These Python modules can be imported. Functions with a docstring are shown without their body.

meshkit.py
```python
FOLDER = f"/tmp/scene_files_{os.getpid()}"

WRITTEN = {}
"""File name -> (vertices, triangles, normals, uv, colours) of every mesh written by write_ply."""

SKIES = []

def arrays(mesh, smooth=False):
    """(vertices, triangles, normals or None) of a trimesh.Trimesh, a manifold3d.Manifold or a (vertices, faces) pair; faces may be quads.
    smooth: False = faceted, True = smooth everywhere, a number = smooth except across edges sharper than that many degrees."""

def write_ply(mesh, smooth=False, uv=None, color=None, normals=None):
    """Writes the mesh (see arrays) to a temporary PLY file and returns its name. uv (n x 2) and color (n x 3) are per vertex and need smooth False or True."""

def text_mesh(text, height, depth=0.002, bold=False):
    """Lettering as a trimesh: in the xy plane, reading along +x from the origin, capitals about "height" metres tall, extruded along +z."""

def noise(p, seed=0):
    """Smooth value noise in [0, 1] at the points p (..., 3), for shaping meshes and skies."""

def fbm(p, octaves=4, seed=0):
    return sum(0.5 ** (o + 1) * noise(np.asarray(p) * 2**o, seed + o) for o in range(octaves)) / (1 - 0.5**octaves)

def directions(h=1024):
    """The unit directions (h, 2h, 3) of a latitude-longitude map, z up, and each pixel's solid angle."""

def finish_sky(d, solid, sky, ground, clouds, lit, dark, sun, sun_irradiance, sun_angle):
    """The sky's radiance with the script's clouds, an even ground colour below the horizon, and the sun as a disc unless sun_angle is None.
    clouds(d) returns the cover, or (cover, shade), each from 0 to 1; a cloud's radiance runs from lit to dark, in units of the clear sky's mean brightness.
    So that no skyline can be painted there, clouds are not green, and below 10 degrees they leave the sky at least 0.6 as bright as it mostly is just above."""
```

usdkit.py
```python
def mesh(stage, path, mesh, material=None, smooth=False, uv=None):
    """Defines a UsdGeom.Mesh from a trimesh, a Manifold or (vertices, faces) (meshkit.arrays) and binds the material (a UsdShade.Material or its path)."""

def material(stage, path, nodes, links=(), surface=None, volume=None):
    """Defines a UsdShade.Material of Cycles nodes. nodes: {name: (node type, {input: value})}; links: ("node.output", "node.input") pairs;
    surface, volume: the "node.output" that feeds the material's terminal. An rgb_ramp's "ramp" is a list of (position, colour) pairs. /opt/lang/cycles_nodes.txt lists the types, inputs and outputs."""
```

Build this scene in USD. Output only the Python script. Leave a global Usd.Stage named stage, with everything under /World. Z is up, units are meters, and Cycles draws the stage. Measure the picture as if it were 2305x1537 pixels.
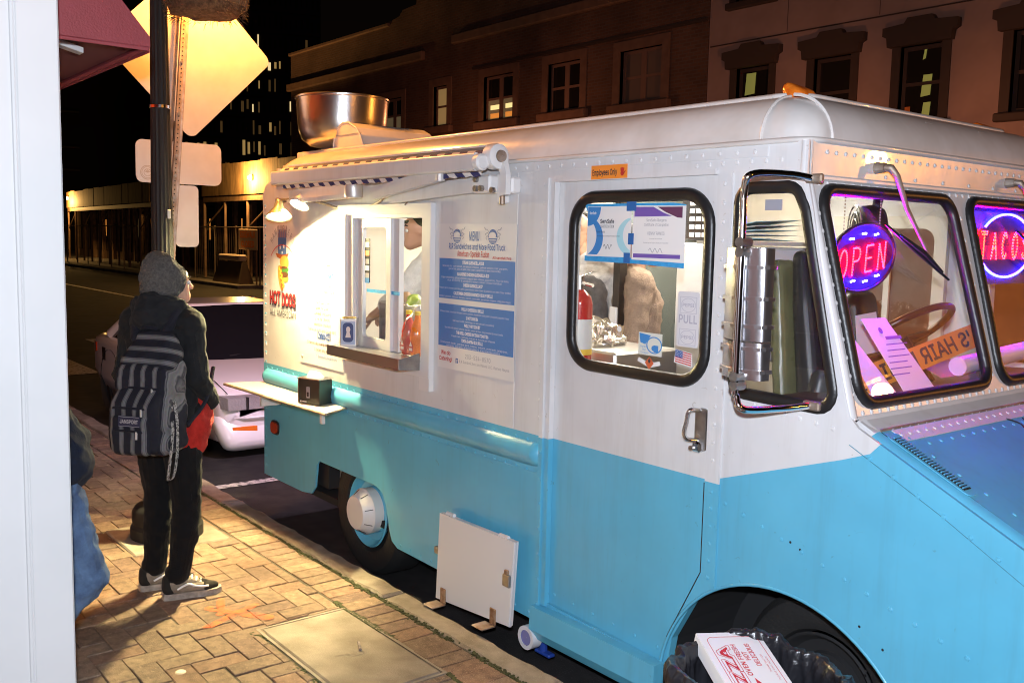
import math, random, glob
import numpy as np, trimesh, manifold3d as m3
from shapely.geometry import Polygon, box as sbox, Point, LineString
from shapely import affinity, union_all
from shapely.ops import unary_union
from pxr import Usd, UsdGeom, UsdLux, UsdShade, Gf, Sdf
import usdkit, meshkit

PI = math.pi
rng = random.Random(7)
nrg = np.random.default_rng(7)
stage = Usd.Stage.CreateInMemory()
UsdGeom.SetStageUpAxis(stage, UsdGeom.Tokens.z)
UsdGeom.SetStageMetersPerUnit(stage, 1.0)
UsdGeom.Xform.Define(stage, '/World')
UsdGeom.Scope.Define(stage, '/World/Looks')

# ------------------------------------------------------------------ camera
cam = UsdGeom.Camera.Define(stage, '/World/camera')
right = (0.62215, 0.7826, 0.021635)
down = (0.096531, -0.049258, -0.99411)
fwd = (-0.776924, 0.620575, -0.106191)
CAM = np.array([0, 0, 1.75])
cam.AddTransformOp().Set(Gf.Matrix4d(*right, 0, *[-v for v in down], 0, *[-v for v in fwd], 0, *CAM.tolist(), 1))
cam.CreateHorizontalApertureAttr(36.0)
cam.CreateVerticalApertureAttr(24.0)
cam.CreateFocalLengthAttr(33.75)
cam.CreateFStopAttr(0.0)
cam.CreateClippingRangeAttr(Gf.Vec2f(0.05, 2000))
cam.CreateExposureAttr(0.0)

# ------------------------------------------------------------------ night sky, moon
SUN_EL, SUN_ROT = 0.9, 2.4
sk = usdkit.material(stage, '/World/Looks/night_sky', {
    's': ('sky_texture', {'sky_type': 'single_scattering', 'sun_disc': False, 'sun_elevation': SUN_EL, 'sun_rotation': SUN_ROT}),
    't': ('mix', {'mix_type': 'multiply', 'fac': 1.0, 'color2': (1.0, 0.42, 0.2)}),
    'b': ('background_shader', {'strength': 0.00075})},
    [('s.color', 't.color1'), ('t.color', 'b.color')], surface='b.background')
dome = UsdLux.DomeLight.Define(stage, '/World/sky')
dome.GetPrim().SetCustomDataByKey('kind', 'structure')
UsdShade.MaterialBindingAPI.Apply(dome.GetPrim()).Bind(sk)
moon = UsdLux.DistantLight.Define(stage, '/World/moon')
moon.CreateNormalizeAttr(True)
moon.CreateIntensityAttr(0.002)
moon.CreateAngleAttr(0.5)
moon.CreateColorAttr(Gf.Vec3f(1, 0.93, 0.85))
d_sun = np.array([math.sin(SUN_ROT) * math.cos(SUN_EL), math.cos(SUN_ROT) * math.cos(SUN_EL), math.sin(SUN_EL)])

def look(o, d, up=(0, 0, 1)):
    """matrix that puts an object at o with its -z along d"""
    z = -np.asarray(d, float); z /= np.linalg.norm(z)
    x = np.cross(up, z)
    if np.linalg.norm(x) < 1e-6: x = np.array([1.0, 0, 0])
    x /= np.linalg.norm(x); y = np.cross(z, x)
    return Gf.Matrix4d(*map(float, x), 0, *map(float, y), 0, *map(float, z), 0, *map(float, o), 1)
moon.AddTransformOp().Set(look((0, 0, 0), -d_sun))

LP = '/World/lights'
UsdGeom.Scope.Define(stage, LP)
def light(kind, name, o, watts, color, d=None, **kw):
    L = getattr(UsdLux, kind).Define(stage, LP + '/' + name)
    L.CreateIntensityAttr(float(watts)); L.CreateNormalizeAttr(True); L.CreateColorAttr(Gf.Vec3f(*color))
    for k, v in kw.items(): getattr(L, 'Create' + k + 'Attr')(v)
    L.AddTransformOp().Set(look(o, d if d is not None else (0, 0, -1)))
    return L
SODIUM = (1.0, 0.36, 0.055)
FAR = (1.0, .36, .14)
WARM = (1.0, 0.83, 0.40)
# the photographer's flash, just above the lens
light('SphereLight', 'camera_flash', (0.02, -0.03, 1.93), 165, (0.90, 0.975, 1.11), Radius=0.03)
# the lit lamps of the street, with one added light at the truck rear
light('SphereLight', 'near_street_lamp', (-5.60, 2.33, 3.38), 82, SODIUM, Radius=0.09)
light('SphereLight', 'far_street_lamp', (4.9, 14.1, 3.12), 190, SODIUM, Radius=0.16)
light('SphereLight', 'near_street_lamp_001', (4.4, 2.1, 3.5), 40, SODIUM, Radius=0.12)
light('SphereLight', 'far_street_lamp_001', (-20.0, 13.1, 3.6), 52, FAR, Radius=0.12)
light('SphereLight', 'far_street_lamp_002', (-9.0, 13.1, 3.1), 50, FAR, Radius=0.12)
light('RectLight', 'added_rear_light', (-5.90, 3.5, 1.75), 22, (1.0, .74, .98), d=(-1, 0, -.25), Width=0.6, Height=0.25)  # added unseen light at the truck rear, tints the parked car; no sign there
light('SphereLight', 'shed_lamp', (-32.2, 13.55, 3.6), 230, (1, .55, .16), Radius=0.1)
light('SphereLight', 'shed_lamp_001', (-61.0, 14.7, 3.35), 220, (1, .55, .16), Radius=0.1)
fl_l = light('SphereLight', 'flood_lamp', (-5.10, 2.490, 1.905), 240, WARM, d=(0.2, -0.5, -0.84), Radius=0.04)
sh_ = UsdLux.ShapingAPI.Apply(fl_l.GetPrim()); sh_.CreateShapingConeAngleAttr(38.0); sh_.CreateShapingConeSoftnessAttr(0.6)
light('DiskLight', 'bell_lamp', (-5.165, 2.40, 1.838), 75, WARM, d=(0.30, -0.16, -0.92), Radius=0.05)
light('RectLight', 'truck_ceiling_lamp', (-4.3, 3.75, 2.14), 24, (1.0, 0.93, 0.78), Width=0.9, Height=0.25)
light('RectLight', 'truck_ceiling_lamp_001', (-3.2, 3.75, 2.14), 8, (1.0, 0.93, 0.78), Width=0.7, Height=0.2)

# ------------------------------------------------------------------ scene tree helpers
used, base_of = {}, {}
def _path(parent, name):
    key = parent + '/' + name
    n = used.get(key, 0); used[key] = n + 1
    return key if n == 0 else '%s_%03d' % (key, n)
def mark(prim, label=None, cat=None, group=None, kind=None):
    for k, v in (('label', label), ('category', cat), ('group', group), ('kind', kind)):
        if v: prim.SetCustomDataByKey(k, v)
def thing(name, label=None, cat=None, base=(0, 0, 0), group=None, kind=None):
    p = _path('/World', name)
    x = UsdGeom.Xform.Define(stage, p); x.AddTranslateOp().Set(Gf.Vec3d(*map(float, base)))
    base_of[p] = np.asarray(base, float)
    mark(x.GetPrim(), label, cat, group, kind)
    return p
def obj(name, mesh, mat, parent='/World', smooth=False, label=None, cat=None, group=None, kind=None):
    """one Mesh prim; its vertices are given in world coordinates"""
    if isinstance(mesh, (list, tuple)) and len(mesh) and isinstance(mesh[0], trimesh.Trimesh): mesh = cat_(mesh)
    p = _path(parent, name)
    b = base_of.get(parent, np.zeros(3))
    if hasattr(mesh, 'to_mesh'): mesh = man2tri(mesh)
    mesh = mesh.copy(); mesh.vertices = np.asarray(mesh.vertices) - b
    m = usdkit.mesh(stage, p, mesh, mat, smooth=smooth)
    base_of[p] = b
    mark(m.GetPrim(), label, cat, group, kind)
    return p
def copy_thing(src, name, loc, label, cat=None, group=None, rot=0):
    p = _path('/World', name)
    x = UsdGeom.Xform.Define(stage, p); x.AddTranslateOp().Set(Gf.Vec3d(*map(float, loc)))
    if rot: x.AddRotateZOp().Set(rot)
    x.GetPrim().GetReferences().AddInternalReference(src); x.GetPrim().SetInstanceable(True)
    mark(x.GetPrim(), label, cat, group)
    return p

# ------------------------------------------------------------------ materials
def mat(name, col, rough=0.5, metal=0.0, var=0.0, vscale=6.0, bump=0.0, bscale=40.0, emit=0.0, ecol=None, spec=0.5, coat=0.0, sheen=0.0, col2=None, lo=.35, hi=.65, detail=4.0, alpha=None, trans=0.0, ior=1.5, dirt=0.0):
    n = {'p': ('principled_bsdf', {'base_color': col, 'roughness': rough, 'metallic': metal, 'specular_ior_level': spec, 'coat_weight': coat, 'sheen_weight': sheen, 'ior': ior, 'transmission_weight': trans})}
    l = []
    if var or col2 is not None:
        c2 = col2 if col2 is not None else tuple(c * (1 - var) for c in col)
        n['tc'] = ('texture_coordinate', {}); n['n'] = ('noise_texture', {'scale': vscale, 'detail': detail, 'roughness': .6})
        n['r'] = ('rgb_ramp', {'ramp': [(lo, c2), (hi, col)]})
        l += [('tc.object', 'n.vector'), ('n.fac', 'r.fac'), ('r.color', 'p.base_color')]
    if bump:
        n['tb'] = ('texture_coordinate', {}); n['nb'] = ('noise_texture', {'scale': bscale, 'detail': 3.0})
        n['b'] = ('bump', {'strength': bump, 'distance': 0.01})
        l += [('tb.object', 'nb.vector'), ('nb.fac', 'b.height'), ('b.normal', 'p.normal')]
    if emit:
        n['p'][1].update(emission_color=ecol or col, emission_strength=emit)
    if alpha is not None: n['p'][1]['alpha'] = alpha
    return usdkit.material(stage, '/World/Looks/' + name, n, l, surface='p.BSDF')
def glass(name, tint=(1, 1, 1), rough=0.0, ior=1.5):
    return usdkit.material(stage, '/World/Looks/' + name, {
        'bk': ('geometry', {}), 'io': ('mix_float', {'a': ior, 'b': 1 / ior}), 'f': ('fresnel', {'IOR': ior}), 't': ('transparent_bsdf', {'color': tint}), 'g': ('glossy_bsdf', {'color': (1, 1, 1), 'roughness': rough}),
        'm': ('mix_closure', {})}, [('bk.backfacing', 'io.fac'), ('io.result', 'f.IOR'), ('f.fac', 'm.fac'), ('t.BSDF', 'm.closure1'), ('g.BSDF', 'm.closure2')], surface='m.closure')
M = {}
def old_paint(name, c, grime, rough=.33, coat=.25):
    """brushed-on vehicle paint: patchy tone, faint runs of road dirt, wavy sheet metal"""
    return usdkit.material(stage, '/World/Looks/' + name, {
        'tc': ('texture_coordinate', {}), 'n1': ('noise_texture', {'scale': 2.4, 'detail': 8.0, 'roughness': .6}), 'r1': ('rgb_ramp', {'ramp': [(.3, tuple(v * .88 for v in c)), (.62, c)]}),
        'm': ('mapping', {'scale': (9, 9, .8)}), 'n2': ('noise_texture', {'scale': 1.6, 'detail': 7.0, 'roughness': .7}), 'r2': ('rgb_ramp', {'ramp': [(.50, (0, 0, 0)), (.80, (.30, .30, .30))]}),
        'n5': ('noise_texture', {'scale': 34.0, 'detail': 3.0, 'distortion': 1.2}), 'r5': ('rgb_ramp', {'ramp': [(.70, (0, 0, 0)), (.76, (.5, .5, .5))]}), 'ad': ('mix', {'mix_type': 'lighten', 'fac': 1.0}),
        'mx': ('mix', {'color2': grime}), 'n3': ('noise_texture', {'scale': 3.2, 'detail': 1.0}), 'n4': ('noise_texture', {'scale': 60.0, 'detail': 3.0}), 'b1': ('bump', {'strength': .5, 'distance': .010}), 'b2': ('bump', {'strength': .06, 'distance': .004}),
        'p': ('principled_bsdf', {'roughness': rough, 'coat_weight': coat, 'coat_roughness': .12})},
        [('tc.object', 'n1.vector'), ('tc.object', 'm.vector'), ('m.vector', 'n2.vector'), ('tc.object', 'n5.vector'), ('n1.fac', 'r1.fac'), ('n2.fac', 'r2.fac'), ('n5.fac', 'r5.fac'), ('r2.color', 'ad.color1'), ('r5.color', 'ad.color2'), ('ad.color', 'mx.fac'), ('r1.color', 'mx.color1'), ('mx.color', 'p.base_color'),
         ('tc.object', 'n3.vector'), ('tc.object', 'n4.vector'), ('n3.fac', 'b1.height'), ('n4.fac', 'b2.height'), ('b1.normal', 'b2.normal'), ('b2.normal', 'p.normal')], surface='p.BSDF')
M['white'] = old_paint('white_paint', (.70, .70, .705), (.42, .36, .30))
M['blue'] = old_paint('blue_paint', (.112, .465, .67), (.085, .23, .30), .36, .2)
M['white_plain'] = mat('white_enamel', (.72, .71, .70), .4)
M['roof'] = mat('roof_white_paint', (.70, .68, .66), .24, bump=.10, bscale=9, coat=.4, col2=(.60, .56, .52), vscale=4)
M['rubber'] = mat('black_rubber', (.012, .012, .013), .38, bump=.1, bscale=60)
M['tyre'] = mat('tyre_rubber', (.012, .012, .012), .75, bump=.3, bscale=80)
M['dark'] = mat('dark_underbody', (.012, .012, .013), .85)
M['chrome'] = mat('chrome', (.80, .80, .82), .12, 1.0, bump=.02, bscale=30)
M['steel'] = mat('brushed_steel', (.60, .58, .56), .26, 1.0, bump=.05, bscale=60)
M['steel_dull'] = mat('dull_steel', (.48, .47, .45), .45, 1.0, col2=(.30, .28, .27), vscale=9, bump=.08)
M['galv'] = mat('galvanised_steel', (.46, .40, .35), .55, .7, col2=(.30, .22, .16), vscale=14, bump=.15)
M['alu_sign'] = mat('bare_aluminium', (.74, .72, .70), .42, .55, bump=.03, bscale=6, col2=(.66, .63, .60), vscale=5)
M['glass'] = glass('window_glass')
M['glass_dark'] = mat('dark_window_glass', (.01, .01, .013), .05, spec=.6)
M['print_blue'] = mat('print_blue', (.055, .12, .34), .5)
M['panel_blue'] = mat('print_panel_blue', (.07, .22, .55), .42, col2=(.06, .19, .48), vscale=300)
M['print_red'] = mat('print_red', (.48, .03, .03), .5)
M['print_orange'] = mat('print_orange_red', (.62, .13, .05), .5)
M['print_dark'] = mat('print_dark', (.03, .03, .045), .5)
M['print_white'] = mat('print_white', (.8, .8, .8), .5)
M['print_grey'] = mat('print_grey', (.32, .32, .36), .5)
M['paper'] = mat('white_paper', (.78, .77, .76), .7)
M['sheet'] = mat('sign_sheet', (.70, .685, .675), .45)
M['tape'] = mat('blue_tape', (.03, .28, .62), .55, col2=(.04, .36, .72), vscale=60)
M['tape_dark'] = mat('dark_blue_tape', (.015, .12, .38), .6)
M['purple'] = mat('print_purple', (.16, .09, .40), .5)
M['plum'] = mat('print_plum', (.12, .035, .10), .5)
M['cyan_print'] = mat('print_light_cyan', (.38, .66, .74), .5)
M['mid_blue'] = mat('print_mid_blue', (.05, .24, .58), .5)
M['yellow'] = mat('print_yellow', (.75, .48, .05), .5)
M['sticker_orange'] = mat('sticker_orange', (.85, .28, .04), .45)
M['green'] = mat('leaf_green', (.06, .22, .04), .5)
M['brown'] = mat('patty_brown', (.12, .045, .02), .5)
M['bun'] = mat('bun_orange', (.72, .30, .06), .5)
M['black'] = mat('black_plastic', (.013, .013, .014), .4)
M['black_matt'] = mat('black_matt', (.012, .012, .013), .8)
M['amber'] = mat('amber_lens', (.85, .22, .02), .2, col2=(.6, .12, .01), vscale=30)
M['red_lens'] = mat('red_lens', (.35, .04, .01), .2)
M['lamp_glass'] = mat('headlight_glass', (.26, .25, .245), .12, bump=.6, bscale=45, coat=.8)
M['orange'] = mat('orange_reflector', (.75, .17, .02), .3)

def streaked(name, base, dark, rough, vs=(2, 2, 30), bump=.15, metal=0.0):
    return usdkit.material(stage, '/World/Looks/' + name, {
        'tc': ('texture_coordinate', {}), 'm': ('mapping', {'scale': vs}), 'n': ('noise_texture', {'scale': 1.0, 'detail': 6.0, 'roughness': .65}),
        'r': ('rgb_ramp', {'ramp': [(.32, dark), (.62, base)]}), 'b': ('bump', {'strength': bump, 'distance': .01}),
        'p': ('principled_bsdf', {'roughness': rough, 'metallic': metal})},
        [('tc.object', 'm.vector'), ('m.vector', 'n.vector'), ('n.fac', 'r.fac'), ('r.color', 'p.base_color'), ('n.fac', 'b.height'), ('b.normal', 'p.normal')], surface='p.BSDF')

# ------------------------------------------------------------------ mesh helpers
def cat_(ms): return trimesh.util.concatenate([m for m in ms if m is not None and len(m.faces)])
def man2tri(m):
    q = m.to_mesh(); return trimesh.Trimesh(np.asarray(q.vert_properties)[:, :3], np.asarray(q.tri_verts), process=False)
def box(x0, x1, y0, y1, z0, z1, bev=0.0):
    x0, x1 = min(x0, x1), max(x0, x1); y0, y1 = min(y0, y1), max(y0, y1); z0, z1 = min(z0, z1), max(z0, z1)
    if bev <= 0:
        b = trimesh.creation.box((x1 - x0, y1 - y0, z1 - z0)); b.apply_translation(((x0 + x1) / 2, (y0 + y1) / 2, (z0 + z1) / 2)); return b
    bev = min(bev, (x1 - x0) * .45, (y1 - y0) * .45, (z1 - z0) * .45)
    P = []
    for sx in (0, 1):
        for sy in (0, 1):
            for sz in (0, 1):
                X, Y, Z = (x0, x1)[sx], (y0, y1)[sy], (z0, z1)[sz]
                ix, iy, iz = (bev, -bev)[sx], (bev, -bev)[sy], (bev, -bev)[sz]
                P += [(X, Y + iy, Z + iz), (X + ix, Y, Z + iz), (X + ix, Y + iy, Z)]
    return trimesh.convex.convex_hull(np.array(P))
def unit(v):
    v = np.asarray(v, float); return v / (np.linalg.norm(v) + 1e-12)
def tube(pts, r, sides=10, cap=True, closed=False):
    p = np.asarray(pts, float); n = len(p); r = np.broadcast_to(np.asarray(r, float), (n,))
    t = np.gradient(p, axis=0)
    if closed: t = np.roll(p, -1, 0) - np.roll(p, 1, 0)
    t /= np.linalg.norm(t, axis=1, keepdims=True) + 1e-12
    a = np.zeros_like(p); ref = np.array([0, 0, 1.0]) if abs(t[0, 2]) < .9 else np.array([1.0, 0, 0])
    a[0] = unit(np.cross(t[0], ref))
    for i in range(1, n):
        v = a[i - 1] - t[i] * np.dot(a[i - 1], t[i]); a[i] = unit(v)
    b = np.cross(t, a); ang = np.arange(sides) * 2 * PI / sides
    v = p[:, None] + r[:, None, None] * (np.cos(ang)[None, :, None] * a[:, None] + np.sin(ang)[None, :, None] * b[:, None])
    F = []; last = n if closed else n - 1
    for i in range(last):
        k = (i + 1) % n
        for j in range(sides):
            q = (j + 1) % sides
            F += [(i * sides + j, i * sides + q, k * sides + q), (i * sides + j, k * sides + q, k * sides + j)]
    V = v.reshape(-1, 3)
    if cap and not closed:
        V = np.vstack([V, p[0], p[-1]])
        for j in range(sides):
            q = (j + 1) % sides
            F += [(len(V) - 2, q, j), (len(V) - 1, (n - 1) * sides + j, (n - 1) * sides + q)]
    m = trimesh.Trimesh(V, F, process=False)
    return m
def cyl(p0, p1, r0, r1=None, sides=20):
    return tube([p0, p1], [r0, r0 if r1 is None else r1], sides)
def smooth_path(pts, k=8):
    """Catmull-Rom"""
    p = np.asarray(pts, float); p = np.vstack([2 * p[0] - p[1], p, 2 * p[-1] - p[-2]]); out = []
    for i in range(1, len(p) - 2):
        for s in np.linspace(0, 1, k, endpoint=False):
            a, b, c, d = p[i - 1], p[i], p[i + 1], p[i + 2]
            out.append(.5 * ((2 * b) + (c - a) * s + (2 * a - 5 * b + 4 * c - d) * s * s + (3 * b - a - 3 * c + d) * s ** 3))
    out.append(p[-2]); return np.array(out)
def lathe(prof, o, axis=(0, 0, 1), sides=32):
    """prof: (radius, height along axis) rows"""
    prof = np.asarray(prof, float); z = unit(axis); x = unit(np.cross(z, (0, 0, 1) if abs(z[2]) < .9 else (1, 0, 0))); y = np.cross(z, x)
    ang = np.arange(sides) * 2 * PI / sides
    V = np.asarray(o) + prof[:, None, :1] * (np.cos(ang)[None, :, None] * x + np.sin(ang)[None, :, None] * y) + prof[:, None, 1:] * z
    F = []
    for i in range(len(prof) - 1):
        for j in range(sides):
            q = (j + 1) % sides
            F += [(i * sides + j, i * sides + q, (i + 1) * sides + q), (i * sides + j, (i + 1) * sides + q, (i + 1) * sides + j)]
    m = trimesh.Trimesh(V.reshape(-1, 3), F, process=False)
    return m
def geoms(g): return [q for q in getattr(g, 'geoms', [g]) if q.geom_type == 'Polygon' and q.area > 1e-9]
FS = (np.array([1.0, 0, 0]), np.array([0, 0, 1.0]))          # frame of the truck's side: reads towards +x, faces -y
FX = (np.array([0, 1.0, 0]), np.array([0, 0, 1.0]))          # faces +x
FZ = (np.array([1.0, 0, 0]), np.array([0, 1.0, 0]))          # lies flat
def frame(m, O, X, Y):
    X, Y = unit(X), unit(Y); N = np.cross(X, Y); v = np.asarray(m.vertices)
    return trimesh.Trimesh(np.asarray(O) + v[:, :1] * X + v[:, 1:2] * Y + v[:, 2:3] * N, m.faces, process=False)
def extr(poly, depth, O, X, Y, lift=0.0):
    """extrudes a 2-d polygon by depth along X x Y, from O"""
    ms = [trimesh.creation.extrude_polygon(g, depth, engine='earcut') for g in geoms(poly)]
    return frame(cat_(ms), np.asarray(O, float) + lift * np.cross(unit(X), unit(Y)), X, Y)
def flat(poly, O, X, Y, lift=0.0):
    ms = []
    for g in geoms(poly):
        v, f = trimesh.creation.triangulate_polygon(g, engine='earcut')
        v = np.column_stack([v, np.zeros(len(v))]); f = np.asarray(f)
        c = np.cross(v[f[:, 1]] - v[f[:, 0]], v[f[:, 2]] - v[f[:, 0]])[:, 2]
        f[c < 0] = f[c < 0][:, ::-1]
        ms.append(trimesh.Trimesh(v, f, process=False))
    return frame(cat_(ms), np.asarray(O, float) + lift * np.cross(unit(X), unit(Y)), X, Y)
def side(poly, y0, y1):
    """polygon in (x, z) extruded from y0 to y1"""
    return extr(poly, y1 - y0, (0, y1, 0), *FS)
def rr(x0, y0, x1, y1, r=0.0, seg=5):
    b = sbox(min(x0, x1), min(y0, y1), max(x0, x1), max(y0, y1))
    return b if r <= 0 else b.buffer(-r).buffer(r, quad_segs=seg)
def rpoly(pts, r, seg=5):
    return Polygon(pts).buffer(-r).buffer(r, quad_segs=seg)

_font = {}
def font(size, bold=False, name='Inter'):
    from PIL import ImageFont
    k = (size, bold, name)
    if k not in _font:
        f = ImageFont.truetype(glob.glob('/opt/blender-*/*/datafiles/fonts/%s*.woff2' % name)[0], size)
        _font[k] = f
    return _font[k]
_txt = {}
def tpoly(t, bold=0, size=40):
    """the lettering of t as a polygon whose capitals are 1 high"""
    k = (t, bold, size)
    if k in _txt: return _txt[k]
    from PIL import Image, ImageDraw
    f = font(size); b = f.getbbox(t, anchor='ls', stroke_width=bold); cap = -f.getbbox('H', anchor='ls')[1]
    im = Image.new('L', (b[2] - b[0] + 8, b[3] - b[1] + 8))
    ImageDraw.Draw(im).text((4 - b[0], 4 - b[1]), t, 255, f, anchor='ls', stroke_width=bold)
    on = np.pad(np.asarray(im) > 110, ((0, 0), (1, 1))).astype(np.int8)
    rows, st = np.nonzero(np.diff(on, axis=1) == 1); en = np.nonzero(np.diff(on, axis=1) == -1)[1]
    s = union_all([sbox(a, -r - 1, e, -r) for a, e, r in zip(st, en, rows)])
    if size > 24: s = s.buffer(.6).buffer(-.6).simplify(.55)
    s = affinity.affine_transform(s, [1 / cap, 0, 0, 1 / cap, -4 / cap, (4 - b[1]) / cap])
    _txt[k] = s; return s
def text(t, h, at=(0, 0), align='c', bold=0, sx=1.0, size=40, width=None, slant=0.0):
    p = tpoly(t, bold, size); x0, _, x1, _ = p.bounds
    if width: sx = width / ((x1 - x0) * h)
    p = affinity.affine_transform(p, [h * sx, h * slant, 0, h, 0, 0]); x0, _, x1, _ = p.bounds
    ox = at[0] - ({'c': (x0 + x1) / 2, 'l': x0, 'r': x1}[align])
    return affinity.translate(p, ox, at[1])
def domes(pts, n, r, h=None, sides=6):
    """rivet heads at pts with axis n"""
    h = h or r * .55
    b = lathe([(r, 0), (r * .78, h * .7), (0.0001, h)], (0, 0, 0), n, sides)
    v, f = np.asarray(b.vertices), np.asarray(b.faces); P = np.asarray(pts, float)
    V = (P[:, None] + v[None]).reshape(-1, 3); F = (np.arange(len(P))[:, None, None] * len(v) + f[None]).reshape(-1, 3)
    return trimesh.Trimesh(V, F, process=False)
def line_pts(a, b, step):
    a, b = np.asarray(a, float), np.asarray(b, float); n = max(2, int(round(np.linalg.norm(b - a) / step)) + 1)
    return [a + (b - a) * t for t in np.linspace(0, 1, n)]
def hull_pts(P): return trimesh.convex.convex_hull(np.asarray(P, float))
def sph(c, r, seg=14): return m3.Manifold.sphere(r, seg).translate(tuple(map(float, c)))
def bone(a, ra, b, rb, seg=14): return m3.Manifold.batch_hull([sph(a, ra, seg), sph(b, rb, seg)])
def blob(bones, length=.02, it=12, noise=0.0, nscale=14, seed=0):
    """union of hulls of spheres [[(c, r), ...], ...], refined, smoothed and a little wrinkled"""
    ms = [m3.Manifold.batch_hull([sph(c, r) for c, r in b]) for b in bones]
    m = m3.Manifold.batch_boolean(ms, m3.OpType.Add) if len(ms) > 1 else ms[0]
    t = man2tri(m.refine_to_length(length)); t.merge_vertices()
    trimesh.smoothing.filter_taubin(t, lamb=.5, nu=.52, iterations=it)
    if noise:
        n = t.vertex_normals; d = meshkit.fbm(np.asarray(t.vertices) * nscale, 3, seed) - .5
        t.vertices = np.asarray(t.vertices) + n * (d * noise * 2)[:, None]
    return t
# ================================================================== THE GROUND
def rough_mat(name, c1, c2, speck, scale=60, rough=.85, bump=.4, sscale=260, lo=.35, hi=.65, patch=None):
    n = {'tc': ('texture_coordinate', {}), 'n': ('noise_texture', {'scale': scale, 'detail': 5.0}), 'r': ('rgb_ramp', {'ramp': [(lo, c2), (hi, c1)]}),
         'n2': ('noise_texture', {'scale': sscale, 'detail': 2.0}), 'r2': ('rgb_ramp', {'ramp': [(.60, (0, 0, 0)), (.72, (1, 1, 1))]}),
         'mx': ('mix', {'color2': speck}), 'b': ('bump', {'strength': bump, 'distance': .004}),
         'n3': ('noise_texture', {'scale': 1.7, 'detail': 6.0}), 'r3': ('rgb_ramp', {'ramp': [(.36, (.62, .60, .58)), (.6, (1, 1, 1))]}), 'ml': ('mix', {'mix_type': 'multiply', 'fac': 1.0}),
         'p': ('principled_bsdf', {'roughness': rough, 'specular_ior_level': .35})}
    l = [('tc.object', 'n.vector'), ('tc.object', 'n2.vector'), ('tc.object', 'n3.vector'), ('n.fac', 'r.fac'), ('n2.fac', 'r2.fac'), ('r.color', 'mx.color1'), ('r2.color', 'mx.fac'),
         ('n3.fac', 'r3.fac'), ('mx.color', 'ml.color1'), ('r3.color', 'ml.color2'), ('ml.color', 'p.base_color'), ('n2.fac', 'b.height'), ('b.normal', 'p.normal')]
    return usdkit.material(stage, '/World/Looks/' + name, n, l, surface='p.BSDF')
M['asphalt'] = rough_mat('asphalt', (.030, .028, .028), (.016, .016, .017), (.07, .068, .066), scale=8, sscale=170, bump=.6)
M['brick'] = [rough_mat('paving_brick_%s' % n, c, tuple(v * .62 for v in c), tuple(min(1, v * 1.7 + .05) for v in c), scale=26, bump=.9, sscale=190)
              for n, c in (('red', (.235, .145, .10)), ('brown', (.205, .14, .10)), ('tan', (.26, .18, .125)), ('plum', (.185, .12, .092)))]
M['joint'] = rough_mat('joint_sand', (.085, .07, .05), (.04, .036, .028), (.12, .10, .075), scale=40)
M['moss'] = rough_mat('moss', (.055, .065, .018), (.03, .034, .012), (.09, .08, .03), scale=70, bump=1.0)
M['kerb'] = rough_mat('kerb_stone', (.30, .265, .22), (.20, .17, .135), (.38, .34, .29), scale=9, bump=.5)
M['slab'] = rough_mat('concrete_cover', (.285, .245, .20), (.20, .165, .13), (.36, .32, .27), scale=7, bump=.4)
M['line_white'] = mat('road_paint', (.55, .53, .50), .7, col2=(.10, .10, .10), vscale=22, lo=.38, hi=.5)
M['far_concrete'] = mat('far_pavement', (.17, .15, .13), .9, col2=(.11, .1, .09), vscale=3)

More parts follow.
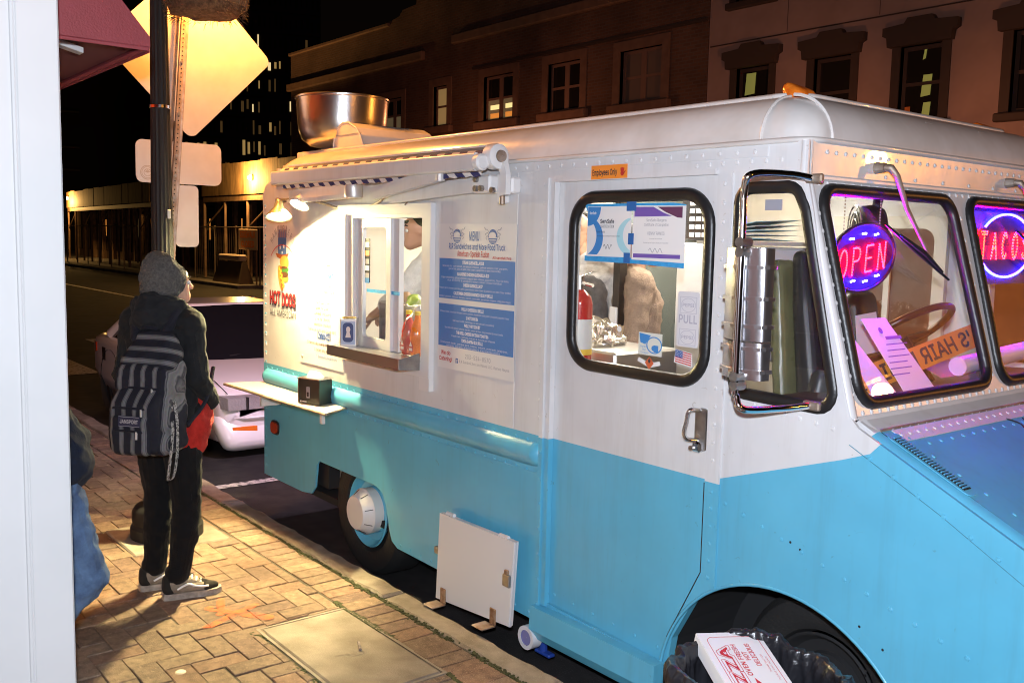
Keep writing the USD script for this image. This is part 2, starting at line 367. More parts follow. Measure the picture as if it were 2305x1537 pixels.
RZ = -.13
def sheet(x0, x1, y0, y1, z, nx=1, ny=1):
    X, Y = np.meshgrid(np.linspace(x0, x1, nx + 1), np.linspace(y0, y1, ny + 1), indexing='ij'); V = np.stack([X, Y, np.full_like(X, z)], -1).reshape(-1, 3); F = []
    for i in range(nx):
        for j in range(ny):
            a = i * (ny + 1) + j; F += [(a, a + ny + 1, a + ny + 2), (a, a + ny + 2, a + 1)]
    return trimesh.Trimesh(V, F, process=False)
obj('ground', sheet(-400, 300, -300, 400, RZ - .03), M['asphalt'], kind='structure')
obj('road', sheet(-160, 80, 2.46, 14.2, RZ), M['asphalt'], kind='structure')
obj('far_pavement', box(-26.5, 60, 12.6, 15.98, RZ - .02, 0.0, .02), M['far_concrete'], kind='structure')
obj('far_pavement', box(-120, -31.0, 12.9, 30, RZ - .02, 0.0, .02), M['far_concrete'], kind='structure')

# crosswalk bars, lane line and parking line
cw = thing('crosswalk', base=(-18, 5, RZ), kind='structure')
for i in range(6):
    y = 3.15 + i * 1.35
    obj('painted_bar', sheet(-17.4, -13.2, y, y + .45, RZ + .004), M['line_white'], cw)
obj('lane_line', sheet(-60, -19.5, 8.52, 8.66, RZ + .004), M['line_white'], kind='structure')
obj('parking_line', sheet(-6.83, -6.73, 2.62, 4.9, RZ + .004), M['line_white'], kind='structure')

# pavement of bricks
sw = thing('pavement', base=(-4, 1.2, 0), kind='structure')
obj('joint_sand', box(-40, 4.0, -4.0, 2.335, RZ - .02, -.006), M['joint'], sw)
SLAB = (-3.885, -3.075, 1.715, 2.125)
KY0, KY1 = 2.343, 2.475
def brick_mesh(x0, x1, y0, y1, z):
    b = .0028; zb = z - .03
    t = [rng.uniform(-.0016, .0016) for _ in range(4)]
    V = [(x0, y0, zb), (x1, y0, zb), (x1, y1, zb), (x0, y1, zb), (x0, y0, z - b), (x1, y0, z - b), (x1, y1, z - b), (x0, y1, z - b),
         (x0 + b, y0 + b, z + t[0]), (x1 - b, y0 + b, z + t[1]), (x1 - b, y1 - b, z + t[2]), (x0 + b, y1 - b, z + t[3])]
    F = []
    for a in (0, 4):
        for k in range(4):
            q = (k + 1) % 4; F += [(a + k, a + q, a + 4 + q), (a + k, a + 4 + q, a + 4 + k)]
    F += [(8, 9, 10), (8, 10, 11)]
    return trimesh.Trimesh(np.array(V), F, process=False)
bricks = []
Wb = .1045; J = .0019
def add_brick(x0, x1, y0, y1):
    p = sbox(x0, y0, x1, y1)
    s = sbox(SLAB[0] - .035, SLAB[2] - .03, SLAB[1] + .03, SLAB[3] + .05)
    if p.intersects(s):
        p = p.difference(s)
        if p.is_empty: return
        x0, y0, x1, y1 = max(geoms(p), key=lambda g: g.area).bounds if geoms(p) else (0, 0, 0, 0)
        if x1 - x0 < .02 or y1 - y0 < .02: return
    bricks.append((x0 + J, x1 - J, y0 + J, y1 - J))
X0, Y0 = -3.0, 2.128
for k in range(-30, 26):
    for m_ in range(-50, 30):
        cx, cy = k + 4 * m_, k
        x, y = X0 + cx * Wb, Y0 - 1.0 + cy * Wb
        if -10.5 < x < .2 and -.3 < y + Wb:
            y1 = min(y + Wb, Y0)
            if y < Y0 - .02: add_brick(x, x + 2 * Wb, y, y1)
        x2, y2 = X0 + (cx + 2) * Wb, Y0 - 1.0 + (cy - 1) * Wb
        if -10.5 < x2 < .2 and -.3 < y2 + Wb:
            y1 = min(y2 + 2 * Wb, Y0)
            if y2 < Y0 - .02: add_brick(x2, x2 + Wb, y2, y1)
x = -10.5
while x < .2:
    w = Wb + rng.uniform(-.004, .004); bricks.append((x + J, x + w - J, Y0 + .012, 2.322)); x += w
def seen(b):
    cx, cy = (b[0] + b[1]) / 2, (b[2] + b[3]) / 2
    p = np.array([cx, cy, 0]) - CAM; d = p @ np.array(fwd)
    if d < .5: return 0
    u, v = p @ np.array(right) / d * 2161 + 1152, p @ np.array(down) / d * 2161 + 768
    return (1 / d ** 2) * (170 < u < 2305 and 0 < v < 1580)
bricks.sort(key=lambda b: -seen(b))
rest = [[] for _ in range(4)]
for i, b in enumerate(bricks):
    z = rng.gauss(0, .0018); k = rng.choice((0, 0, 1, 1, 2, 2, 3)); me = brick_mesh(*b, z)
    if i < 300: obj('brick', me, M['brick'][k], sw)
    else: rest[k].append(me)
for k in range(4): obj('farther_bricks', rest[k], M['brick'][k], sw, kind='stuff')
# concrete cover let into the bricks, with its steel rim
obj('concrete_cover', box(SLAB[0], SLAB[1], SLAB[2], SLAB[3], -.03, .002, .006), M['slab'], sw)
rim = Polygon([(SLAB[0] - .02, SLAB[2] - .02), (SLAB[1] + .02, SLAB[2] - .02), (SLAB[1] + .02, SLAB[3] + .02), (SLAB[0] - .02, SLAB[3] + .02)]).difference(sbox(SLAB[0] - .006, SLAB[2] - .006, SLAB[1] + .006, SLAB[3] + .006))
obj('steel_rim', extr(rim, .03, (0, 0, -.03), *FZ), M['slab'], sw)
mz = text('UTIL', .045, (-3.45, 1.93), size=40, bold=1)
obj('cast_lettering', flat(affinity.rotate(mz, -90, origin=(-3.45, 1.93)), (0, 0, .0045), *FZ), mat('cast_letters', (.2, .165, .13), .9), sw)
# moss in the long joints
def moss_strip(x0, x1, y0, y1, n):
    P = []
    for _ in range(n):
        x, y = rng.uniform(x0, x1), rng.gauss((y0 + y1) / 2, (y1 - y0) / 3.2)
        if meshkit.noise(np.array([x * 3.1, y * 4, 0])) < .42: continue
        P.append((x, y, -.005))
    return domes(P, (0, 0, 1), .008, .006, 5)
obj('moss', cat_([moss_strip(-6.4, -1.6, 2.318, 2.35, 1500), moss_strip(-4.0, -2.9, 2.128, 2.150, 900), moss_strip(-3.9, -3.06, 1.665, 1.69, 120)]), M['moss'], sw, kind='stuff')
# spray painted marks on the bricks
sp = []
for a, b, w in (((-4.24, 1.62), (-3.99, 1.79), .03), ((-4.16, 1.80), (-4.04, 1.53), .022), ((-4.32, 1.70), (-4.15, 1.63), .02)):
    sp.append(LineString([a, b]).buffer(w))
M['spray'] = usdkit.material(stage, '/World/Looks/orange_spray', {'tc': ('texture_coordinate', {}), 'n': ('noise_texture', {'scale': 26.0, 'detail': 5.0}), 'r': ('rgb_ramp', {'ramp': [(.36, (0, 0, 0)), (.62, (.75, .75, .75))]}),
    'd': ('diffuse_bsdf', {'color': (.75, .16, .07)}), 't': ('transparent_bsdf', {}), 'm': ('mix_closure', {})},
    [('tc.object', 'n.vector'), ('n.fac', 'r.fac'), ('r.color', 'm.fac'), ('t.BSDF', 'm.closure1'), ('d.BSDF', 'm.closure2')], surface='m.closure')
obj('spray_mark', flat(unary_union(sp), (0, 0, .0062), *FZ), M['spray'], sw)
# kerb stones
x = -40.0
kx = [-40, -36.5, -33, -29.5, -26, -22.6, -19.2, -15.7, -12.3, -9.9, -7.75, -5.9, -3.905, -2.655, -1.2, .6, 2.4, 4]
for i in range(len(kx) - 1):
    a, b = kx[i] + .006, kx[i + 1] - .006
    t = box(a, b, KY0, KY1, -.2, .004 + rng.uniform(-.004, .004), .012)
    if kx[i] > -13: t = t.subdivide_to_size(.06); v = np.asarray(t.vertices); v = v + (meshkit.fbm(v * 9, 3, i) - .5)[:, None] * np.array([.0, .022, .012]); t.vertices = v
    obj('kerb_stone', t, M['kerb'], sw, smooth=25)
# litter
obj('cigarette_end', tube([(-3.50, 1.985, .010), (-3.43, 1.955, .010)], .006, 8), mat('cigarette', (.25, .2, .2), .7, col2=(.06, .05, .05), vscale=40), label='grey cigarette end lying on the concrete cover', cat='cigarette end')
obj('chewing_gum', lathe([(.022, 0), (.016, .004), (.0001, .005)], (-3.68, 1.28, .001), sides=14), mat('old_gum', (.55, .46, .36), .7), label='pale flattened disc of gum on the bricks in front of the shoes', cat='gum')
obj('leaf', lathe([(.026, 0), (.018, .004), (.0001, .006)], (-3.72, .99, .002), sides=7), mat('dead_leaf', (.03, .012, .01), .8), label='small dark dead leaf on the bricks near the white post', cat='leaf')

# ================================================================== BUILDINGS ACROSS THE STREET
def brick_wall(name, c1, c2, mortar, scale=1.0, vary=.25):
    return usdkit.material(stage, '/World/Looks/' + name, {'tc': ('texture_coordinate', {}), 'm': ('mapping', {'rotation': (PI / 2, 0, 0), 'mapping_type': 'point'}),
        'b': ('brick_texture', {'color1': c1, 'color2': c2, 'mortar': mortar, 'scale': scale, 'mortar_size': .012, 'brick_width': .21, 'row_height': .075, 'bias': 0.0}),
        'n': ('noise_texture', {'scale': .9, 'detail': 6.0}), 'r': ('rgb_ramp', {'ramp': [(.33, (.62, .6, .6)), (.65, (1, 1, 1))]}), 'x': ('mix', {'mix_type': 'multiply', 'fac': 1.0}),
        'bp': ('bump', {'strength': .5, 'distance': .01, 'invert': True}), 'p': ('principled_bsdf', {'roughness': .9})},
        [('tc.object', 'm.vector'), ('m.vector', 'b.vector'), ('tc.object', 'n.vector'), ('n.fac', 'r.fac'), ('b.color', 'x.color1'), ('r.color', 'x.color2'), ('x.color', 'p.base_color'), ('b.fac', 'bp.height'), ('bp.normal', 'p.normal')], surface='p.BSDF')
M['wall_brown'] = brick_wall('brown_brick_wall', (.17, .085, .055), (.13, .062, .04), (.15, .10, .08))
M['wall_pale'] = mat('pale_rendered_wall', (.40, .28, .255), .9, col2=(.33, .23, .21), vscale=1.3, bump=.1)
M['stone_trim'] = mat('brown_stone_trim', (.21, .12, .085), .8, col2=(.16, .09, .065), vscale=4)
M['dark_trim'] = mat('dark_painted_trim', (.055, .036, .032), .7)
M['frame_wood'] = mat('painted_sash', (.22, .13, .10), .6)
M['pane_dark'] = mat('unlit_pane', (.018, .016, .015), .08, spec=.7)
M['blind'] = mat('roller_blind', (.16, .12, .10), .8)
M['lit_cream'] = mat('lit_blind', (.55, .42, .22), .8, emit=.16, ecol=(1, .66, .24))
M['lit_dim'] = mat('lit_room', (.30, .26, .16), .8, emit=.06, ecol=(1, .75, .38))
M['lit_bright'] = mat('lit_tube_room', (.8, .7, .4), .8, emit=1.0, ecol=(1, .78, .32))
M['lit_orange'] = mat('lit_orange_room', (.8, .4, .1), .8, emit=.55, ecol=(1, .35, .06))
M['glowing_green_paper'] = mat('glowing_green_paper', (.42, .48, .14), .8, emit=.13, ecol=(.75, .85, .2))  # paper given its own glow in place of light falling on it
Yb = 16.0
def wall_with_holes(x0, x1, z0, z1, holes, y0, y1, top=None):
    p = Polygon(top) if top else sbox(x0, z0, x1, z1)
    for h in holes: p = p.difference(sbox(*h))
    return side(p, y0, y1)
def window(parent, x0, x1, z0, z1, kind, style):
    """frame, sashes, panes; the hole is x0..x1, z0..z1 in the wall whose face is Yb"""
    yf = Yb + .10
    fr = sbox(x0, z0, x1, z1).difference(sbox(x0 + .07, z0 + .07, x1 - .07, z1 - .07)); zm = (z0 + z1) / 2
    bars = [fr, sbox(x0 + .07, zm - .03, x1 - .07, zm + .03)]
    if style == 'double': bars.append(sbox((x0 + x1) / 2 - .08, z0 + .07, (x0 + x1) / 2 + .08, z1 - .07))
    w = obj('window', side(unary_union(bars), yf, yf + .06), M['frame_wood'] if style != 'dark' else M['dark_trim'], parent)
    cols = [(x0 + .07, (x0 + x1) / 2 - .08), ((x0 + x1) / 2 + .08, x1 - .07)] if style == 'double' else [(x0 + .07, x1 - .07)]
    for c, (a, b) in enumerate(cols):
        for (p, q, up) in ((z0 + .07, zm - .03, 0), (zm + .03, z1 - .07, 1)):
            if kind == 'cream': m_ = M['lit_cream']
            elif kind == 'tube' and not up: m_ = M['lit_dim']
            elif kind == 'half' and not up: m_ = M['lit_dim']
            elif kind == 'blind': m_ = M['blind']
            else: m_ = M['pane_dark']
            obj('pane', box(a, b, yf + .02, yf + .035, p, q), m_, w)
    if kind == 'tube':
        for (a, b) in cols:
            obj('lit_ceiling', box(a + .10, b - .01, yf + .012, yf + .018, z0 + .32, z0 + .44), M['lit_bright'], w)
            obj('lit_shelf', box(a + .10, b - .01, yf + .012, yf + .018, z0 + .09, z0 + .22), M['lit_orange'], w)
    if style == 'double' or style == 'single':
        t = .22
        obj('window_surround', side(unary_union([sbox(x0 - t, z1, x1 + t, z1 + .22), sbox(x0 - t, z0, x0, z1), sbox(x1, z0, x1 + t, z1)]), Yb - .03, Yb + .1), M['stone_trim'], w)
        obj('sill', box(x0 - t - .08, x1 + t + .08, Yb - .14, Yb + .1, z0 - .2, z0, .02), M['stone_trim'], w)
    else:
        for a_, b_ in ((x0 - .16, x0), (x1, x1 + .16)): obj('window_jamb', side(sbox(a_, z0, b_, z1), Yb - .025, Yb + .1), M['dark_trim'], w)
        cx = (x0 + x1) / 2; W2 = (x1 - x0) / 2 + .30
        hood = Polygon([(cx - W2 + .1, z1), (cx + W2 - .1, z1), (cx + W2 - .08, z1 + .16), (cx + W2, z1 + .2), (cx + W2, z1 + .34), (cx + .28, z1 + .37), (cx + .22, z1 + .46), (cx - .22, z1 + .46), (cx - .28, z1 + .37), (cx - W2, z1 + .34), (cx - W2, z1 + .2), (cx - W2 + .08, z1 + .16)])
        obj('window_hood', side(hood, Yb - .14, Yb + .1), M['dark_trim'], w)
        obj('sill', box(x0 - .2, x1 + .2, Yb - .12, Yb + .1, z0 - .14, z0, .02), M['dark_trim'], w)
    return w
bb = thing('brick_building', 'two storey brown brick building with stepped parapet and double windows across the street', 'building', (-23.5, Yb, 0))
wins = [(-28.4, -27.3, 4.95, 6.0, 'half', 'double'), (-26.85, -25.7, 4.95, 6.0, 'half', 'double'), (-23.95, -23.25, 4.95, 6.1, 'cream', 'single'), (-21.5, -20.2, 4.9, 6.1, 'tube', 'double'), (-18.8, -17.6, 4.9, 6.1, 'dark', 'double'), (-16.25, -14.95, 4.87, 6.07, 'blind', 'double')]
low = [(-32.5, -28.5, .35, 3.0), (-27.5, -25.9, 0.0, 2.9), (-25.0, -20.5, .35, 3.0), (-19.5, -15.0, .35, 3.0)]
par = [(-33.37, 0), (-13.66, 0), (-13.66, 8.9), (-24.9, 8.9), (-24.95, 8.62), (-25.7, 8.58), (-25.9, 8.42), (-26.4, 8.36), (-33.37, 8.2)]
obj('wall', wall_with_holes(0, 0, 0, 0, [w[:1] + (w[2],) + (w[1], w[3]) for w in wins] + [(l[0], l[2], l[1], l[3]) for l in low], Yb, Yb + .35, par), M['wall_brown'], bb)
obj('side_wall', box(-33.37, -33.05, Yb + .352, Yb + 14, 0, 8.2), M['wall_brown'], bb)
obj('roof', box(-33.0, -13.7, Yb + .352, Yb + 14, 7.6, 7.75), M['black_matt'], bb)
obj('cornice', box(-33.45, -24.4, Yb - .16, Yb - .002, 6.93, 7.2, .03), M['stone_trim'], bb)
obj('cornice', box(-22.9, -13.7, Yb - .16, Yb - .002, 7.16, 7.42, .03), M['stone_trim'], bb)
obj('string_course', box(-22.0, -13.7, Yb - .05, Yb - .002, 6.36, 6.42), M['dark_trim'], bb)
obj('coping', box(-33.45, -26.45, Yb - .08, Yb + .4, 8.21, 8.32, .02), M['stone_trim'], bb)
for w in wins: window(bb, *w)
for i, l in enumerate(low):
    obj('shop_front', side(sbox(l[0], l[2], l[1], l[3]).difference(unary_union([sbox(l[0] + .1 + k * (l[1] - l[0] - .1) / 3, l[2] + .1, l[0] + (k + 1) * (l[1] - l[0] - .1) / 3, l[3] - .1) for k in range(3)])), Yb + .12, Yb + .2), M['dark_trim'], bb)
    obj('shop_window', box(l[0] + .05, l[1] - .05, Yb + .15, Yb + .17, l[2] + .05, l[3] - .05), M['pane_dark'], bb)
wb = thing('pale_building', 'pale rendered building with dark bracketed window hoods across the street', 'building', (-3.5, Yb, 0))
winw = [(-12.88, -12.08, 4.0, 5.28, 'dark', 'dark'), (-11.05, -10.27, 3.95, 5.24, 'dark', 'dark'), (-9.30, -8.55, 3.93, 5.22, 'dark', 'dark'), (-7.38, -6.6, 3.93, 5.22, 'dark', 'dark'), (-5.5, -4.7, 3.93, 5.22, 'dark', 'dark'), (-3.6, -2.8, 3.93, 5.22, 'dark', 'dark'),
        (-12.98, -12.15, 6.6, 7.9, 'cream', 'dark'), (-11.05, -10.27, 6.6, 7.9, 'dark', 'dark'), (-9.3, -8.55, 6.6, 7.9, 'dark', 'dark'), (-7.38, -6.6, 6.6, 7.9, 'dark', 'dark'), (-5.5, -4.7, 6.6, 7.9, 'dark', 'dark')]
obj('wall', wall_with_holes(-13.64, 6.0, 0, 9.6, [(w[0], w[2], w[1], w[3]) for w in winw], Yb, Yb + .35), M['wall_pale'], wb)
obj('roof', box(-13.64, 6, Yb + .352, Yb + 12, 9.0, 9.2), M['black_matt'], wb)
for p, q in ((-13.6, -11.7), (-11.65, -9.75), (-9.7, -7.75), (-7.7, -5.0), (-4.95, 0), (.05, 6)):
    obj('wall_panel_seam', box(q - .01, q, Yb - .006, Yb - .002, 5.85, 9.4), M['dark_trim'], wb)
obj('string_course', box(-13.6, 6, Yb - .012, Yb - .002, 5.80, 5.825), M['dark_trim'], wb)
for i, w in enumerate(winw): window(wb, *w)
for (a, b, p, q) in ((-12.74, -12.50, 4.75, 5.18), (-8.95, -8.78, 4.35, 4.72), (-8.92, -8.78, 3.95, 4.25), (-8.95, -8.9, 4.98, 5.18)):
    obj('paper_in_window', hull_pts([(a, Yb + .105, p), (b, Yb + .105, p + .02), (a + .03, Yb + .105, q), (b + .02, Yb + .105, q), (a, Yb + .110, p), (b, Yb + .110, p + .02), (a + .03, Yb + .110, q), (b + .02, Yb + .110, q)]), M['glowing_green_paper'], wb)
obj('paper_in_window', box(-9.24, -9.13, Yb + .105, Yb + .110, 3.97, 4.2), mat('orange_paper', (.7, .22, .05), .8), wb, label='orange paper standing in the window')

# ------------------------------------------------------------------ sidewalk sheds down the street
M['ply'] = streaked('stained_plywood', (.30, .18, .075), (.07, .04, .016), .8, (3, 3, .8))
M['post'] = mat('shed_post_paint', (.22, .13, .07), .6, col2=(.12, .07, .04), vscale=5)
M['fence'] = mat('fence_pipe', (.20, .15, .11), .5, .6)
def shed(p0, p1, zb, zt, label, posts, lamp):
    p0, p1 = np.asarray(p0, float), np.asarray(p1, float); d = unit(np.append(p1 - p0, 0)); L = np.linalg.norm(p1 - p0)
    t = thing('sidewalk_shed', label, 'shed', (*p0, 0)); n = np.array([-d[1], d[0], 0]); O = np.array([*p0, 0.0])
    k = int(L / 1.22)
    for i in range(k):
        a, b = i * L / k, (i + 1) * L / k - .02
        obj('plywood_panel', extr(sbox(a, zb, b, zt + rng.uniform(-.03, .03)), .03, O + n * (.0 + rng.uniform(0, .015)), d, (0, 0, 1)), M['ply'], t)
    obj('deck_beam', extr(sbox(0, zb - .22, L, zb - .02), .12, O + n * .15, d, (0, 0, 1)), M['post'], t)
    obj('deck', extr(sbox(0, zb - .02, L, zb + .1), 2.0, O + n * 2.2, d, (0, 0, 1)), M['post'], t)
    for i in range(posts + 1):
        a = i * L / posts
        for off in (.1, 2.0):
            q = O + d * a + n * off
            obj('post', cyl(q + (0, 0, -.02), q + (0, 0, zb - .2), .055, sides=8), M['post'], t)
        if i < posts and i % 2 == 0:
            q = O + d * a + n * .1; r = O + d * (a + L / posts) + n * .1
            obj('cross_brace', tube([q + (0, 0, zb - 1.2), r + (0, 0, zb - .3)], .03, 6), M['post'], t)
    lm = O + d * lamp - n * .08
    obj('bulkhead_lamp', lathe([(.0001, .10), (.07, .09), (.10, .02), (.10, 0)], lm + (0, 0, zb + .55), -n, 12), mat('shed_lamp_glass', (1, .7, .3), .3, emit=14, ecol=(1, .55, .16)), t)
    return t
shed((-37.0, 14.0), (-28.8, 14.0), 3.12, 4.25, 'nearer plywood sidewalk shed on posts, lamp glaring on its panels beside the truck', 4, 4.8)
shed((-62.4, 15.3), (-43.2, 14.0), 3.02, 3.95, 'long stained plywood sidewalk shed farther away, lamp at its left end', 9, .9)
# fence under the sheds
for (xa, xb, lab) in ((-60, -44, 'chain fence panels under the far plywood shed'), (-37, -28.5, 'pipe framed fence under the nearer plywood shed')):
    t = thing('site_fence', lab, 'fence', (xa, 13.7, 0)); x = xa; prev = None
    while x < xb:
        obj('fence_post', cyl((x, 13.7, 0), (x, 13.7, 2.0), .03, sides=6), M['fence'], t)
        obj('rail', tube([(x, 13.7, 1.95), (min(x + 2.0, xb), 13.7, 1.95)], .025, 6), M['fence'], t)
        ms = [tube([(x + k * .2, 13.7, .1), (x + k * .2, 13.7, 1.93)], .006, 4) for k in range(1, 10)]
        obj('mesh_wires', ms, M['fence'], t, kind='stuff'); x += 2.0
# dark shop bays behind the sheds
M['bay'] = mat('dark_bay_wall', (.10, .06, .035), .8, col2=(.05, .03, .02), vscale=.8)
sb = thing('shop_row', 'dark low row of glazed shops behind the sidewalk sheds', 'building', (-46, 17.2, 0))
obj('wall', box(-70, -34, 17.6, 22, 0, 3.4), M['bay'], sb)
for i in range(17):
    x = -69 + i * 2.05
    obj('pilaster', box(x, x + .25, 17.4, 17.598, 0, 3.3), M['post'], sb)
    w = obj('shop_window', box(x + .3, x + 2.0, 17.55, 17.59, .5, 3.0), M['pane_dark'], sb)
    if i in (3, 6, 7, 11, 13): obj('lit_display', box(x + .4 + .3 * (i % 3), x + .5 + .3 * (i % 3), 17.53, 17.546, 1.4, 2.4), M['lit_orange'] if i % 2 else M['lit_cream'], w)
sgn = thing('closed_sign', 'white and orange SIDEWALK CLOSED board on the far fence beside the truck', 'sign', (-31.5, 13.55, 1.2))
obj('board', box(-32.45, -30.9, 13.56, 13.59, 1.18, 1.88, .01), mat('sign_white', (.62, .42, .25), .6), sgn)
O = (0, 13.557, 0)
obj('lettering', flat(unary_union([text('SIDEWALK', .2, (-31.68, 1.60), width=1.3, bold=2), text('CLOSED', .2, (-31.68, 1.27), width=1.1, bold=2)]), O, *FS), mat('sign_orange', (.85, .2, .03), .6), sgn)
obj('leg', cyl((-32.2, 13.62, 0), (-32.2, 13.62, 1.9), .03, sides=6), M['post'], sgn)
obj('leg', cyl((-31.1, 13.62, 0), (-31.1, 13.62, 1.9), .03, sides=6), M['post'], sgn)
bar = thing('barrier', 'pale plastic barrier standing under the closed sign', 'barrier', (-32.6, 13.4, 0))
obj('block', hull_pts([(-34, 13.2, 0), (-34, 13.7, 0), (-31.5, 13.2, 0), (-31.5, 13.7, 0), (-33.8, 13.38, .75), (-33.8, 13.52, .75), (-31.7, 13.38, .75), (-31.7, 13.52, .75)]), M['bay'], bar)
obj('cover', box(-33.7, -31.8, 13.3, 13.6, .78, 1.0, .05), mat('pale_plastic', (.5, .4, .3), .5), bar)

# ------------------------------------------------------------------ towers far off
M['tower_wall'] = mat('tower_wall', (.035, .025, .02), .6)
M['tower_lit'] = [mat('tower_lit_pane_%s' % n, (.3, .2, .08), .5, emit=e, ecol=c) for n, e, c in (('faint', .05, (1, .55, .18)), ('warm', .3, (1, .62, .2)), ('bright', .9, (1, .75, .35)))]
tw = thing('glass_tower', 'tall glazed tower with scattered lit windows far behind the sheds', 'building', (-78, 36, 0))
A, B = np.array([-84.5, 30.0, 0]), np.array([-80.5, 41.5, 0]); d = unit(B - A); L = np.linalg.norm(B - A)
n_ = np.array([d[1], -d[0], 0])
obj('wall', extr(sbox(0, 0, L, 30), 10, A - n_ * 10, d, (0, 0, 1)), M['tower_wall'], tw)
for fl in range(12):
    z = 1.2 + fl * 1.85
    for k in range(26):
        a = .1 + k * L / 26 + rng.uniform(-.06, .06)
        u = rng.random()
        if not (4.5 < z < 18): kind = None
        else: kind = 2 if u > .975 else 1 if u > .90 else 0 if u > .62 else None
        w = obj('window', extr(sbox(a, z + rng.uniform(0, .4), a + rng.uniform(.10, .26), z + rng.uniform(.8, 1.35)), .05, A, d, (0, 0, 1)), M['pane_dark'] if kind is None else M['tower_lit'][kind], tw)
    obj('floor_slab', extr(sbox(0, z - .32, L, z - .12), .12, A, d, (0, 0, 1)), M['tower_wall'], tw)
dk = thing('dark_tower', 'unlit dark tower at the left with faint balcony lamps', 'building', (-80, 17, 0))
obj('wall', box(-92, -84, 14.5, 28, 0, 26), mat('dark_tower_wall', (.012, .008, .007), .9), dk)
for z in (5.1, 6.9, 8.7, 11.5):
    obj('balcony', box(-84, -83.2, 18.2, 21.5, z - .5, z - .35), M['tower_wall'], dk)
    obj('balcony_lamp', box(-83.99, -83.9, 19.3, 20.1, z, z + .16), M['tower_lit'][1], dk)

for lx_, zz_ in ((-20.0, 3.6), (-9.0, 3.1)):
    sl = thing('street_lamp', 'short lamp on the far pavement before the %s' % ('brick building' if lx_ < -15 else 'pale building'), 'lamp', (lx_, 13.3, 0))
    obj('pole', tube([(lx_, 13.4, 0), (lx_, 13.4, zz_ + .3)], [.07, .05], 10), M['black'], sl)
    obj('lantern_cap', lathe([(.24, 0), (.2, .08), (.06, .2), (.001, .24)], (lx_, 13.1, zz_ + .2), sides=14), M['black'], sl)
    obj('arm', tube([(lx_, 13.4, zz_ + .2), (lx_, 13.3, zz_ + .42), (lx_, 13.1, zz_ + .43)], .02, 6), M['black'], sl)
nl = thing('street_lamp', 'street lamp on the near pavement behind the photographer', 'lamp', (4.4, 1.85, 0))
obj('pole', tube([(4.4, 1.85, 0), (4.4, 1.85, 3.75)], [.07, .045], 12), M['black'], nl)
obj('arm', tube([(4.4, 1.85, 3.7), (4.4, 1.95, 3.86), (4.4, 2.1, 3.84)], .025, 6), M['black'], nl)
obj('lantern_cap', lathe([(.22, 0), (.19, .06), (.06, .16), (.001, .2)], (4.4, 2.1, 3.66), sides=16), M['black'], nl)
nb = thing('near_building', 'red brick building on the near side behind the photographer', 'building', (5, -3.2, 0))
obj('wall', wall_with_holes(-2.4, 14, 0, 7, [(-1.4 + 3.2 * k, .7, .8 + 3.2 * k, 2.9) for k in range(4)], -3.5, -3.2), mat('near_red_brick', (.26, .09, .055), .85, col2=(.2, .07, .045), vscale=3), nb)
for k in range(4): obj('shop_window', box(-1.4 + 3.2 * k, .8 + 3.2 * k, -3.42, -3.40, .7, 2.9), M['pane_dark'], nb)
# lamp post across the street, lighting the fronts
fl = thing('street_lamp', 'street lamp on the far pavement opposite the truck', 'lamp', (4.9, 14.1, 0))
obj('pole', tube([(4.9, 14.3, 0), (4.9, 14.3, 3.2)], [.09, .06], 12), M['black'], fl)
obj('lantern_cap', lathe([(.24, 0), (.2, .08), (.06, .2), (.001, .24)], (4.9, 14.1, 3.34), sides=14), M['black'], fl)
obj('arm', tube([(4.9, 14.3, 3.1), (4.9, 14.3, 3.55), (4.9, 14.1, 3.58)], .03, 8), M['black'], fl)
# ================================================================== THE FOOD TRUCK
YS = 2.60; YF = 4.46; XR = -5.83; ZG = 2.077; ZB = .922
tr = thing('food_truck', 'white and light blue step van food truck parked at the kerb', 'food truck', (-3.4, 3.5, RZ))
# --- outlines in (x, z) on the near side
arch_f = Point(-1.815, .10).buffer(.52, quad_segs=24)
arch_f = affinity.scale(arch_f, 1.0, 1.0)
skirt = Polygon([(XR, .185), (-5.28, .185), (-5.16, .20), (-5.11, .25), (-5.085, .395), (-5.06, .418), (-4.40, .412), (-4.335, .385), (-4.30, .33), (-4.262, .20), (-4.235, .15), (-4.18, .125), (-3.0, .108),
                 (-3.0, ZG), (-5.62, ZG), (-5.72, ZG - .004), (-5.79, ZG - .03), (XR, ZG - .085)])
fronts = Polygon([(-3.0, .108), (-3.0, ZG), (-1.80, ZG), (-1.80, 1.965), (-1.775, 1.87), (-1.71, 1.60), (-1.64, 1.36), (-1.603, 1.235), (-1.575, 1.205), (-1.08, .965), (-.62, .745), (-.55, .69), (-.52, .60), (-.52, .10), (-1.2, .07), (-2.3, .09)])
door_o = Polygon([(-2.985, .21), (-2.985, 1.985), (-2.152, 1.985), (-2.150, .60), (-2.166, .545), (-2.30, .30), (-2.318, .19)])
door_win = affinity.translate(rr(0, 0, .70, .665, .115, 8), -2.89, 1.255)
cab_win = Polygon([(-2.062, 1.935), (-1.838, 1.935), (-1.80, 1.86), (-1.665, 1.29), (-1.69, 1.243), (-2.055, 1.25)]).buffer(-.05).buffer(.05, quad_segs=6)
serv_hole = sbox(-4.64, 1.145, -3.95, 1.843)
full = unary_union([skirt, fronts]).difference(unary_union([arch_f, door_o, cab_win, serv_hole]))
blue_zone = Polygon([(-7, -1), (-7, ZB), (-2.148, ZB), (-1.62, 1.10), (-1.53, 1.135), (-1.47, 1.20), (-1.3, 1.4), (0, 1.4), (0, -1)])
obj('upper_side_panel', side(full.difference(blue_zone), YS, YS + .012), M['white'], tr, label='white painted upper side with printed signs')
obj('lower_side_panel', side(full.intersection(blue_zone), YS, YS + .012), M['blue'], tr, label='light blue painted lower side')
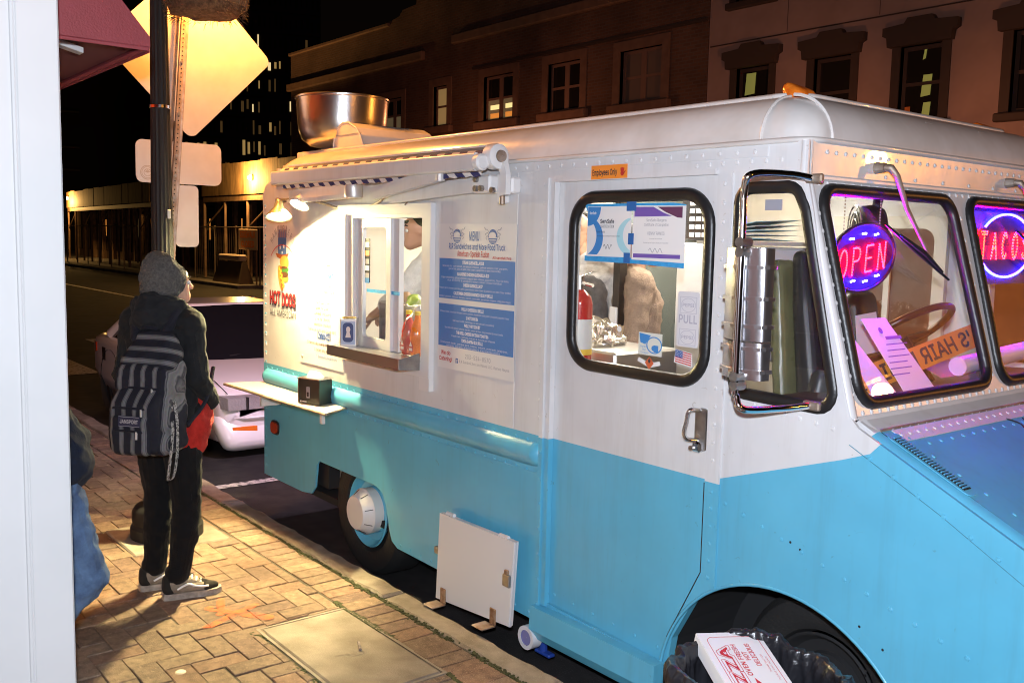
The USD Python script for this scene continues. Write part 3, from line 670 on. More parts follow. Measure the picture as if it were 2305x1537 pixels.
# door
dr = obj('door', side(door_o.buffer(.012).difference(unary_union([door_win, blue_zone])), YS + .016, YS + .05), M['white'], tr, label='sliding entry door, white above and blue below')
obj('lower_door_panel', side(door_o.buffer(.012).difference(door_win).intersection(blue_zone), YS + .016, YS + .05), M['blue'], dr)
obj('door_glass', side(door_win.buffer(.01), YS + .012, YS + .0158), M['glass'], dr)
def gasket(poly, w, y0, y1, name, parent, n=None):
    """rounded rubber section swept round a polygon edge"""
    c = np.array(poly.exterior.coords)[:-1]
    s = LineString(list(c) + [c[0]]); k = int(s.length / .02); P = [s.interpolate(i / k, normalized=True).coords[0] for i in range(k)]
    pts = [(p[0], (y0 + y1) / 2, p[1]) for p in P]
    t = tube(pts, w, 8, closed=True); v = np.asarray(t.vertices); v[:, 1] = (y0 + y1) / 2 + (v[:, 1] - (y0 + y1) / 2) * .72; t.vertices = v
    return obj(name, t, M['rubber'], parent, smooth=True)
gasket(door_win, .024, YS, YS + .03, 'door_window_gasket', dr)
hb = obj('door_handle', extr(rr(-2.212, 1.02, -2.162, 1.172, .015), .012, (0, YS + .016, 0), *FS), M['steel_dull'], dr, label='chrome pull handle on a worn plate')
obj('handle_bar', tube(smooth_path([(-2.19, YS + .01, 1.165), (-2.205, YS - .035, 1.165), (-2.214, YS - .04, 1.12), (-2.222, YS - .04, 1.085), (-2.215, YS - .03, 1.062), (-2.195, YS + .005, 1.055)], 6), [.008] * 31, 10), M['chrome'], dr, smooth=True)
obj('lock_body', box(-2.21, -2.17, YS - .016, YS + .012, 1.016, 1.055, .008), M['chrome'], dr)
obj('lock_cylinder', cyl((-2.205, YS - .006, 1.03), (-2.205, YS - .024, 1.03), .009, sides=12), M['steel_dull'], dr)
# door frame posts and head rail
obj('door_post', side(sbox(-3.010, ZB, -2.982, 2.0), YS - .012, YS + .0145), M['white'], tr)
obj('door_post', side(sbox(-3.010, .20, -2.982, ZB - .001), YS - .012, YS + .0145), M['blue'], tr)
obj('lower_door_post', side(sbox(-3.034, .112, -3.012, ZB), YS - .022, YS - .001), M['blue'], tr)
obj('upper_door_post', side(sbox(-3.034, ZB, -3.012, 2.0), YS - .022, YS - .001), M['white'], tr)
obj('door_head_rail', side(sbox(-2.981, 1.982, -2.155, 2.0), YS - .012, YS - .001), M['white'], tr)
obj('front_door_post', side(sbox(-2.148, ZB, -2.085, 1.985), YS - .006, YS - .001), M['white'], tr)
obj('lower_front_door_post', side(sbox(-2.148, .55, -2.085, ZB), YS - .006, YS - .001), M['blue'], tr)
# door step
obj('door_step', extr(Polygon([(0, .0), (.05, 0), (.055, -.10), (.03, -.145), (-.02, -.16), (-.35, -.16), (-.35, -.12), (0, -.12)]), .72, (-2.31, YS, .196), (0, -1, 0), (0, 0, 1)), M['blue'], tr)
# rub rail swage on the lower side
sw_ = Polygon([(-.001, -.052), (.012, -.05), (.030, -.030), (.036, 0), (.030, .030), (.012, .05), (-.001, .052)])
rail_pts = []
ang = np.linspace(0, PI, 9)
m_ = extr(sw_, 2.68, (-3.08, YS, .838), (0, -1, 0), (0, 0, 1))
capL = lathe([(.052, 0), (.048, .012), (.03, .030), (.001, .036)], (-5.76, YS, .838), (0, -1, 0), 20); capR = lathe([(.052, 0), (.048, .012), (.03, .030), (.001, .036)], (-3.08, YS, .838), (0, -1, 0), 20)
obj('rub_rail', m_, M['blue'], tr, smooth=40)
obj('rail_end', capL, M['blue'], tr, smooth=40); obj('rail_end', capR, M['blue'], tr, smooth=40)
obj('rail_flange', side(sbox(-5.82, .752, -3.036, .760), YS - .004, YS - .001), M['blue'], tr)
# rocker, wheel housings and everything dark below
obj('underbody', cat_([box(-5.7, -5.05, YS + .06, YF - .05, .24, .5), box(-4.2, -2.4, YS + .10, YF - .05, .14, .35), box(-5.05, -4.2, YS + .36, YF - .36, .3, .6), box(-5.05, -4.2, YS + .05, YF - .05, .66, .70), box(-4.22, -4.2, YS + .05, YS + .37, .14, .7), box(-2.42, -2.4, YS + .05, YS + .4, .1, .7), box(-2.4, -.6, YS + .05, YF - .05, .70, .74), box(-2.4, -.6, YS + .42, YF - .42, .2, .7)]), M['dark'], tr)
# wheels
def wheel(cx, cz, R, y, front=False):
    w = obj('wheel', lathe([(R - .15, .06), (R - .13, .005), (R - .08, -.012), (R - .03, .0), (R - .005, .03), (R, .06), (R, .19), (R - .02, .22), (R - .14, .22), (R - .15, .06)], (cx, y, cz), (0, 1, 0), 40), M['tyre'], tr, smooth=35)
    rim = lathe([(.205, .006), (.198, .0), (.19, .006), (.182, .03), (.17, .045), (.13, .052), (.125, .035), (.001, .035)], (cx, y, cz), (0, 1, 0), 40)
    obj('rim', rim, M['dark'] if front else M['blue'], w, smooth=35)
    if not front:
        obj('hub_cap', lathe([(.125, .05), (.128, -.02), (.118, -.03), (.094, -.072), (.090, -.076), (.0001, -.078)], (cx, y, cz), (0, 1, 0), 40), M['white_plain'], w, smooth=30)
        for k in range(8):
            a = k * PI / 4 + .3; q = np.array([math.cos(a), 0, math.sin(a)])
            obj('hub_slot', tube([np.array([cx, y - .026, cz]) + q * .121, np.array([cx, y - .066, cz]) + q * .0985], .0022, 5), M['black_matt'], w)
    return w
wheel(-4.56, .232, .362, YS + .035)
wheel(-1.80, .215, .345, YS + .24, True)
wheel(-4.56, .232, .362, YF - .26); wheel(-1.80, .215, .345, YF - .36, True)
obj('wheel_arch_lip', tube([(-1.815 + .522 * math.cos(a), YS + .004, .10 + .522 * math.sin(a)) for a in np.linspace(-.05, PI - .02, 40)], .007, 6), M['blue'], tr, smooth=True)
obj('wheel_housing', cat_([lathe([(.53, .03), (.53, .42), (.1, .421)], (-1.815, YS, .10), (0, 1, 0), 40)]), M['dark'], tr)

# --- roof: rounded cove round the top, flat in the middle
def roof_shell():
    R = .165; rows = []
    for th in np.linspace(0, PI / 2, 9):
        ins = R * (1 - math.cos(th)); z = ZG + R * math.sin(th)
        rb = .30 * (1 - math.cos(th)) ; rc = .10
        x0, x1, y0, y1 = XR + .0 + ins + .10 * math.sin(th), -1.80 - ins, YS + ins, YF - ins
        p = []
        for (cx, cy, a0, r) in ((x0 + .22, y0 + .22, PI, .22), (x1 - rc, y0 + rc, 1.5 * PI, rc), (x1 - rc, y1 - rc, 0, rc), (x0 + .22, y1 - .22, .5 * PI, .22)):
            for a in np.linspace(a0, a0 + PI / 2, 8): p.append((cx + r * math.cos(a), cy + r * math.sin(a), z))
        rows.append(p)
    n = len(rows[0]); V = [q for r in rows for q in r]; F = []
    for i in range(len(rows) - 1):
        for j in range(n):
            k = (j + 1) % n; F += [(i * n + j, i * n + k, (i + 1) * n + k), (i * n + j, (i + 1) * n + k, (i + 1) * n + j)]
    V.append(((XR - 1.8) / 2, (YS + YF) / 2, ZG + R + .012)); c = len(V) - 1; b = (len(rows) - 1) * n
    F += [(b + j, b + (j + 1) % n, c) for j in range(n)]
    return trimesh.Trimesh(np.array(V), F, process=False), rows
rs, rrows = roof_shell()
obj('roof', rs, M['roof'], tr, smooth=50)
rim = [np.array(p) + (0, 0, .006) for p in rrows[-1]]
obj('roof_seam', tube(rim, .011, 6, closed=True), M['roof'], tr, smooth=True)
obj('rain_gutter', tube([(XR + .2, YS - .004, ZG + .002), (-3.5, YS - .006, ZG + .002), (-1.86, YS - .004, ZG + .002), (-1.81, YS + .02, ZG + .002), (-1.795, YS + .07, ZG + .002), (-1.795, 4.0, ZG + .002), (-1.795, YF - .1, ZG + .002)], .010, 6), M['roof'], tr, smooth=True)
obj('head_band', side(sbox(-3.3, ZG - .045, -1.95, ZG - .012), YS - .005, YS - .001), M['white'], tr)
for k, x in enumerate((-1.985,)):
    P = [(x, YS + .165 * (1 - math.cos(t)) - .001, ZG + .165 * math.sin(t)) for t in np.linspace(0.02, 1.5, 10)]
    obj('corner_cap_seam', tube(P, .005, 6), M['roof'], tr)
P = [(-1.80 - .165 * (1 - math.cos(t)) + .001, YS + .125, ZG + .165 * math.sin(t)) for t in np.linspace(0.02, 1.5, 10)]
obj('corner_cap_seam', tube(P, .006, 6), M['roof'], tr)
obj('clearance_lamp', blob([[((-2.0, 2.80, 2.245), .035), ((-2.03, 2.80, 2.275), .022), ((-2.0, 2.86, 2.245), .035)]], .012, 6), M['amber'], tr, smooth=True, label='amber lamp on the near front roof corner')
obj('clearance_lamp', blob([[((-1.99, 4.08, 2.235), .03), ((-2.01, 4.08, 2.258), .02), ((-1.99, 4.17, 2.235), .03)]], .012, 6), M['amber'], tr, smooth=True)
for y in (3.42, 3.82, 4.30):
    obj('marker_clip', extr(rr(-.028, -.012, .028, .012, .004), .014, (-1.866, y, 2.188), (0, 1, -.05), (-.55, 0, .83)), M['alu_sign'], tr)

# --- front: header, pillars, windshields, cowl, bonnet
WX = lambda z: -1.80 + (1.96 - z) * .282
WU = unit((-.282, 0, 1)); WS = math.hypot(1, .282)
def wf(poly, depth, lift=0.0):
    """(y, z) polygon on the raked windscreen plane, thickness going inwards"""
    p = affinity.affine_transform(poly, [1, 0, 0, WS, 0, -1.96 * WS])
    N = np.cross((0, 1, 0), WU)
    return extr(p, depth, np.array([-1.80, 0, 1.96]) - N * depth, (0, 1, 0), WU, lift)
w1 = Polygon([(2.655, 1.925), (3.42, 1.925), (3.485, 1.86), (3.50, 1.30), (3.46, 1.268), (2.70, 1.268), (2.66, 1.30)]).buffer(-.03).buffer(.03, quad_segs=6)
w1 = Polygon([(2.652, 1.928), (3.470, 1.928), (3.488, 1.268), (2.650, 1.268)]).buffer(-.07).buffer(.07, quad_segs=7)
w2 = affinity.scale(w1, -1, 1, origin=(3.53, 1.6))
front_face = sbox(YS + .012, 1.225, YF - .012, 1.962).difference(unary_union([w1, w2]))
obj('windscreen_frame', wf(front_face, .012), M['white'], tr)
obj('corner_pillar', tube([(WX(z) - .016, YS + .018, z) for z in np.linspace(1.225, 1.962, 6)], .019, 10), M['white'], tr, smooth=True)
for w in (w1, w2):
    g = obj('windscreen', wf(w.buffer(.008), .005, -.015), M['glass'], tr)
    s = LineString(list(w.exterior.coords)); k = int(s.length / .02)
    P = [s.interpolate(i / k, normalized=True).coords[0] for i in range(k)]
    obj('windscreen_gasket', tube([(WX(z) + .002, y, z) for y, z in P], .021, 8, closed=True), M['rubber'], g, smooth=True)
hd = sbox(YS, 1.958, YF, ZG)
obj('header_panel', box(-1.86, -1.80, YS + .004, YF, 1.960, ZG, .004), M['roof'], tr)
obj('header_lip', box(-1.82, -1.785, YS + .05, YF - .05, 1.952, 1.972, .006), M['white'], tr)
obj('header_corner', lathe([(.02, 0), (.02, ZG - 1.96)], (-1.818, YS + .018, 1.96), sides=14), M['white'], tr, smooth=40)
# cowl below the windscreen and the sloping bonnet
def strip(prof, y0, y1):
    """(x, z) line swept across the truck"""
    V = []; F = []
    for x, z in prof: V += [(x, y0, z), (x, y1, z)]
    for i in range(len(prof) - 1): a = 2 * i; F += [(a, a + 2, a + 3), (a, a + 3, a + 1)]
    return trimesh.Trimesh(np.array(V), F, process=False)
yb0, yb1 = YS + .055, YF - .055
cowl = strip([(-1.64, 1.27), (-1.592, 1.232), (-1.586, 1.222), (-1.535, 1.196)], yb0 - .03, yb1 + .03)
obj('cowl', cowl, M['white'], tr)
bonnet = strip([(-1.530, 1.1955), (-1.08, .977), (-.62, .757), (-.56, .70), (-.53, .60), (-.525, .30)], yb0, yb1)
obj('bonnet', bonnet, M['blue'], tr, smooth=30)
# rounded edges between bonnet and flanks
edge = []
for (x, z) in [(-1.59, 1.228), (-1.535, 1.196), (-1.08, .977), (-.62, .757), (-.56, .70)]:
    for a in np.linspace(0, PI / 2, 7):
        nx, nz = .436, .90
        r = .055
        edge.append((x - nx * r * (1 - math.sin(a)), YS + r - r * math.cos(a), z - nz * r * (1 - math.sin(a))))
F = []
for i in range(4):
    for j in range(6): a = i * 7 + j; F += [(a, a + 7, a + 8), (a, a + 8, a + 1)]
ed = trimesh.Trimesh(np.array(edge), F, process=False)
fa = np.asarray(ed.faces); cx = ed.triangles_center[:, 0]
obj('cowl_edge', trimesh.Trimesh(ed.vertices, fa[cx < -1.535 + .02], process=True), M['white'], tr, smooth=40)
obj('bonnet_edge', trimesh.Trimesh(ed.vertices, fa[cx >= -1.535 + .02], process=True), M['blue'], tr, smooth=40)
obj('far_side_panel', side(unary_union([skirt, fronts]).difference(unary_union([arch_f, sbox(-2.86, 1.0, -2.26, 1.9), affinity.scale(cab_win, 1, 1)])), YF - .045, YF), M['white'], tr)
obj('rear_panel', box(XR, XR + .04, YS + .046, YF - .046, .2, ZG), M['white'], tr)
obj('cowl_seam', box(-1.536, -1.530, yb0, yb1, 1.194, 1.203), M['galv'], tr)
bs = lambda s, y, up=0.0: np.array([-1.53 + s * .8994, y, 1.1955 - s * .4371]) + np.array([.4371, 0, .8994]) * up
BX = unit((.8994, 0, -.4371)); BN = np.array([.4371, 0, .8994])
# bonnet vent: slot grille of louvres
vt = obj('bonnet_vent', extr(rr(-.012, -.018, .282, .045, .02), .003, bs(.03, 2.664, .001), BX, (0, 1, 0)), M['blue'], tr, label='louvred air vent along the bonnet edge')
obj('vent_opening', extr(sbox(0, -.012, .249, .026), .002, bs(.04, 2.668, .0042), BX, (0, 1, 0)), M['black_matt'], vt)
for k in range(24):
    obj('louvre', extr(sbox(k * .0104, -.013, k * .0104 + .0038, .027), .004, bs(.041, 2.668, .0065), BX, (0, 1, 0)), M['blue'], vt)
# painted white band at the back of the bonnet
obj('bonnet_band', extr(sbox(0, 0, .055, yb1 - yb0 - .05), .002, bs(.004, yb0 + .05, .0005), BX, (0, 1, 0)), M['white'], tr)
# nose: grille, headlights, bumper
obj('front_bumper', box(-.53, -.40, YS - .02, YF + .02, .02, .17, .03), M['white'], tr)
gr_ = obj('grille', box(-.526, -.505, YS + .55, YF - .55, .24, .52, .01), M['black'], tr)
for k in range(6): obj('grille_bar', box(-.508, -.495, YS + .56, YF - .56, .26 + k * .045, .275 + k * .045, .003), M['galv'], gr_)
for y in (YS + .30, YF - .30):
    hl_ = obj('headlight', lathe([(.10, 0), (.10, .02), (.085, .03), (.05, .045), (.001, .05)], (-.527, y, .42), (1, 0, 0), 24), M['lamp_glass'], tr, smooth=40)
    obj('headlight_ring', lathe([(.115, 0), (.115, .02), (.10, .03), (.10, .0)], (-.527, y, .42), (1, 0, 0), 24), M['chrome'], hl_, smooth=40)
# signature scribbled on the bonnet
sc = [bs(.055 + .05 * abs(math.sin(t * 1.9)) + .05 * t / 8, 3.36 + t * .05 + .02 * math.sin(t * 5), .0015) for t in np.linspace(0, 8, 60)]
obj('scribble', tube(sc, .003, 4), M['print_dark'], tr)
# rivets
rv = []
for z in (.8945, .765): rv += line_pts((-5.78, YS, z), (-3.06, YS, z), .075)
rvl = [(-5.795, YS, z) for z in np.arange(.25, 1.95, .062)] + [(-3.022, YS - .022, z) for z in np.arange(.2, .9, .11)] + line_pts((-4.15, YS, .15), (-3.1, YS, .135), .1)
rvw = [(-5.795, YS, z) for z in np.arange(.98, 1.95, .062)] + line_pts((-3.25, YS - .005, ZG - .028), (-2.0, YS - .005, ZG - .028), .075)
rvw += [(-3.06, YS, z) for z in np.arange(1.0, 2.0, .075)] + line_pts((-2.118, YS - .006, 1.0), (-2.118, YS - .006, 1.95), .062) + line_pts((-2.02, YS, 1.225), (-1.66, YS, 1.19), .06) + line_pts((-2.25, YS, 2.015), (-1.9, YS, 2.02), .06)
rvl += line_pts((-1.53, YS, 1.12), (-.9, YS, .80), .085) + line_pts((-2.06, YS, .86), (-1.2, YS, .62), .08) + [(-2.118, YS - .006, z) for z in np.arange(.58, .92, .062)] + line_pts((-1.0, YS, .75), (-1.0, YS, .2), .07) 
rvl += line_pts((-2.95, YS + .016, .255), (-2.36, YS + .016, .235), .12)
obj('body_rivets', domes(rvw, (0, -1, 0), .0085), M['white'], tr, kind='stuff', smooth=40)
obj('lower_rivets', domes(rvl + rv, (0, -1, 0), .0085), M['blue'], tr, kind='stuff', smooth=40)
fr = line_pts((-1.80, 2.70, 2.045), (-1.80, 4.40, 2.045), .052) + line_pts((-1.80, 3.05, 1.985), (-1.80, 4.4, 1.985), .2)
fr += line_pts((WX(1.945) + .0, 2.66, 1.945), (WX(1.945), 4.4, 1.945), .048) + line_pts((WX(1.242), 2.66, 1.242), (WX(1.242), 4.4, 1.242), .048)
fr += [(WX(z), 2.628, z) for z in np.arange(1.3, 1.9, .055)] + [(WX(z), 3.53, z) for z in np.arange(1.3, 1.9, .08)]
obj('front_rivets', domes(fr, (1, 0, .28), .0085), M['white'], tr, kind='stuff', smooth=40)
br = [bs(s, y) for s in (-.006 + .0, ) for y in np.arange(2.72, 4.35, .05)] + [bs(.03, y, .002) for y in np.arange(2.72, 4.35, .05)]
obj('bonnet_rivets', domes([p for p in br], BN, .0075), M['white'], tr, kind='stuff', smooth=40)
br = [bs(s, 2.735, .0) for s in np.arange(.05, 1.0, .09)] + [bs(.085, y, .0) for y in np.arange(2.8, 4.3, .07)]
obj('bonnet_rivets', domes(br, BN, .0075), M['blue'], tr, kind='stuff', smooth=40)
# fender seam and body seams
obj('fender_seam', tube([(-1.60, YS - .001, 1.15), (-1.30, YS - .001, 1.0), (-.98, YS - .001, .82), (-.98, YS - .001, .1)], .0013, 5), mat('seam_blue', (.05, .22, .31), .5), tr)
obj('panel_seam', tube([(-2.152, YS - .004, .915), (-2.152, YS - .004, .59), (-2.30, YS - .001, .30)], .002, 5), M['black'], tr)
obj('panel_seam', box(-3.236, -3.233, YS - .002, YS + .001, ZB + .002, 2.03), M['white_plain'], tr)
for x, z in ((-1.79, .795), (-1.752, .78), (-1.53, .60), (-1.45, .555), (-1.50, .47), (-1.39, .47)):
    obj('screw_hole', domes([(x, YS - .0005, z)], (0, -1, 0), .0045, .0006, 8), M['black_matt'], tr)
# cab side window
obj('cab_side_glass', side(cab_win.buffer(.008), YS + .02, YS + .024), M['glass'], tr)
gasket(cab_win, .022, YS - .008, YS + .02, 'cab_window_gasket', tr)
# sun strip sticker on the cab side window
obj('window_tab', side(sbox(-1.965, 1.86, -1.90, 1.895), YS + .015, YS + .018), M['print_grey'], tr)

# --- mirror: bar bracket with two glasses in a ribbed chrome case
MY = 2.42
mr = obj('mirror_bar', tube(smooth_path([(-1.77, YS - .01, 1.955), (-1.80, 2.50, 1.965), (-1.825, MY - .065, 1.955), (-1.848, MY - .065, 1.90), (-1.848, MY - .065, 1.80), (-1.848, MY - .065, 1.34), (-1.842, MY - .065, 1.285), (-1.82, MY - .055, 1.248), (-1.785, 2.49, 1.243), (-1.735, YS - .012, 1.252)], 7), .0115, 10), M['chrome'], tr, smooth=True, label='chrome bar mirror with ribbed case')
M['mirror_back'] = mat('mirror_back_chrome', (.76, .76, .79), .22, .97, bump=.04, bscale=40)
def mirror_case(z0, z1, buf=0.0):
    prof = Polygon([(-.085, .02), (-.085, -.004), (-.078, -.016), (-.06, -.024), (-.012, -.046), (.012, -.047), (.06, -.026), (.078, -.016), (.085, -.004), (.085, .02)])
    m = extr(prof.buffer(buf), z1 - z0, (-1.868, MY, z0), (.995, -.10, 0), (.10, .995, 0)); return m
obj('mirror_case', mirror_case(1.455, 1.738), M['mirror_back'], mr, smooth=35)
obj('mirror_case', mirror_case(1.335, 1.450), M['mirror_back'], mr, smooth=35)
for z in (1.50, 1.585, 1.68, 1.362, 1.432):
    obj('case_rib', mirror_case(z - .0055, z + .0055, .008), M['mirror_back'], mr, smooth=35)
for z in (1.755, 1.725, 1.318, 1.345): obj('clamp', cyl((-1.848, MY - .078, z), (-1.848, MY - .03, z), .016, sides=10), M['steel_dull'], mr)
for q in ((-1.765, YS - .002, 1.955), (-1.73, YS - .002, 1.252)): obj('bracket_foot', box(q[0] - .03, q[0] + .03, q[1] - .02, q[1], q[2] - .014, q[2] + .014, .005), M['galv'], mr)

# --- wipers
def wiper(y0, flip=1):
    wp = obj('wiper_arm', tube([(-1.775, y0, 2.012), (-1.750, y0 + .008, 2.010), (-1.735, y0 + .022, 1.985), (WX(1.88) + .05, y0 + .085, 1.88), (WX(1.735) + .033, y0 + .195, 1.735)], [.014, .014, .011, .008, .005], 8), M['galv'], tr, smooth=True)
    obj('wiper_pivot', cyl((-1.80, y0, 2.012), (-1.765, y0, 2.012), .02, .016, 12), M['galv'], wp)
    a, b = np.array([WX(1.825) + .030, y0 - .035, 1.825]), np.array([WX(1.64) + .028, y0 + .31, 1.64])
    obj('wiper_blade', tube([a, a + (b - a) * .5, b], [.004, .007, .004], 6), M['rubber'], wp)
    obj('blade_holder', tube([a + (b - a) * .18 + (.01, 0, 0), a + (b - a) * .5 + (.024, 0, .0), a + (b - a) * .85 + (.01, 0, 0)], [.004, .008, .004], 6), M['black'], wp)
wiper(2.985); wiper(3.93)

# --- serving window with its frame, sliding pane and steel ledge
sv = obj('serving_window', side(sbox(-4.785, 1.065, -3.862, 1.912).difference(sbox(-4.70, 1.13, -3.935, 1.862)), YS - .030, YS - .001), M['white_plain'], tr, label='white framed serving window with sliding pane and steel ledge')
obj('lower_board', side(sbox(-4.60, 1.066, -3.936, 1.129), YS - .018, YS - .001), M['white_plain'], sv)
obj('right_board', side(sbox(-3.95, 1.0, -3.862, 1.064), YS - .028, YS - .001), M['white_plain'], sv)
obj('reveal', side(sbox(-4.70, 1.125, -3.935, 1.862).difference(sbox(-4.645, 1.145, -3.95, 1.843)), YS - .012, YS + .07), M['white_plain'], sv)
alu = mat('white_aluminium', (.66, .66, .68), .35, .1)
obj('sliding_pane_frame', side(sbox(-4.63, 1.15, -4.292, 1.84).difference(rr(-4.580, 1.205, -4.335, 1.795, .02)), YS + .012, YS + .034), alu, sv)
obj('pane', side(rr(-4.588, 1.195, -4.327, 1.805, .02), YS + .022, YS + .025), M['glass'], sv)
obj('mullion', side(sbox(-4.290, 1.15, -4.238, 1.84), YS + .03, YS + .06), alu, sv)
for k in range(3): obj('track', side(sbox(-4.665 + k * .022, 1.15, -4.655 + k * .022, 1.84), YS - .004 + .012 * k, YS + .01 + .012 * k), alu, sv)
st = obj('payment_sticker', side(sbox(-4.568, 1.50, -4.516, 1.735), YS + .0195, YS + .0215), M['black'], sv)
for z, c in ((1.70, 'print_white'), (1.655, 'bun'), (1.61, 'print_grey'), (1.575, 'print_white'), (1.535, 'print_grey'), (1.508, 'mid_blue')):
    obj('card_mark', side(sbox(-4.562, z - .012, -4.522, z + .016), YS + .018, YS + .0195), M[c], sv)
LZ = 1.152
led = obj('steel_ledge', extr(Polygon([(-4.675, 2.455), (-3.945, 2.455), (-3.945, YS - .03), (-4.60, YS - .03), (-4.70, YS - .03)]), .006, (0, 0, LZ), *FZ), M['steel'], sv)
obj('ledge_lip', box(-4.677, -3.945, 2.449, 2.455, LZ - .048, LZ + .007), M['steel'], sv)
obj('ledge_bracket', hull_pts([(-3.947, 2.452, LZ + .006), (-3.947, YS - .03, LZ + .03), (-3.947, 2.452, LZ - .048), (-3.947, YS - .03, LZ - .055), (-3.941, 2.452, LZ + .006), (-3.941, YS - .03, LZ + .03), (-3.941, 2.452, LZ - .048), (-3.941, YS - .03, LZ - .055)]), M['steel_dull'], sv)
obj('ledge_left_end', hull_pts([(-4.674, 2.456, LZ), (-4.698, YS - .03, LZ), (-4.674, 2.456, LZ - .048), (-4.698, YS - .03, LZ - .048), (-4.668, 2.456, LZ), (-4.692, YS - .03, LZ), (-4.668, 2.456, LZ - .048), (-4.692, YS - .03, LZ - .048)]), M['steel'], sv)

# --- fold-down counter
ct = obj('counter', extr(Polygon([(-5.88, 2.355), (-4.60, 2.405), (-4.725, YS - .004), (-5.82, YS - .004)]), .014, (0, 0, .782), *FZ), mat('counter_board', (.72, .66, .58), .4, coat=.2), tr, label='cream fold-down counter shelf')
obj('counter_edge', tube([(-5.88, 2.353, .789), (-4.598, 2.403, .789), (-4.723, YS - .006, .789)], .009, 6), M['galv'], ct)
obj('counter_bracket', box(-4.80, -4.775, 2.47, 2.49, .70, .782), M['white_plain'], ct)
obj('counter_bracket', box(-5.6, -5.575, 2.47, YS - .002, .68, .782), M['white_plain'], ct)
# side marker, hatch, drain
mk = obj('side_marker', side(rr(-5.712, .475, -5.60, .565, .03), YS - .008, YS - .001), M['black'], tr)
obj('marker_lens', side(rr(-5.70, .485, -5.612, .555, .025), YS - .018, YS - .008), M['red_lens'], mk)
hp = obj('hatch_board', extr(Polygon([(-3.715, .020), (-3.150, .066), (-3.122, .452), (-3.690, .446)]), .025, (0, YS - .045, 0), *FS), M['white_plain'], tr, label='white hatch board with rusty clips low on the side', smooth=False)
obj('hatch_edge', tube([(-3.152, YS - .06, .064), (-3.124, YS - .06, .452)], .008, 6), alu, hp)
rust = mat('rusty_clip', (.42, .30, .20), .6, .5, col2=(.28, .14, .06), vscale=30)
for x, z in ((-3.645, .035), (-3.255, .062)):
    obj('clip', box(x - .022, x + .022, YS - .080, YS - .072, z - .02, z + .055, .004), rust, hp); obj('clip_foot', box(x - .06, x + .02, YS - .15, YS - .072, z - .028, z - .021, .003), M['galv'], hp)
obj('clip', box(-3.76, -3.69, YS - .055, YS - .02, .228, .262, .004), M['steel_dull'], hp)
obj('clip', box(-3.185, -3.135, YS - .085, YS - .07, .245, .30, .004), M['steel_dull'], hp); obj('clip_foot', box(-3.175, -3.15, YS - .083, YS - .07, .30, .32, .003), rust, hp)
for x in (-3.62, -3.21): obj('hinge', cyl((x - .03, YS - .055, .452), (x + .03, YS - .055, .453), .010, sides=8), M['white_plain'], hp)
pvc = mat('white_pvc', (.70, .70, .72), .35)
pv = obj('drain_pipe', cat_([cyl((-3.05, 2.56, .048), (-3.05, 2.95, .062), .04, sides=18), lathe([(.034, 0), (.052, .0), (.052, .05), (.04, .052)], (-3.05, 2.545, .047), (0, 1, 0), 20)]), pvc, tr, smooth=40, label='white plastic drain pipe with blue tap')
obj('pipe_mouth', lathe([(.034, .0), (.034, -.004), (.001, -.004)], (-3.05, 2.548, .047), (0, -1, 0), 18), mat('pipe_inside', (.20, .20, .42), .6), pv)
obj('tap', cat_([cyl((-3.04, 2.64, .045), (-3.04, 2.64, -.03), .018, sides=10), box(-3.08, -2.98, 2.62, 2.66, -.045, -.028, .006)]), mat('blue_plastic', (.02, .06, .32), .4), pv)
# ------------------------------------------------------------------ roof things
bw = obj('exhaust_bowl', lathe([(.0001, .0), (.12, .003), (.20, .02), (.245, .055), (.268, .11), (.276, .18), (.282, .30), (.290, .303), (.291, .312), (.284, .316), (.272, .312), (.264, .30), (.255, .19), (.20, .09), (.10, .05), (.0001, .05)], (-5.43, 2.95, 2.275), (0, 0, 1), 56), M['steel'], tr, smooth=50, label='big round steel exhaust bowl on the roof')
obj('bowl_neck', lathe([(.17, .0), (.15, .02), (.13, .08), (.13, .12)], (-5.43, 2.95, 2.20), (0, 0, 1), 32), M['steel_dull'], bw, smooth=40)
obj('bowl_curb', box(-5.68, -5.16, 2.76, 3.14, 2.17, 2.262, .008), M['roof'], bw)
vc_prof = Polygon([(-5.275, 2.19), (-5.262, 2.30), (-5.225, 2.372), (-5.16, 2.408), (-5.08, 2.405), (-5.0, 2.372), (-4.945, 2.325), (-4.905, 2.26), (-4.895, 2.19)])
vc_prof = vc_prof.buffer(-.04).buffer(.04, quad_segs=6)
vcm = extr(vc_prof, .52, (0, 3.32, 0), *FS)
vc = obj('vent_cap', vcm, M['roof'], tr, smooth=40, label='white rounded vent cap on the roof')
obj('cap_rim', tube([(x, 2.80, z) for x, z in list(vc_prof.exterior.coords)[:-1]], .006, 6, closed=True), M['roof'], vc, smooth=True)
for z in (2.255, 2.335): obj('cap_seam', box(-5.255, -4.93, 2.796, 2.799, z, z + .003), M['print_grey'], vc)
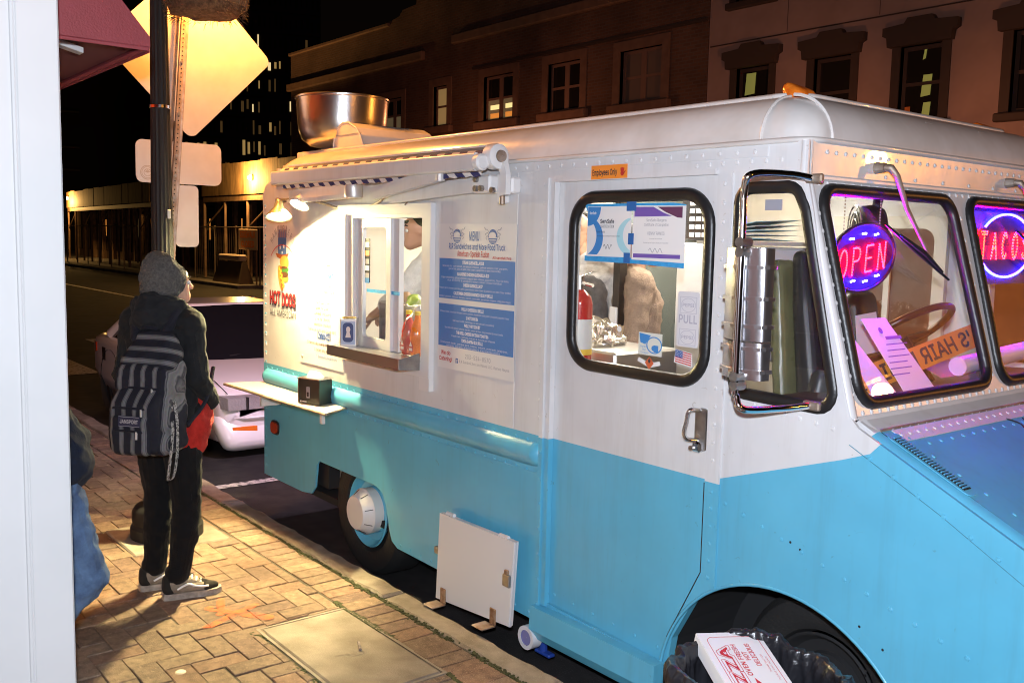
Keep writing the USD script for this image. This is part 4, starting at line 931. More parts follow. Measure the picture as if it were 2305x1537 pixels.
# ------------------------------------------------------------------ rolled awning with folded arms
M['stripe'] = usdkit.material(stage, '/World/Looks/striped_awning', {'tc': ('texture_coordinate', {}), 'm': ('mapping', {'rotation': (0, 0.95, 0)}), 'w': ('wave_texture', {'wave_type': 'bands', 'bands_direction': 'x', 'scale': 4.6}),
    'r': ('rgb_ramp', {'ramp': [(.0, (.03, .035, .13)), (.5, (.72, .69, .66))], 'interpolate': False}), 'p': ('principled_bsdf', {'roughness': .8})},
    [('tc.object', 'm.vector'), ('m.vector', 'w.vector'), ('w.fac', 'r.fac'), ('r.color', 'p.base_color')], surface='p.BSDF')
rampm = M['stripe']
AX0, AX1 = -5.34, -3.285
aw = obj('awning_roll', cyl((AX0, 2.515, 2.100), (AX1, 2.515, 2.096), .032, sides=20), M['stripe'], tr, smooth=40, label='rolled striped awning with white rail and folded arms')
obj('front_rail', extr(rr(-.012, -.036, .016, .042, .012), AX1 - AX0 - .05, (AX1 - .04, 2.442, 2.068), (0, -1, 0), (0, 0, 1)), M['white'], aw, smooth=40)
obj('valance', extr(Polygon([(0, 0), (1.92, 0)] + [(1.92 - .0384 * k, -.016 - .006 * (k % 2)) for k in range(51)]), .004, (AX0 + .1, 2.465, 2.030), *FS), M['stripe'], aw)
obj('roll_cover', extr(Polygon([(.0, .040), (-.0, .048), (-.02, .052), (-.07, .045), (-.075, .03), (-.03, .040)]), 1.94, (AX1 - .06, 2.512, 2.10), (0, -1, 0), (0, 0, 1)), M['white'], aw, smooth=30)
obj('end_cap', lathe([(.001, .028), (.034, .028), (.052, .02), (.055, 0), (.055, -.03)], (AX1 + .008, 2.512, 2.095), (1, 0, 0), 24), M['white_plain'], aw, smooth=35)
obj('end_hub', lathe([(.001, .012), (.024, .01), (.026, 0)], (AX1 + .038, 2.512, 2.095), (1, 0, 0), 18), M['galv'], aw, smooth=35)
obj('rail_end_cap', lathe([(.001, .03), (.026, .03), (.036, .02), (.036, -.01)], (AX1 - .02, 2.445, 2.068), (1, 0, 0), 16), M['white_plain'], aw, smooth=35)
obj('end_bracket', side(Polygon([(AX1 + .0, 2.12), (AX1 + .035, 2.11), (AX1 + .065, 2.02), (AX1 + .065, 1.935), (AX1 + .035, 1.932), (AX1 + .03, 2.0), (AX1 + .005, 2.06)]), 2.520, 2.545), M['white_plain'], aw)
obj('end_bracket_foot', box(AX1 + .02, AX1 + .075, 2.547, YS - .001, 1.94, 2.01, .008), M['white_plain'], aw)
obj('lower_clip', cyl((AX1 + .03, 2.53, 1.93), (AX1 + .03, 2.53, 1.895), .012, sides=10), M['galv'], aw)
obj('wall_bracket', box(AX1 - .05, AX1 - .002, 2.56, YS - .001, 1.90, 2.03, .006), M['white_plain'], aw)
obj('wall_bracket', box(AX1 - .19, AX1 - .055, 2.525, YS - .002, 1.945, 2.025, .01), M['white_plain'], aw)
for dx, dz in ((-.14, 2.005), (-.10, 1.965), (-.14, 1.965), (-.02, 1.955)): obj('bolt', cyl((AX1 + dx, 2.522, dz), (AX1 + dx, 2.505, dz), .013, sides=8), M['steel_dull'], aw)
obj('wall_bracket', box(AX0 + .13, AX0 + .25, 2.52, YS - .002, 1.955, 2.02, .01), M['white_plain'], aw)
def arm(a, b, w=.030, d=.018):
    a, b = np.array(a, float), np.array(b, float); X = unit(b - a); L = np.linalg.norm(b - a); Y = unit(np.cross(X, (0, 1, 0)));
    return extr(rr(0, -w, L, w, .008), 2 * d, a - np.cross(X, Y) * d, X, Y)
E0 = (-4.24, 2.475, 1.995)
obj('arm', arm((-5.28, 2.535, 1.975), (-4.46, 2.485, 1.990), .030), M['white'], aw)
obj('arm_lower', arm((-5.24, 2.50, 1.935), (-4.46, 2.48, 1.955), .012), M['white'], aw)
obj('elbow', lathe([(.001, .032), (.045, .032), (.048, .02), (.048, -.02), (.045, -.032), (.001, -.032)], (-4.43, 2.472, 1.975), (0, 0, 1), 18), M['alu_sign'], aw, smooth=35)
obj('arm', arm((-4.22, 2.478, 1.960), (-3.62, 2.458, 2.030), .030), M['white'], aw)
obj('arm', arm((-4.18, 2.545, 1.945), (-3.46, 2.555, 1.985), .034, .016), M['white'], aw)
obj('arm_joint', cyl((-3.62, 2.46, 2.0), (-3.62, 2.46, 2.055), .022, sides=12), M['alu_sign'], aw)
obj('cable', tube(smooth_path([(-5.2, 2.57, 1.955), (-4.95, 2.575, 1.925), (-4.78, 2.58, 1.895), (-4.58, 2.58, 1.888), (-4.38, 2.575, 1.915), (-4.26, 2.56, 1.952)], 6), .008, 6), mat('cream_cable', (.5, .42, .3), .5), aw, smooth=True)
obj('side_hook', tube([(-4.08, YS - .004, 1.945), (-4.07, YS - .03, 1.92), (-4.09, YS - .03, 1.905)], .004, 5), M['galv'], tr)
# ------------------------------------------------------------------ gooseneck lamp
gl = obj('wall_lamp', tube(smooth_path([(-5.36, 2.575, 1.955), (-5.33, 2.50, 1.945), (-5.25, 2.43, 1.945), (-5.195, 2.41, 1.935), (-5.188, 2.41, 1.915)], 6), .012, 8), M['steel_dull'], tr, smooth=True, label='lit bell shaped lamp on a bracket')
ld = unit((.30, -.16, -.92)); lo = np.array([-5.19, 2.412, 1.925])
obj('lamp_shade', lathe([(.016, -.012), (.024, 0), (.03, .03), (.052, .055), (.070, .082), (.072, .088), (.068, .086), (.048, .057), (.026, .032), (.02, .004)], lo, ld, 28), mat('green_shade', (.35, .36, .22), .3, metal=.4), gl, smooth=40)
obj('bulb', lathe([(.02, .03), (.04, .058), (.0585, .080), (.055, .088), (.03, .094), (.0001, .096)], lo, ld, 24), mat('lit_bulb', (1, .9, .7), .3, emit=35, ecol=(1, .80, .50)), gl, smooth=40)
obj('wall_plate', lathe([(.001, .03), (.03, .03), (.05, .018), (.055, 0)], (-5.37, YS - .001, 1.955), (0, -1, 0), 20), M['white_plain'], gl, smooth=35)
fdv = unit((.2, -.5, -.84)); fo_ = np.array([-5.10, 2.490, 1.905]) - fdv * .022
obj('flood_head', lathe([(.001, -.075), (.022, -.07), (.03, -.04), (.056, .0), (.058, .012), (.054, .010), (.03, -.03), (.001, -.035)], fo_, fdv, 22), M['white_plain'], gl, smooth=40)
obj('flood_bulb', lathe([(.05, .004), (.03, .010), (.001, .012)], fo_, fdv, 20), mat('lit_flood', (1, .9, .7), .3, emit=40, ecol=(1, .80, .50)), gl, smooth=40)
obj('flood_stem', tube([(-5.36, 2.57, 1.955), (-5.22, 2.52, 1.965), fo_ - fdv * .07], .010, 8), M['white_plain'], gl)
# ------------------------------------------------------------------ printed signs on the side
PY = YS - .002
def printed(parent, name, poly, m_, lift=.0015, O=(0, PY, 0), X=FS[0], Y=FS[1], label=None):
    return obj(name, flat(poly, O, X, Y, lift), m_, parent, label=label)
def logo(cx, cz, s):
    """bun between two wings"""
    c = Point(cx, cz).buffer(s)
    top = c.intersection(sbox(cx - 2 * s, cz - .05 * s, cx + 2 * s, cz + 2 * s)).difference(affinity.scale(Point(cx - .1 * s, cz + .15 * s).buffer(.78 * s), 1, .62))
    bars = [c.intersection(sbox(cx - s, cz + q * s, cx + s, cz + (q + w_) * s)) for q, w_ in ((-.38, .16), (-.70, .18), (-1.0, .2))]
    ring = c.difference(Point(cx, cz).buffer(.93 * s)); w = []
    for sg in (-1, 1):
        for k in range(3):
            a = [(cx + sg * s * (.95 + .5 * t), cz + s * (.55 - .32 * k + .4 * t * (1 - k * .5) + .18 * math.sin(t * PI))) for t in np.linspace(0, 1.9 - .35 * k, 8)]
            b = [(a[-1][0] - sg * .25 * s * t, a[-1][1] - .22 * s * t) for t in (.6, 1)]
            w.append(LineString(a + b).buffer(.05 * s, quad_segs=1))
    return unary_union([top, ring] + bars), unary_union(w)
mx0, mx1 = -3.822, -3.233; mw = mx1 - mx0; mc = lambda f: mx0 + f * mw
mb = obj('menu_board', side(sbox(mx0, 1.130, mx1, 1.814), YS - .004, YS - .0005), M['sheet'], tr, label='printed menu sheet with two blue panels')
by = (0, YS - .004, 0)
for z0, z1 in ((1.463, 1.652), (1.236, 1.438)): printed(mb, 'blue_panel', sbox(mx0 + .004, z0, mx1 - .006, z1), M['panel_blue'], .0008, by)
l1, w1_ = logo(mc(.25), 1.757, .033); l2, w2_ = logo(mc(.715), 1.757, .033)
printed(mb, 'lettering', unary_union([l1, l2, text('MENU', .040, (mc(.478), 1.738), width=.078, bold=1), text('R.R Sandwiches and More Food Truck', .026, (mc(.505), 1.697), width=.43, bold=1, size=40)]), M['print_blue'], .0012, by)
printed(mb, 'wing_outlines', unary_union([w1_, w2_]), M['print_grey'], .0012, by)
printed(mb, 'red_lettering', unary_union([text('American-Spanish Fusion', .026, (mc(.465), 1.664), width=.245, bold=1), text('All sandwiches', .012, (mc(.83), 1.6585), width=.135, bold=1), text('We do', .019, (mc(.115), 1.195), width=.078, bold=1), text('Catering!', .019, (mc(.115), 1.166), width=.108, bold=1)]), M['print_red'], .0012, by)
printed(mb, 'small_lettering', unary_union([text('203-524-8570', .020, (mc(.55), 1.1925), width=.195), text('R.R Sandwiches and More LLC. Ramos Reyes', .0125, (mc(.625), 1.168), width=.38)]), M['print_grey'], .0012, by)
fb = sbox(mc(.255), 1.163, mc(.288), 1.186).difference(text('f', .015, (mc(.272), 1.165), bold=2))
printed(mb, 'square_mark', fb, M['print_blue'], .0012, by)
items = [(1.636, 'STEAK QUESADILLA $10', .165, ['Shaved rib-eye steak, american cheese, grilled onions, bell peppers,', 'guacamole, pico de gallo, sour cream & jalapenos on side (flour tortilla)'], .50),
         (1.582, 'BLACKENED CHICKEN QUESADILLA $10', .245, ['Cajun seasoning grilled chicken, pepper jack cheese, guacamole, Pico De Gallo,', 'rice (brown) & jalapeno sour cream (flour tortilla)'], .52),
         (1.532, 'CHEESE QUESADILLA $7', .15, ['Pepper jack cheese, pico de gallo, guacamole, sour cream & jalapeno on side (flour tortilla)'], .55),
         (1.492, 'CALIFORNIA CHICKEN SANDWICH $10.99 (ROLL)', .30, ['Grilled chicken, lettuce, tomato, bacon, avocado, american cheese, chipotle mayo'], .55),
         (1.420, 'PHILLY CHEESE $10 (ROLL)', .17, ['Shaved steak, american cheese, bacon, onions, mushroom and green chopped peppers mayo'], .53),
         (1.381, '2 HOT DOGS $4', .092, ['Served with ketchup & american mustard'], .32),
         (1.345, 'PHILLY HOT DOG $7', .125, ['Served with steak, lettuce, tomato, onion & fries, mayonnaise & mozzarella'], .45),
         (1.308, 'THE GRILL CHEESE ON TEXAS TOAST $6', .25, ['Fresh ham, tomato, bacon & American Cheese'], .34),
         (1.273, 'TORTA CHAPINA $10 (ROLL)', .165, ['Seasoned steak, pepper jack, beans, onions, avocado, jalapeno,', 'lettuce, tomato, mayonnaise & mozzarella sticks'], .52)]
big, small = [], []
for z, t, w, ls, lw in items:
    big.append(text(t, .0135, (mc(.47), z - .007), width=w, bold=1, size=24))
    for k, s in enumerate(ls): small.append(text(s, .0085, (mc(.48), z - .0225 - k * .0125), width=lw * (.8 if k else 1), size=18))
printed(mb, 'panel_lettering', unary_union(big), M['print_white'], .0012, by)
printed(mb, 'panel_small_print', unary_union(small), mat('print_pale_blue', (.55, .60, .72), .5), .0012, by)
# taco sheet lit by the lamp
tx0, tx1 = -5.30, -4.762; tc_ = (tx0 + tx1) / 2 + .02
tb = obj('taco_board', side(sbox(tx0, .985, tx1, 1.792), YS - .004, YS - .0005), M['sheet'], tr, label='white taco price sheet under the lit lamp')
l1, w1_ = logo(tc_ + .01, 1.690, .028)
for q_ in (l1, text('R.R Sandwiches and More Food Truck', .027, (tc_, 1.612), width=.40, bold=1), text('Tacos $3 each', .040, (tc_ + .03, 1.500), width=.205, bold=2), text('Combo $10', .040, (tc_ + .02, 1.147), width=.165, bold=2), text('f  @rrsandwichesandmore', .016, (tc_ + .05, 1.036), width=.25)): printed(tb, 'lettering', q_, M['print_blue'], .0012, by)
printed(tb, 'wing_outlines', w1_, M['print_grey'], .0012, by)
printed(tb, 'red_lettering', text('American Spanish Fusion', .024, (tc_ - .01, 1.570), width=.22, bold=1), M['print_orange'], .0012, by)
tl = ['Carne de bistec (beef)', 'Carne de carnitas (pork)', 'Carne al pastor', '(marinade pork)', 'Carne de pollo', '(grilled chicken)', 'Carne de chorizo', '(mexican chorizo)', 'Carne de adobada (pork ear)']
printed(tb, 'small_lettering', unary_union([text(s, .021, (tc_ + (.0 if k % 2 else -.01), 1.447 - k * .0325), width=.0125 * len(s)) for k, s in enumerate(tl)]), mat('print_tan', (.40, .27, .17), .5), .0012, by)
printed(tb, 'small_lettering', unary_union([text('3 tacos de cualquier carne', .019, (tc_ - .02, 1.108), width=.34), text('3 tacos any meat', .019, (tc_, 1.072), width=.2)]), M['brown'], .0012, by)
for x, z in ((tx0 + .03, 1.02), (tx1 - .03, 1.755)): obj('screw', domes([(x, YS - .004, z)], (0, -1, 0), .010, .005, 10), M['steel_dull'], tb)
# hot dog artwork near the rear corner
hx = -5.545
def arc_text(s, h, cx, cz, R, spread, m=0):
    out = []; n = len(s)
    for k, ch in enumerate(s):
        a = spread * (k - (n - 1) / 2) / (n - 1)
        g = text(ch, h, (0, 0), bold=1, sx=.62)
        out.append(affinity.translate(affinity.rotate(g, -math.degrees(a), origin=(0, 0)), cx + R * math.sin(a), cz + R * math.cos(a)))
    return unary_union(out)
art = obj('hot_dog_artwork', flat(sbox(hx - .06, 1.62, hx + .055, 1.725).union(Polygon([(hx - .055, 1.72), (hx + .05, 1.72), (hx + .062, 1.775), (hx - .068, 1.775)])), (0, PY, 0), *FS, .0005), M['print_blue'], tr, label='painted hot dog and burger artwork with red lettering')
printed(art, 'hat_stripes', unary_union([sbox(hx - .062 + .028 * k, 1.727, hx - .05 + .028 * k, 1.80) for k in range(5)]), mat('print_faded_red', (.35, .17, .12), .5), .001)
star = lambda x, z, r: Polygon([(x + (r if k % 2 == 0 else r * .4) * math.sin(k * PI / 5), z + (r if k % 2 == 0 else r * .4) * math.cos(k * PI / 5)) for k in range(10)])
printed(art, 'stars', unary_union([star(hx - .028, 1.665, .016), star(hx + .022, 1.672, .016), star(hx, 1.635, .012)]), M['print_white'], .001)
printed(art, 'arched_lettering', arc_text('HAMBURGERS', .038, hx, 1.60, .165, 1.9), M['print_grey'], .0012)
printed(art, 'arched_line', LineString([(hx + .19 * math.sin(a), 1.53 + .19 * math.cos(a) * .8) for a in np.linspace(-1.0, 1.0, 20)]).buffer(.003), M['print_red'], .0008)
printed(art, 'hat_brim', rpoly([(hx - .10, 1.632), (hx - .07, 1.605), (hx, 1.59), (hx + .07, 1.606), (hx + .098, 1.64), (hx + .07, 1.628), (hx, 1.622), (hx - .06, 1.627)], .004), mat('print_rust', (.30, .07, .02), .5), .0014)
bun = affinity.scale(Point(hx + .03, 1.575).buffer(.062), 1, .68)
printed(art, 'burger_bun', bun.union(affinity.scale(Point(hx + .036, 1.475).buffer(.052), 1, .42)), M['bun'], .0018)
printed(art, 'burger_salad', affinity.scale(Point(hx + .03, 1.532).buffer(.062), 1, .3).union(affinity.scale(Point(hx + .028, 1.506).buffer(.06), 1, .25)), M['green'], .0022)
printed(art, 'burger_patty', affinity.scale(Point(hx + .034, 1.500).buffer(.05), 1, .34).union(affinity.scale(Point(hx + .03, 1.543).buffer(.045), 1, .18)), M['brown'], .0026)
hd_ = affinity.rotate(affinity.scale(Point(0, 0).buffer(.082), .40, 1), 17, origin=(0, 0))
printed(art, 'hot_dog_bun', affinity.translate(hd_, hx - .02, 1.478), M['bun'], .0030)
printed(art, 'sausage', affinity.translate(affinity.scale(hd_, .5, .98), hx - .008, 1.477), mat('print_sausage', (.42, .08, .02), .4), .0034)
zz = LineString([(hx - .028 + .052 * t / 1.0 * 1 + .014 * (1 if k % 2 else -1), 1.535 - .11 * t) for k, t in enumerate(np.linspace(0, 1, 9))]).buffer(.006)
printed(art, 'mustard', zz, M['yellow'], .0038)
printed(art, 'lettering_shadow', unary_union([text('HOT', .078, (hx - .100, 1.309), width=.160, bold=3, size=40), text('DOGS', .078, (hx + .092, 1.303), width=.196, bold=3)]), M['print_dark'], .0030)
printed(art, 'red_lettering', unary_union([text('HOT', .076, (hx - .102, 1.314), width=.150, bold=1, size=40), text('DOGS', .076, (hx + .090, 1.309), width=.186, bold=1)]), M['print_red'], .0036)
printed(art, 'dark_lettering', text('ALL AMERICAN', .042, (hx, 1.235), width=.365), M['print_dark'], .0012)
# employees only sticker
em = obj('door_sticker', side(sbox(-2.768, 1.985, -2.572, 2.037), YS - .0135, YS - .0125), M['sticker_orange'], tr, label='orange sticker reading Employees Only')
eo = (0, YS - .0135, 0)
printed(em, 'lettering', text('Employees Only', .022, (-2.693, 1.999), width=.135, bold=1), M['print_dark'], .0008, eo)
hand_ = unary_union([Point(-2.598, 2.003).buffer(.009)] + [LineString([(-2.598 + d * .004, 2.006), (-2.598 + d * .0065, 2.024 - abs(d) * .002)]).buffer(.0024) for d in (-1.2, -.4, .4, 1.2)] + [LineString([(-2.592, 2.0), (-2.583, 2.011)]).buffer(.0024)])
printed(em, 'hand_mark', hand_, M['print_red'], .0008, eo)
# ------------------------------------------------------------------ papers and stickers on the door window
gy = (0, YS + 0.0115, 0)
def sticker(name, poly, m_, label=None, d=.001): return obj(name, side(poly, YS + 0.0100, YS + 0.0112), m_, tr, label=label)
_side, _flat = side, flat
def side(poly, y0, y1): return _side(affinity.affine_transform(poly, CW), y0, y1)
def flat(poly, *r, **k): return _flat(affinity.affine_transform(poly, CW), *r, **k)
CW = [0.8300, 0, 0, 0.7000, -0.4520, 0.5764]
tp = sticker('upper_tape', Polygon([(-2.855, 1.880), (-2.845, 1.842), (-2.30, 1.838), (-2.235, 1.822), (-2.225, 1.868), (-2.30, 1.878)]), M['tape'])
c1 = obj('blue_certificate', side(sbox(-2.835, 1.590, -2.545, 1.865), YS + 0.0090, YS + 0.0100), M['paper'], tr, label='food safety certificate with blue curves')
co = (0, YS + 0.0090, 0)
cs = Polygon([(-2.832, 1.862)] + [(-2.832 + .088 * math.cos(a), 1.862 + .105 * math.sin(a)) for a in np.linspace(0, -PI / 2, 10)])
cres = Point(-2.85, 1.69).buffer(.125).difference(Point(-2.885, 1.70).buffer(.115)).intersection(sbox(-2.832, 1.60, -2.5, 1.9))
cres2 = Point(-2.53, 1.70).buffer(.105).difference(Point(-2.50, 1.71).buffer(.095)).intersection(sbox(-2.7, 1.6, -2.548, 1.8))
printed(c1, 'blue_curves', unary_union([cs, cres]), M['mid_blue'], .0008, co)
printed(c1, 'light_curve', cres2, M['cyan_print'], .0008, co)
printed(c1, 'lettering', unary_union([text('ServSafe', .023, (-2.70, 1.772), width=.092, bold=1), text('CERTIFICATION', .015, (-2.70, 1.748), width=.092), text('KENNY RAMOS', .010, (-2.74, 1.720), width=.055), text('for successfully completing the standards set forth', .006, (-2.69, 1.70), width=.15, size=20)]), M['print_dark'], .0012, co)
printed(c1, 'white_mark', text('ServSafe', .014, (-2.797, 1.822), width=.045, bold=1), M['print_white'], .0012, co)
printed(c1, 'signature', LineString([(-2.72 + .006 * t, 1.645 + .012 * math.sin(t * 1.7)) for t in np.linspace(0, 9, 30)]).buffer(.0012), M['print_dark'], .0008, co)
c2 = obj('purple_certificate', side(Polygon([(-2.535, 1.580), (-2.222, 1.572), (-2.222, 1.862), (-2.535, 1.868)]), YS + 0.0080, YS + 0.0090), M['paper'], tr, label='food safety certificate with a purple top band')
co = (0, YS + 0.0080, 0)
printed(c2, 'purple_band', Polygon([(-2.525, 1.860), (-2.41, 1.858), (-2.35, 1.828), (-2.30, 1.810), (-2.525, 1.808)]), M['purple'], .0008, co)
printed(c2, 'purple_band', sbox(-2.525, 1.592, -2.245, 1.613), M['purple'], .0008, co)
printed(c2, 'plum_band', Polygon([(-2.385, 1.858), (-2.24, 1.857), (-2.24, 1.800), (-2.27, 1.803), (-2.34, 1.832)]), M['plum'], .0008, co)
printed(c2, 'lettering', unary_union([text('ServSafe Allergens', .015, (-2.39, 1.782), width=.12), text('Certificate of Completion', .015, (-2.39, 1.758), width=.145), text('KENNY RAMOS', .017, (-2.39, 1.712), width=.10), text('is awarded this certificate', .006, (-2.39, 1.69), width=.075, size=20), text('Provided by the National Restaurant Association', .007, (-2.39, 1.668), width=.15, size=24)]), M['print_grey'], .0008, co)
printed(c2, 'signature', LineString([(-2.43 + .009 * t, 1.632 + .011 * math.sin(t * 1.9)) for t in np.linspace(0, 9, 30)]).buffer(.0014), M['print_grey'], .0008, co)
sticker('lower_tape', unary_union([Polygon([(-2.85, 1.592), (-2.85, 1.562), (-2.545, 1.558), (-2.545, 1.592)]), Polygon([(-2.545, 1.588), (-2.545, 1.560), (-2.225, 1.545), (-2.225, 1.578)])]), M['tape'])
for x0, x1, z0, z1 in ((-2.575, -2.515, 1.838, 1.888), (-2.56, -2.525, 1.66, 1.72), (-2.585, -2.545, 1.560, 1.615)): obj('tape_piece', side(sbox(x0, z0, x1, z1), YS + 0.0070, YS + 0.0077), M['tape_dark'], tr)
CW = [1.2900, 0, 0, 0.9530, 0.6271, 0.1430]
pl = obj('pull_label', side(rr(-2.283, 1.298, -2.205, 1.505, .008), YS + 0.0090, YS + 0.0100), mat('label_white', (.66, .64, .66), .6), tr, label='pale label reading PULL')
po = (0, YS + 0.0090, 0)
pale = mat('print_pale_violet', (.42, .40, .47), .6)
pp = [text('PULL', .030, (-2.244, 1.388), width=.066, bold=1)]
for z in (1.455, 1.335):
    pp += [sbox(-2.274, z - .031, -2.214, z + .031).difference(sbox(-2.2725, z - .0295, -2.2155, z + .0295)), Point(-2.244, z).buffer(.026).difference(Point(-2.244, z).buffer(.0245)), text('PEPSI', .012, (-2.244, z - .006), width=.042, bold=1)]
printed(pl, 'lettering', unary_union(pp), pale, .0008, po)
CW = [1.0000, 0, 0, 0.9500, -0.0200, 0.0776]
bz = sticker('badge_sticker', rpoly([(-2.612, 1.425), (-2.607, 1.382), (-2.59, 1.372), (-2.572, 1.382), (-2.566, 1.425), (-2.578, 1.42), (-2.59, 1.428), (-2.60, 1.42)], .003), mat('print_gold', (.50, .34, .18), .5))
printed(bz, 'badge_face', Point(-2.589, 1.408).buffer(.012).union(text('2013', .011, (-2.589, 1.381), width=.03)), M['print_white'], .0008, (0, YS + 0.0100, 0))
CW = [1.1000, 0, 0, 0.8800, 0.2417, 0.1870]
iv = obj('support_sticker', side(sbox(-2.497, 1.300, -2.39, 1.395), YS + 0.0090, YS + 0.0100), mat('sticker_cream', (.68, .68, .60), .6), tr, label='cream sticker with a blue flag corner')
io = (0, YS + 0.0090, 0)
printed(iv, 'blue_marks', unary_union([Polygon([(-2.494, 1.392), (-2.44, 1.385), (-2.465, 1.345), (-2.488, 1.352)]), Point(-2.424, 1.332).buffer(.012), sbox(-2.425, 1.316, -2.405, 1.345), Point(-2.424, 1.345).buffer(.036).difference(Point(-2.424, 1.345).buffer(.031)), text('Support', .008, (-2.470, 1.332), width=.036), text('Our', .008, (-2.470, 1.319), width=.018), text('Troops!', .008, (-2.468, 1.306), width=.036)]), M['mid_blue'], .0008, io)
CW = [1.0000, 0, 0, 0.9000, 0.0040, 0.1600]
wl = obj('flammable_sticker', side(Polygon([(-2.505, 1.288), (-2.45, 1.270), (-2.40, 1.282), (-2.395, 1.266), (-2.448, 1.250), (-2.512, 1.272)]).union(sbox(-2.47, 1.256, -2.43, 1.276)), YS + 0.0095, YS + 0.0105), M['paper'], tr, label='white sticker with a red flame diamond')
printed(wl, 'red_diamond', Polygon([(-2.45, 1.297), (-2.428, 1.270), (-2.45, 1.243), (-2.472, 1.270)]), M['print_orange'], .0008, (0, YS + 0.0090, 0))
printed(wl, 'flame', Polygon([(-2.45, 1.292), (-2.443, 1.278), (-2.447, 1.27), (-2.453, 1.27), (-2.457, 1.279)]), M['print_dark'], .0012, (0, YS + 0.0090, 0))
CW = [1.1400, 0, 0, 0.8200, 0.3155, 0.3029]
fl_ = obj('flag_sticker', side(Polygon([(-2.312, 1.300), (-2.245, 1.288), (-2.242, 1.227), (-2.318, 1.24)]), YS + 0.0095, YS + 0.0105), M['paper'], tr, label='stars and stripes flag sticker')
fo = (0, YS + 0.0090, 0)
st_ = [Polygon([(-2.312, 1.297 - k * .0095), (-2.245, 1.286 - k * .0095), (-2.245, 1.281 - k * .0095), (-2.312, 1.292 - k * .0095)]) for k in range(6)]
printed(fl_, 'red_stripes', unary_union(st_), M['print_red'], .0008, fo)
printed(fl_, 'blue_canton', Polygon([(-2.312, 1.299), (-2.281, 1.294), (-2.281, 1.262), (-2.312, 1.267)]), M['print_blue'], .0012, fo)
printed(fl_, 'white_stars', unary_union([Point(-2.308 + .006 * i, 1.294 - i * .001 - .007 * j).buffer(.0014, quad_segs=1) for i in range(5) for j in range(4)]), M['print_white'], .0016, fo)

side, flat = _side, _flat
# ================================================================== INSIDE THE TRUCK
M['inner'] = mat('inner_wall', (.66, .60, .50), .5, col2=(.58, .52, .42), vscale=2)
M['inner_steel'] = mat('kitchen_steel', (.55, .53, .50), .35, .9, bump=.05, bscale=20)
obj('inner_floor', box(-5.78, -1.7, YS + .06, YF - .06, .16, .20), M['dark'], tr)
obj('inner_ceiling', box(-5.75, -1.95, YS + .10, YF - .10, 2.165, 2.18), M['inner'], tr)
obj('inner_far_wall', box(-5.78, -2.92, YF - .07, YF - .05, .20, 2.16), M['inner'], tr)
obj('inner_rear_wall', box(-5.775, -5.755, YS + .07, YF - .07, .20, 2.16), M['inner'], tr)
for x0, x1, y in ((-4.75, -3.85, 3.75), (-3.35, -2.65, 3.85)):
    obj('ceiling_lamp', box(x0, x1, y - .12, y + .12, 2.150, 2.163, .004), mat('ceiling_lamp', (1, .97, .9), .4, emit=3.0, ecol=(1, .94, .8)), tr)
# equipment along the far wall and under the serving window
ks = obj('kitchen_bench', box(-5.7, -3.95, 3.92, YF - .08, .22, 1.12, .01), M['inner_steel'], tr)
obj('bench_shelf', box(-5.7, -3.95, 4.10, YF - .08, 1.66, 1.69), M['inner_steel'], ks)
obj('prep_counter', box(-5.0, -3.8, YS + .10, 3.02, .22, 1.12, .01), M['inner_steel'], tr)
fry = obj('fryer', box(-5.15, -4.35, 3.34, 3.80, .22, 1.46, .015), M['white_plain'], tr)
for k in range(9): obj('basket_wire', tube([(-4.75 + k * .045, 3.36, 1.47), (-4.75 + k * .045, 3.36, 1.57)], .004, 4), M['steel'], fry)
for z in (1.475, 1.51, 1.54, 1.572): obj('basket_wire', tube([(-4.78, 3.355, z), (-4.36, 3.355, z)], .004, 4), M['steel'], fry)
obj('basket_handle', tube([(-4.65, 3.37, 1.57), (-4.62, 3.2, 1.66), (-4.45, 3.2, 1.66), (-4.42, 3.37, 1.57)], .007, 6), M['steel'], fry)
bag = obj('produce_bin', box(-4.56, -4.16, YS + .10, YS + .36, 1.10, 1.40, .01), M['steel_dull'], tr)
vg = [blob([[((rng.uniform(-4.52, -4.2), rng.uniform(YS + .12, YS + .2), rng.uniform(1.24, 1.42)), rng.uniform(.03, .055))]], .02, 3, .01, 30, k) for k in range(14)]
obj('brown_produce', vg[:8], mat('brown_produce', (.30, .17, .08), .5), bag, smooth=True); obj('green_produce', vg[8:], mat('green_produce', (.28, .36, .06), .5), bag, smooth=True)
obj('tape_strip', side(sbox(-4.545, 1.448, -4.215, 1.466), YS + .018, YS + .0215), M['tape'], tr)
# front half: dark cabinet behind the worker, post with outlet, steel counter
obj('dark_cabinet', box(-4.15, -3.50, 4.05, YF - .08, .22, 2.10, .01), mat('dark_cabinet', (.045, .055, .05), .25), tr)
pst = obj('dark_post', box(-3.475, -3.43, 3.42, 3.47, .22, 2.1), M['black'], tr); obj('outlet', box(-3.482, -3.432, 3.405, 3.42, 1.33, 1.42, .004), M['white_plain'], pst)
obj('door_counter', box(-3.75, -2.90, 2.88, 3.28, .22, 1.275, .01), M['inner_steel'], tr)
mwv = obj('oven_keypad', box(-3.40, -3.16, 3.82, 4.02, 1.76, 2.05, .01), M['black'], tr)
for i in range(3):
    for j in range(5): obj('key', box(-3.33 + i * .042, -3.303 + i * .042, 3.812, 3.82, 1.78 + j * .04, 1.802 + j * .04), M['print_white'], mwv)
obj('white_cabinet', box(-3.40, -3.20, 3.80, 4.02, .22, 1.75, .01), M['white_plain'], tr)
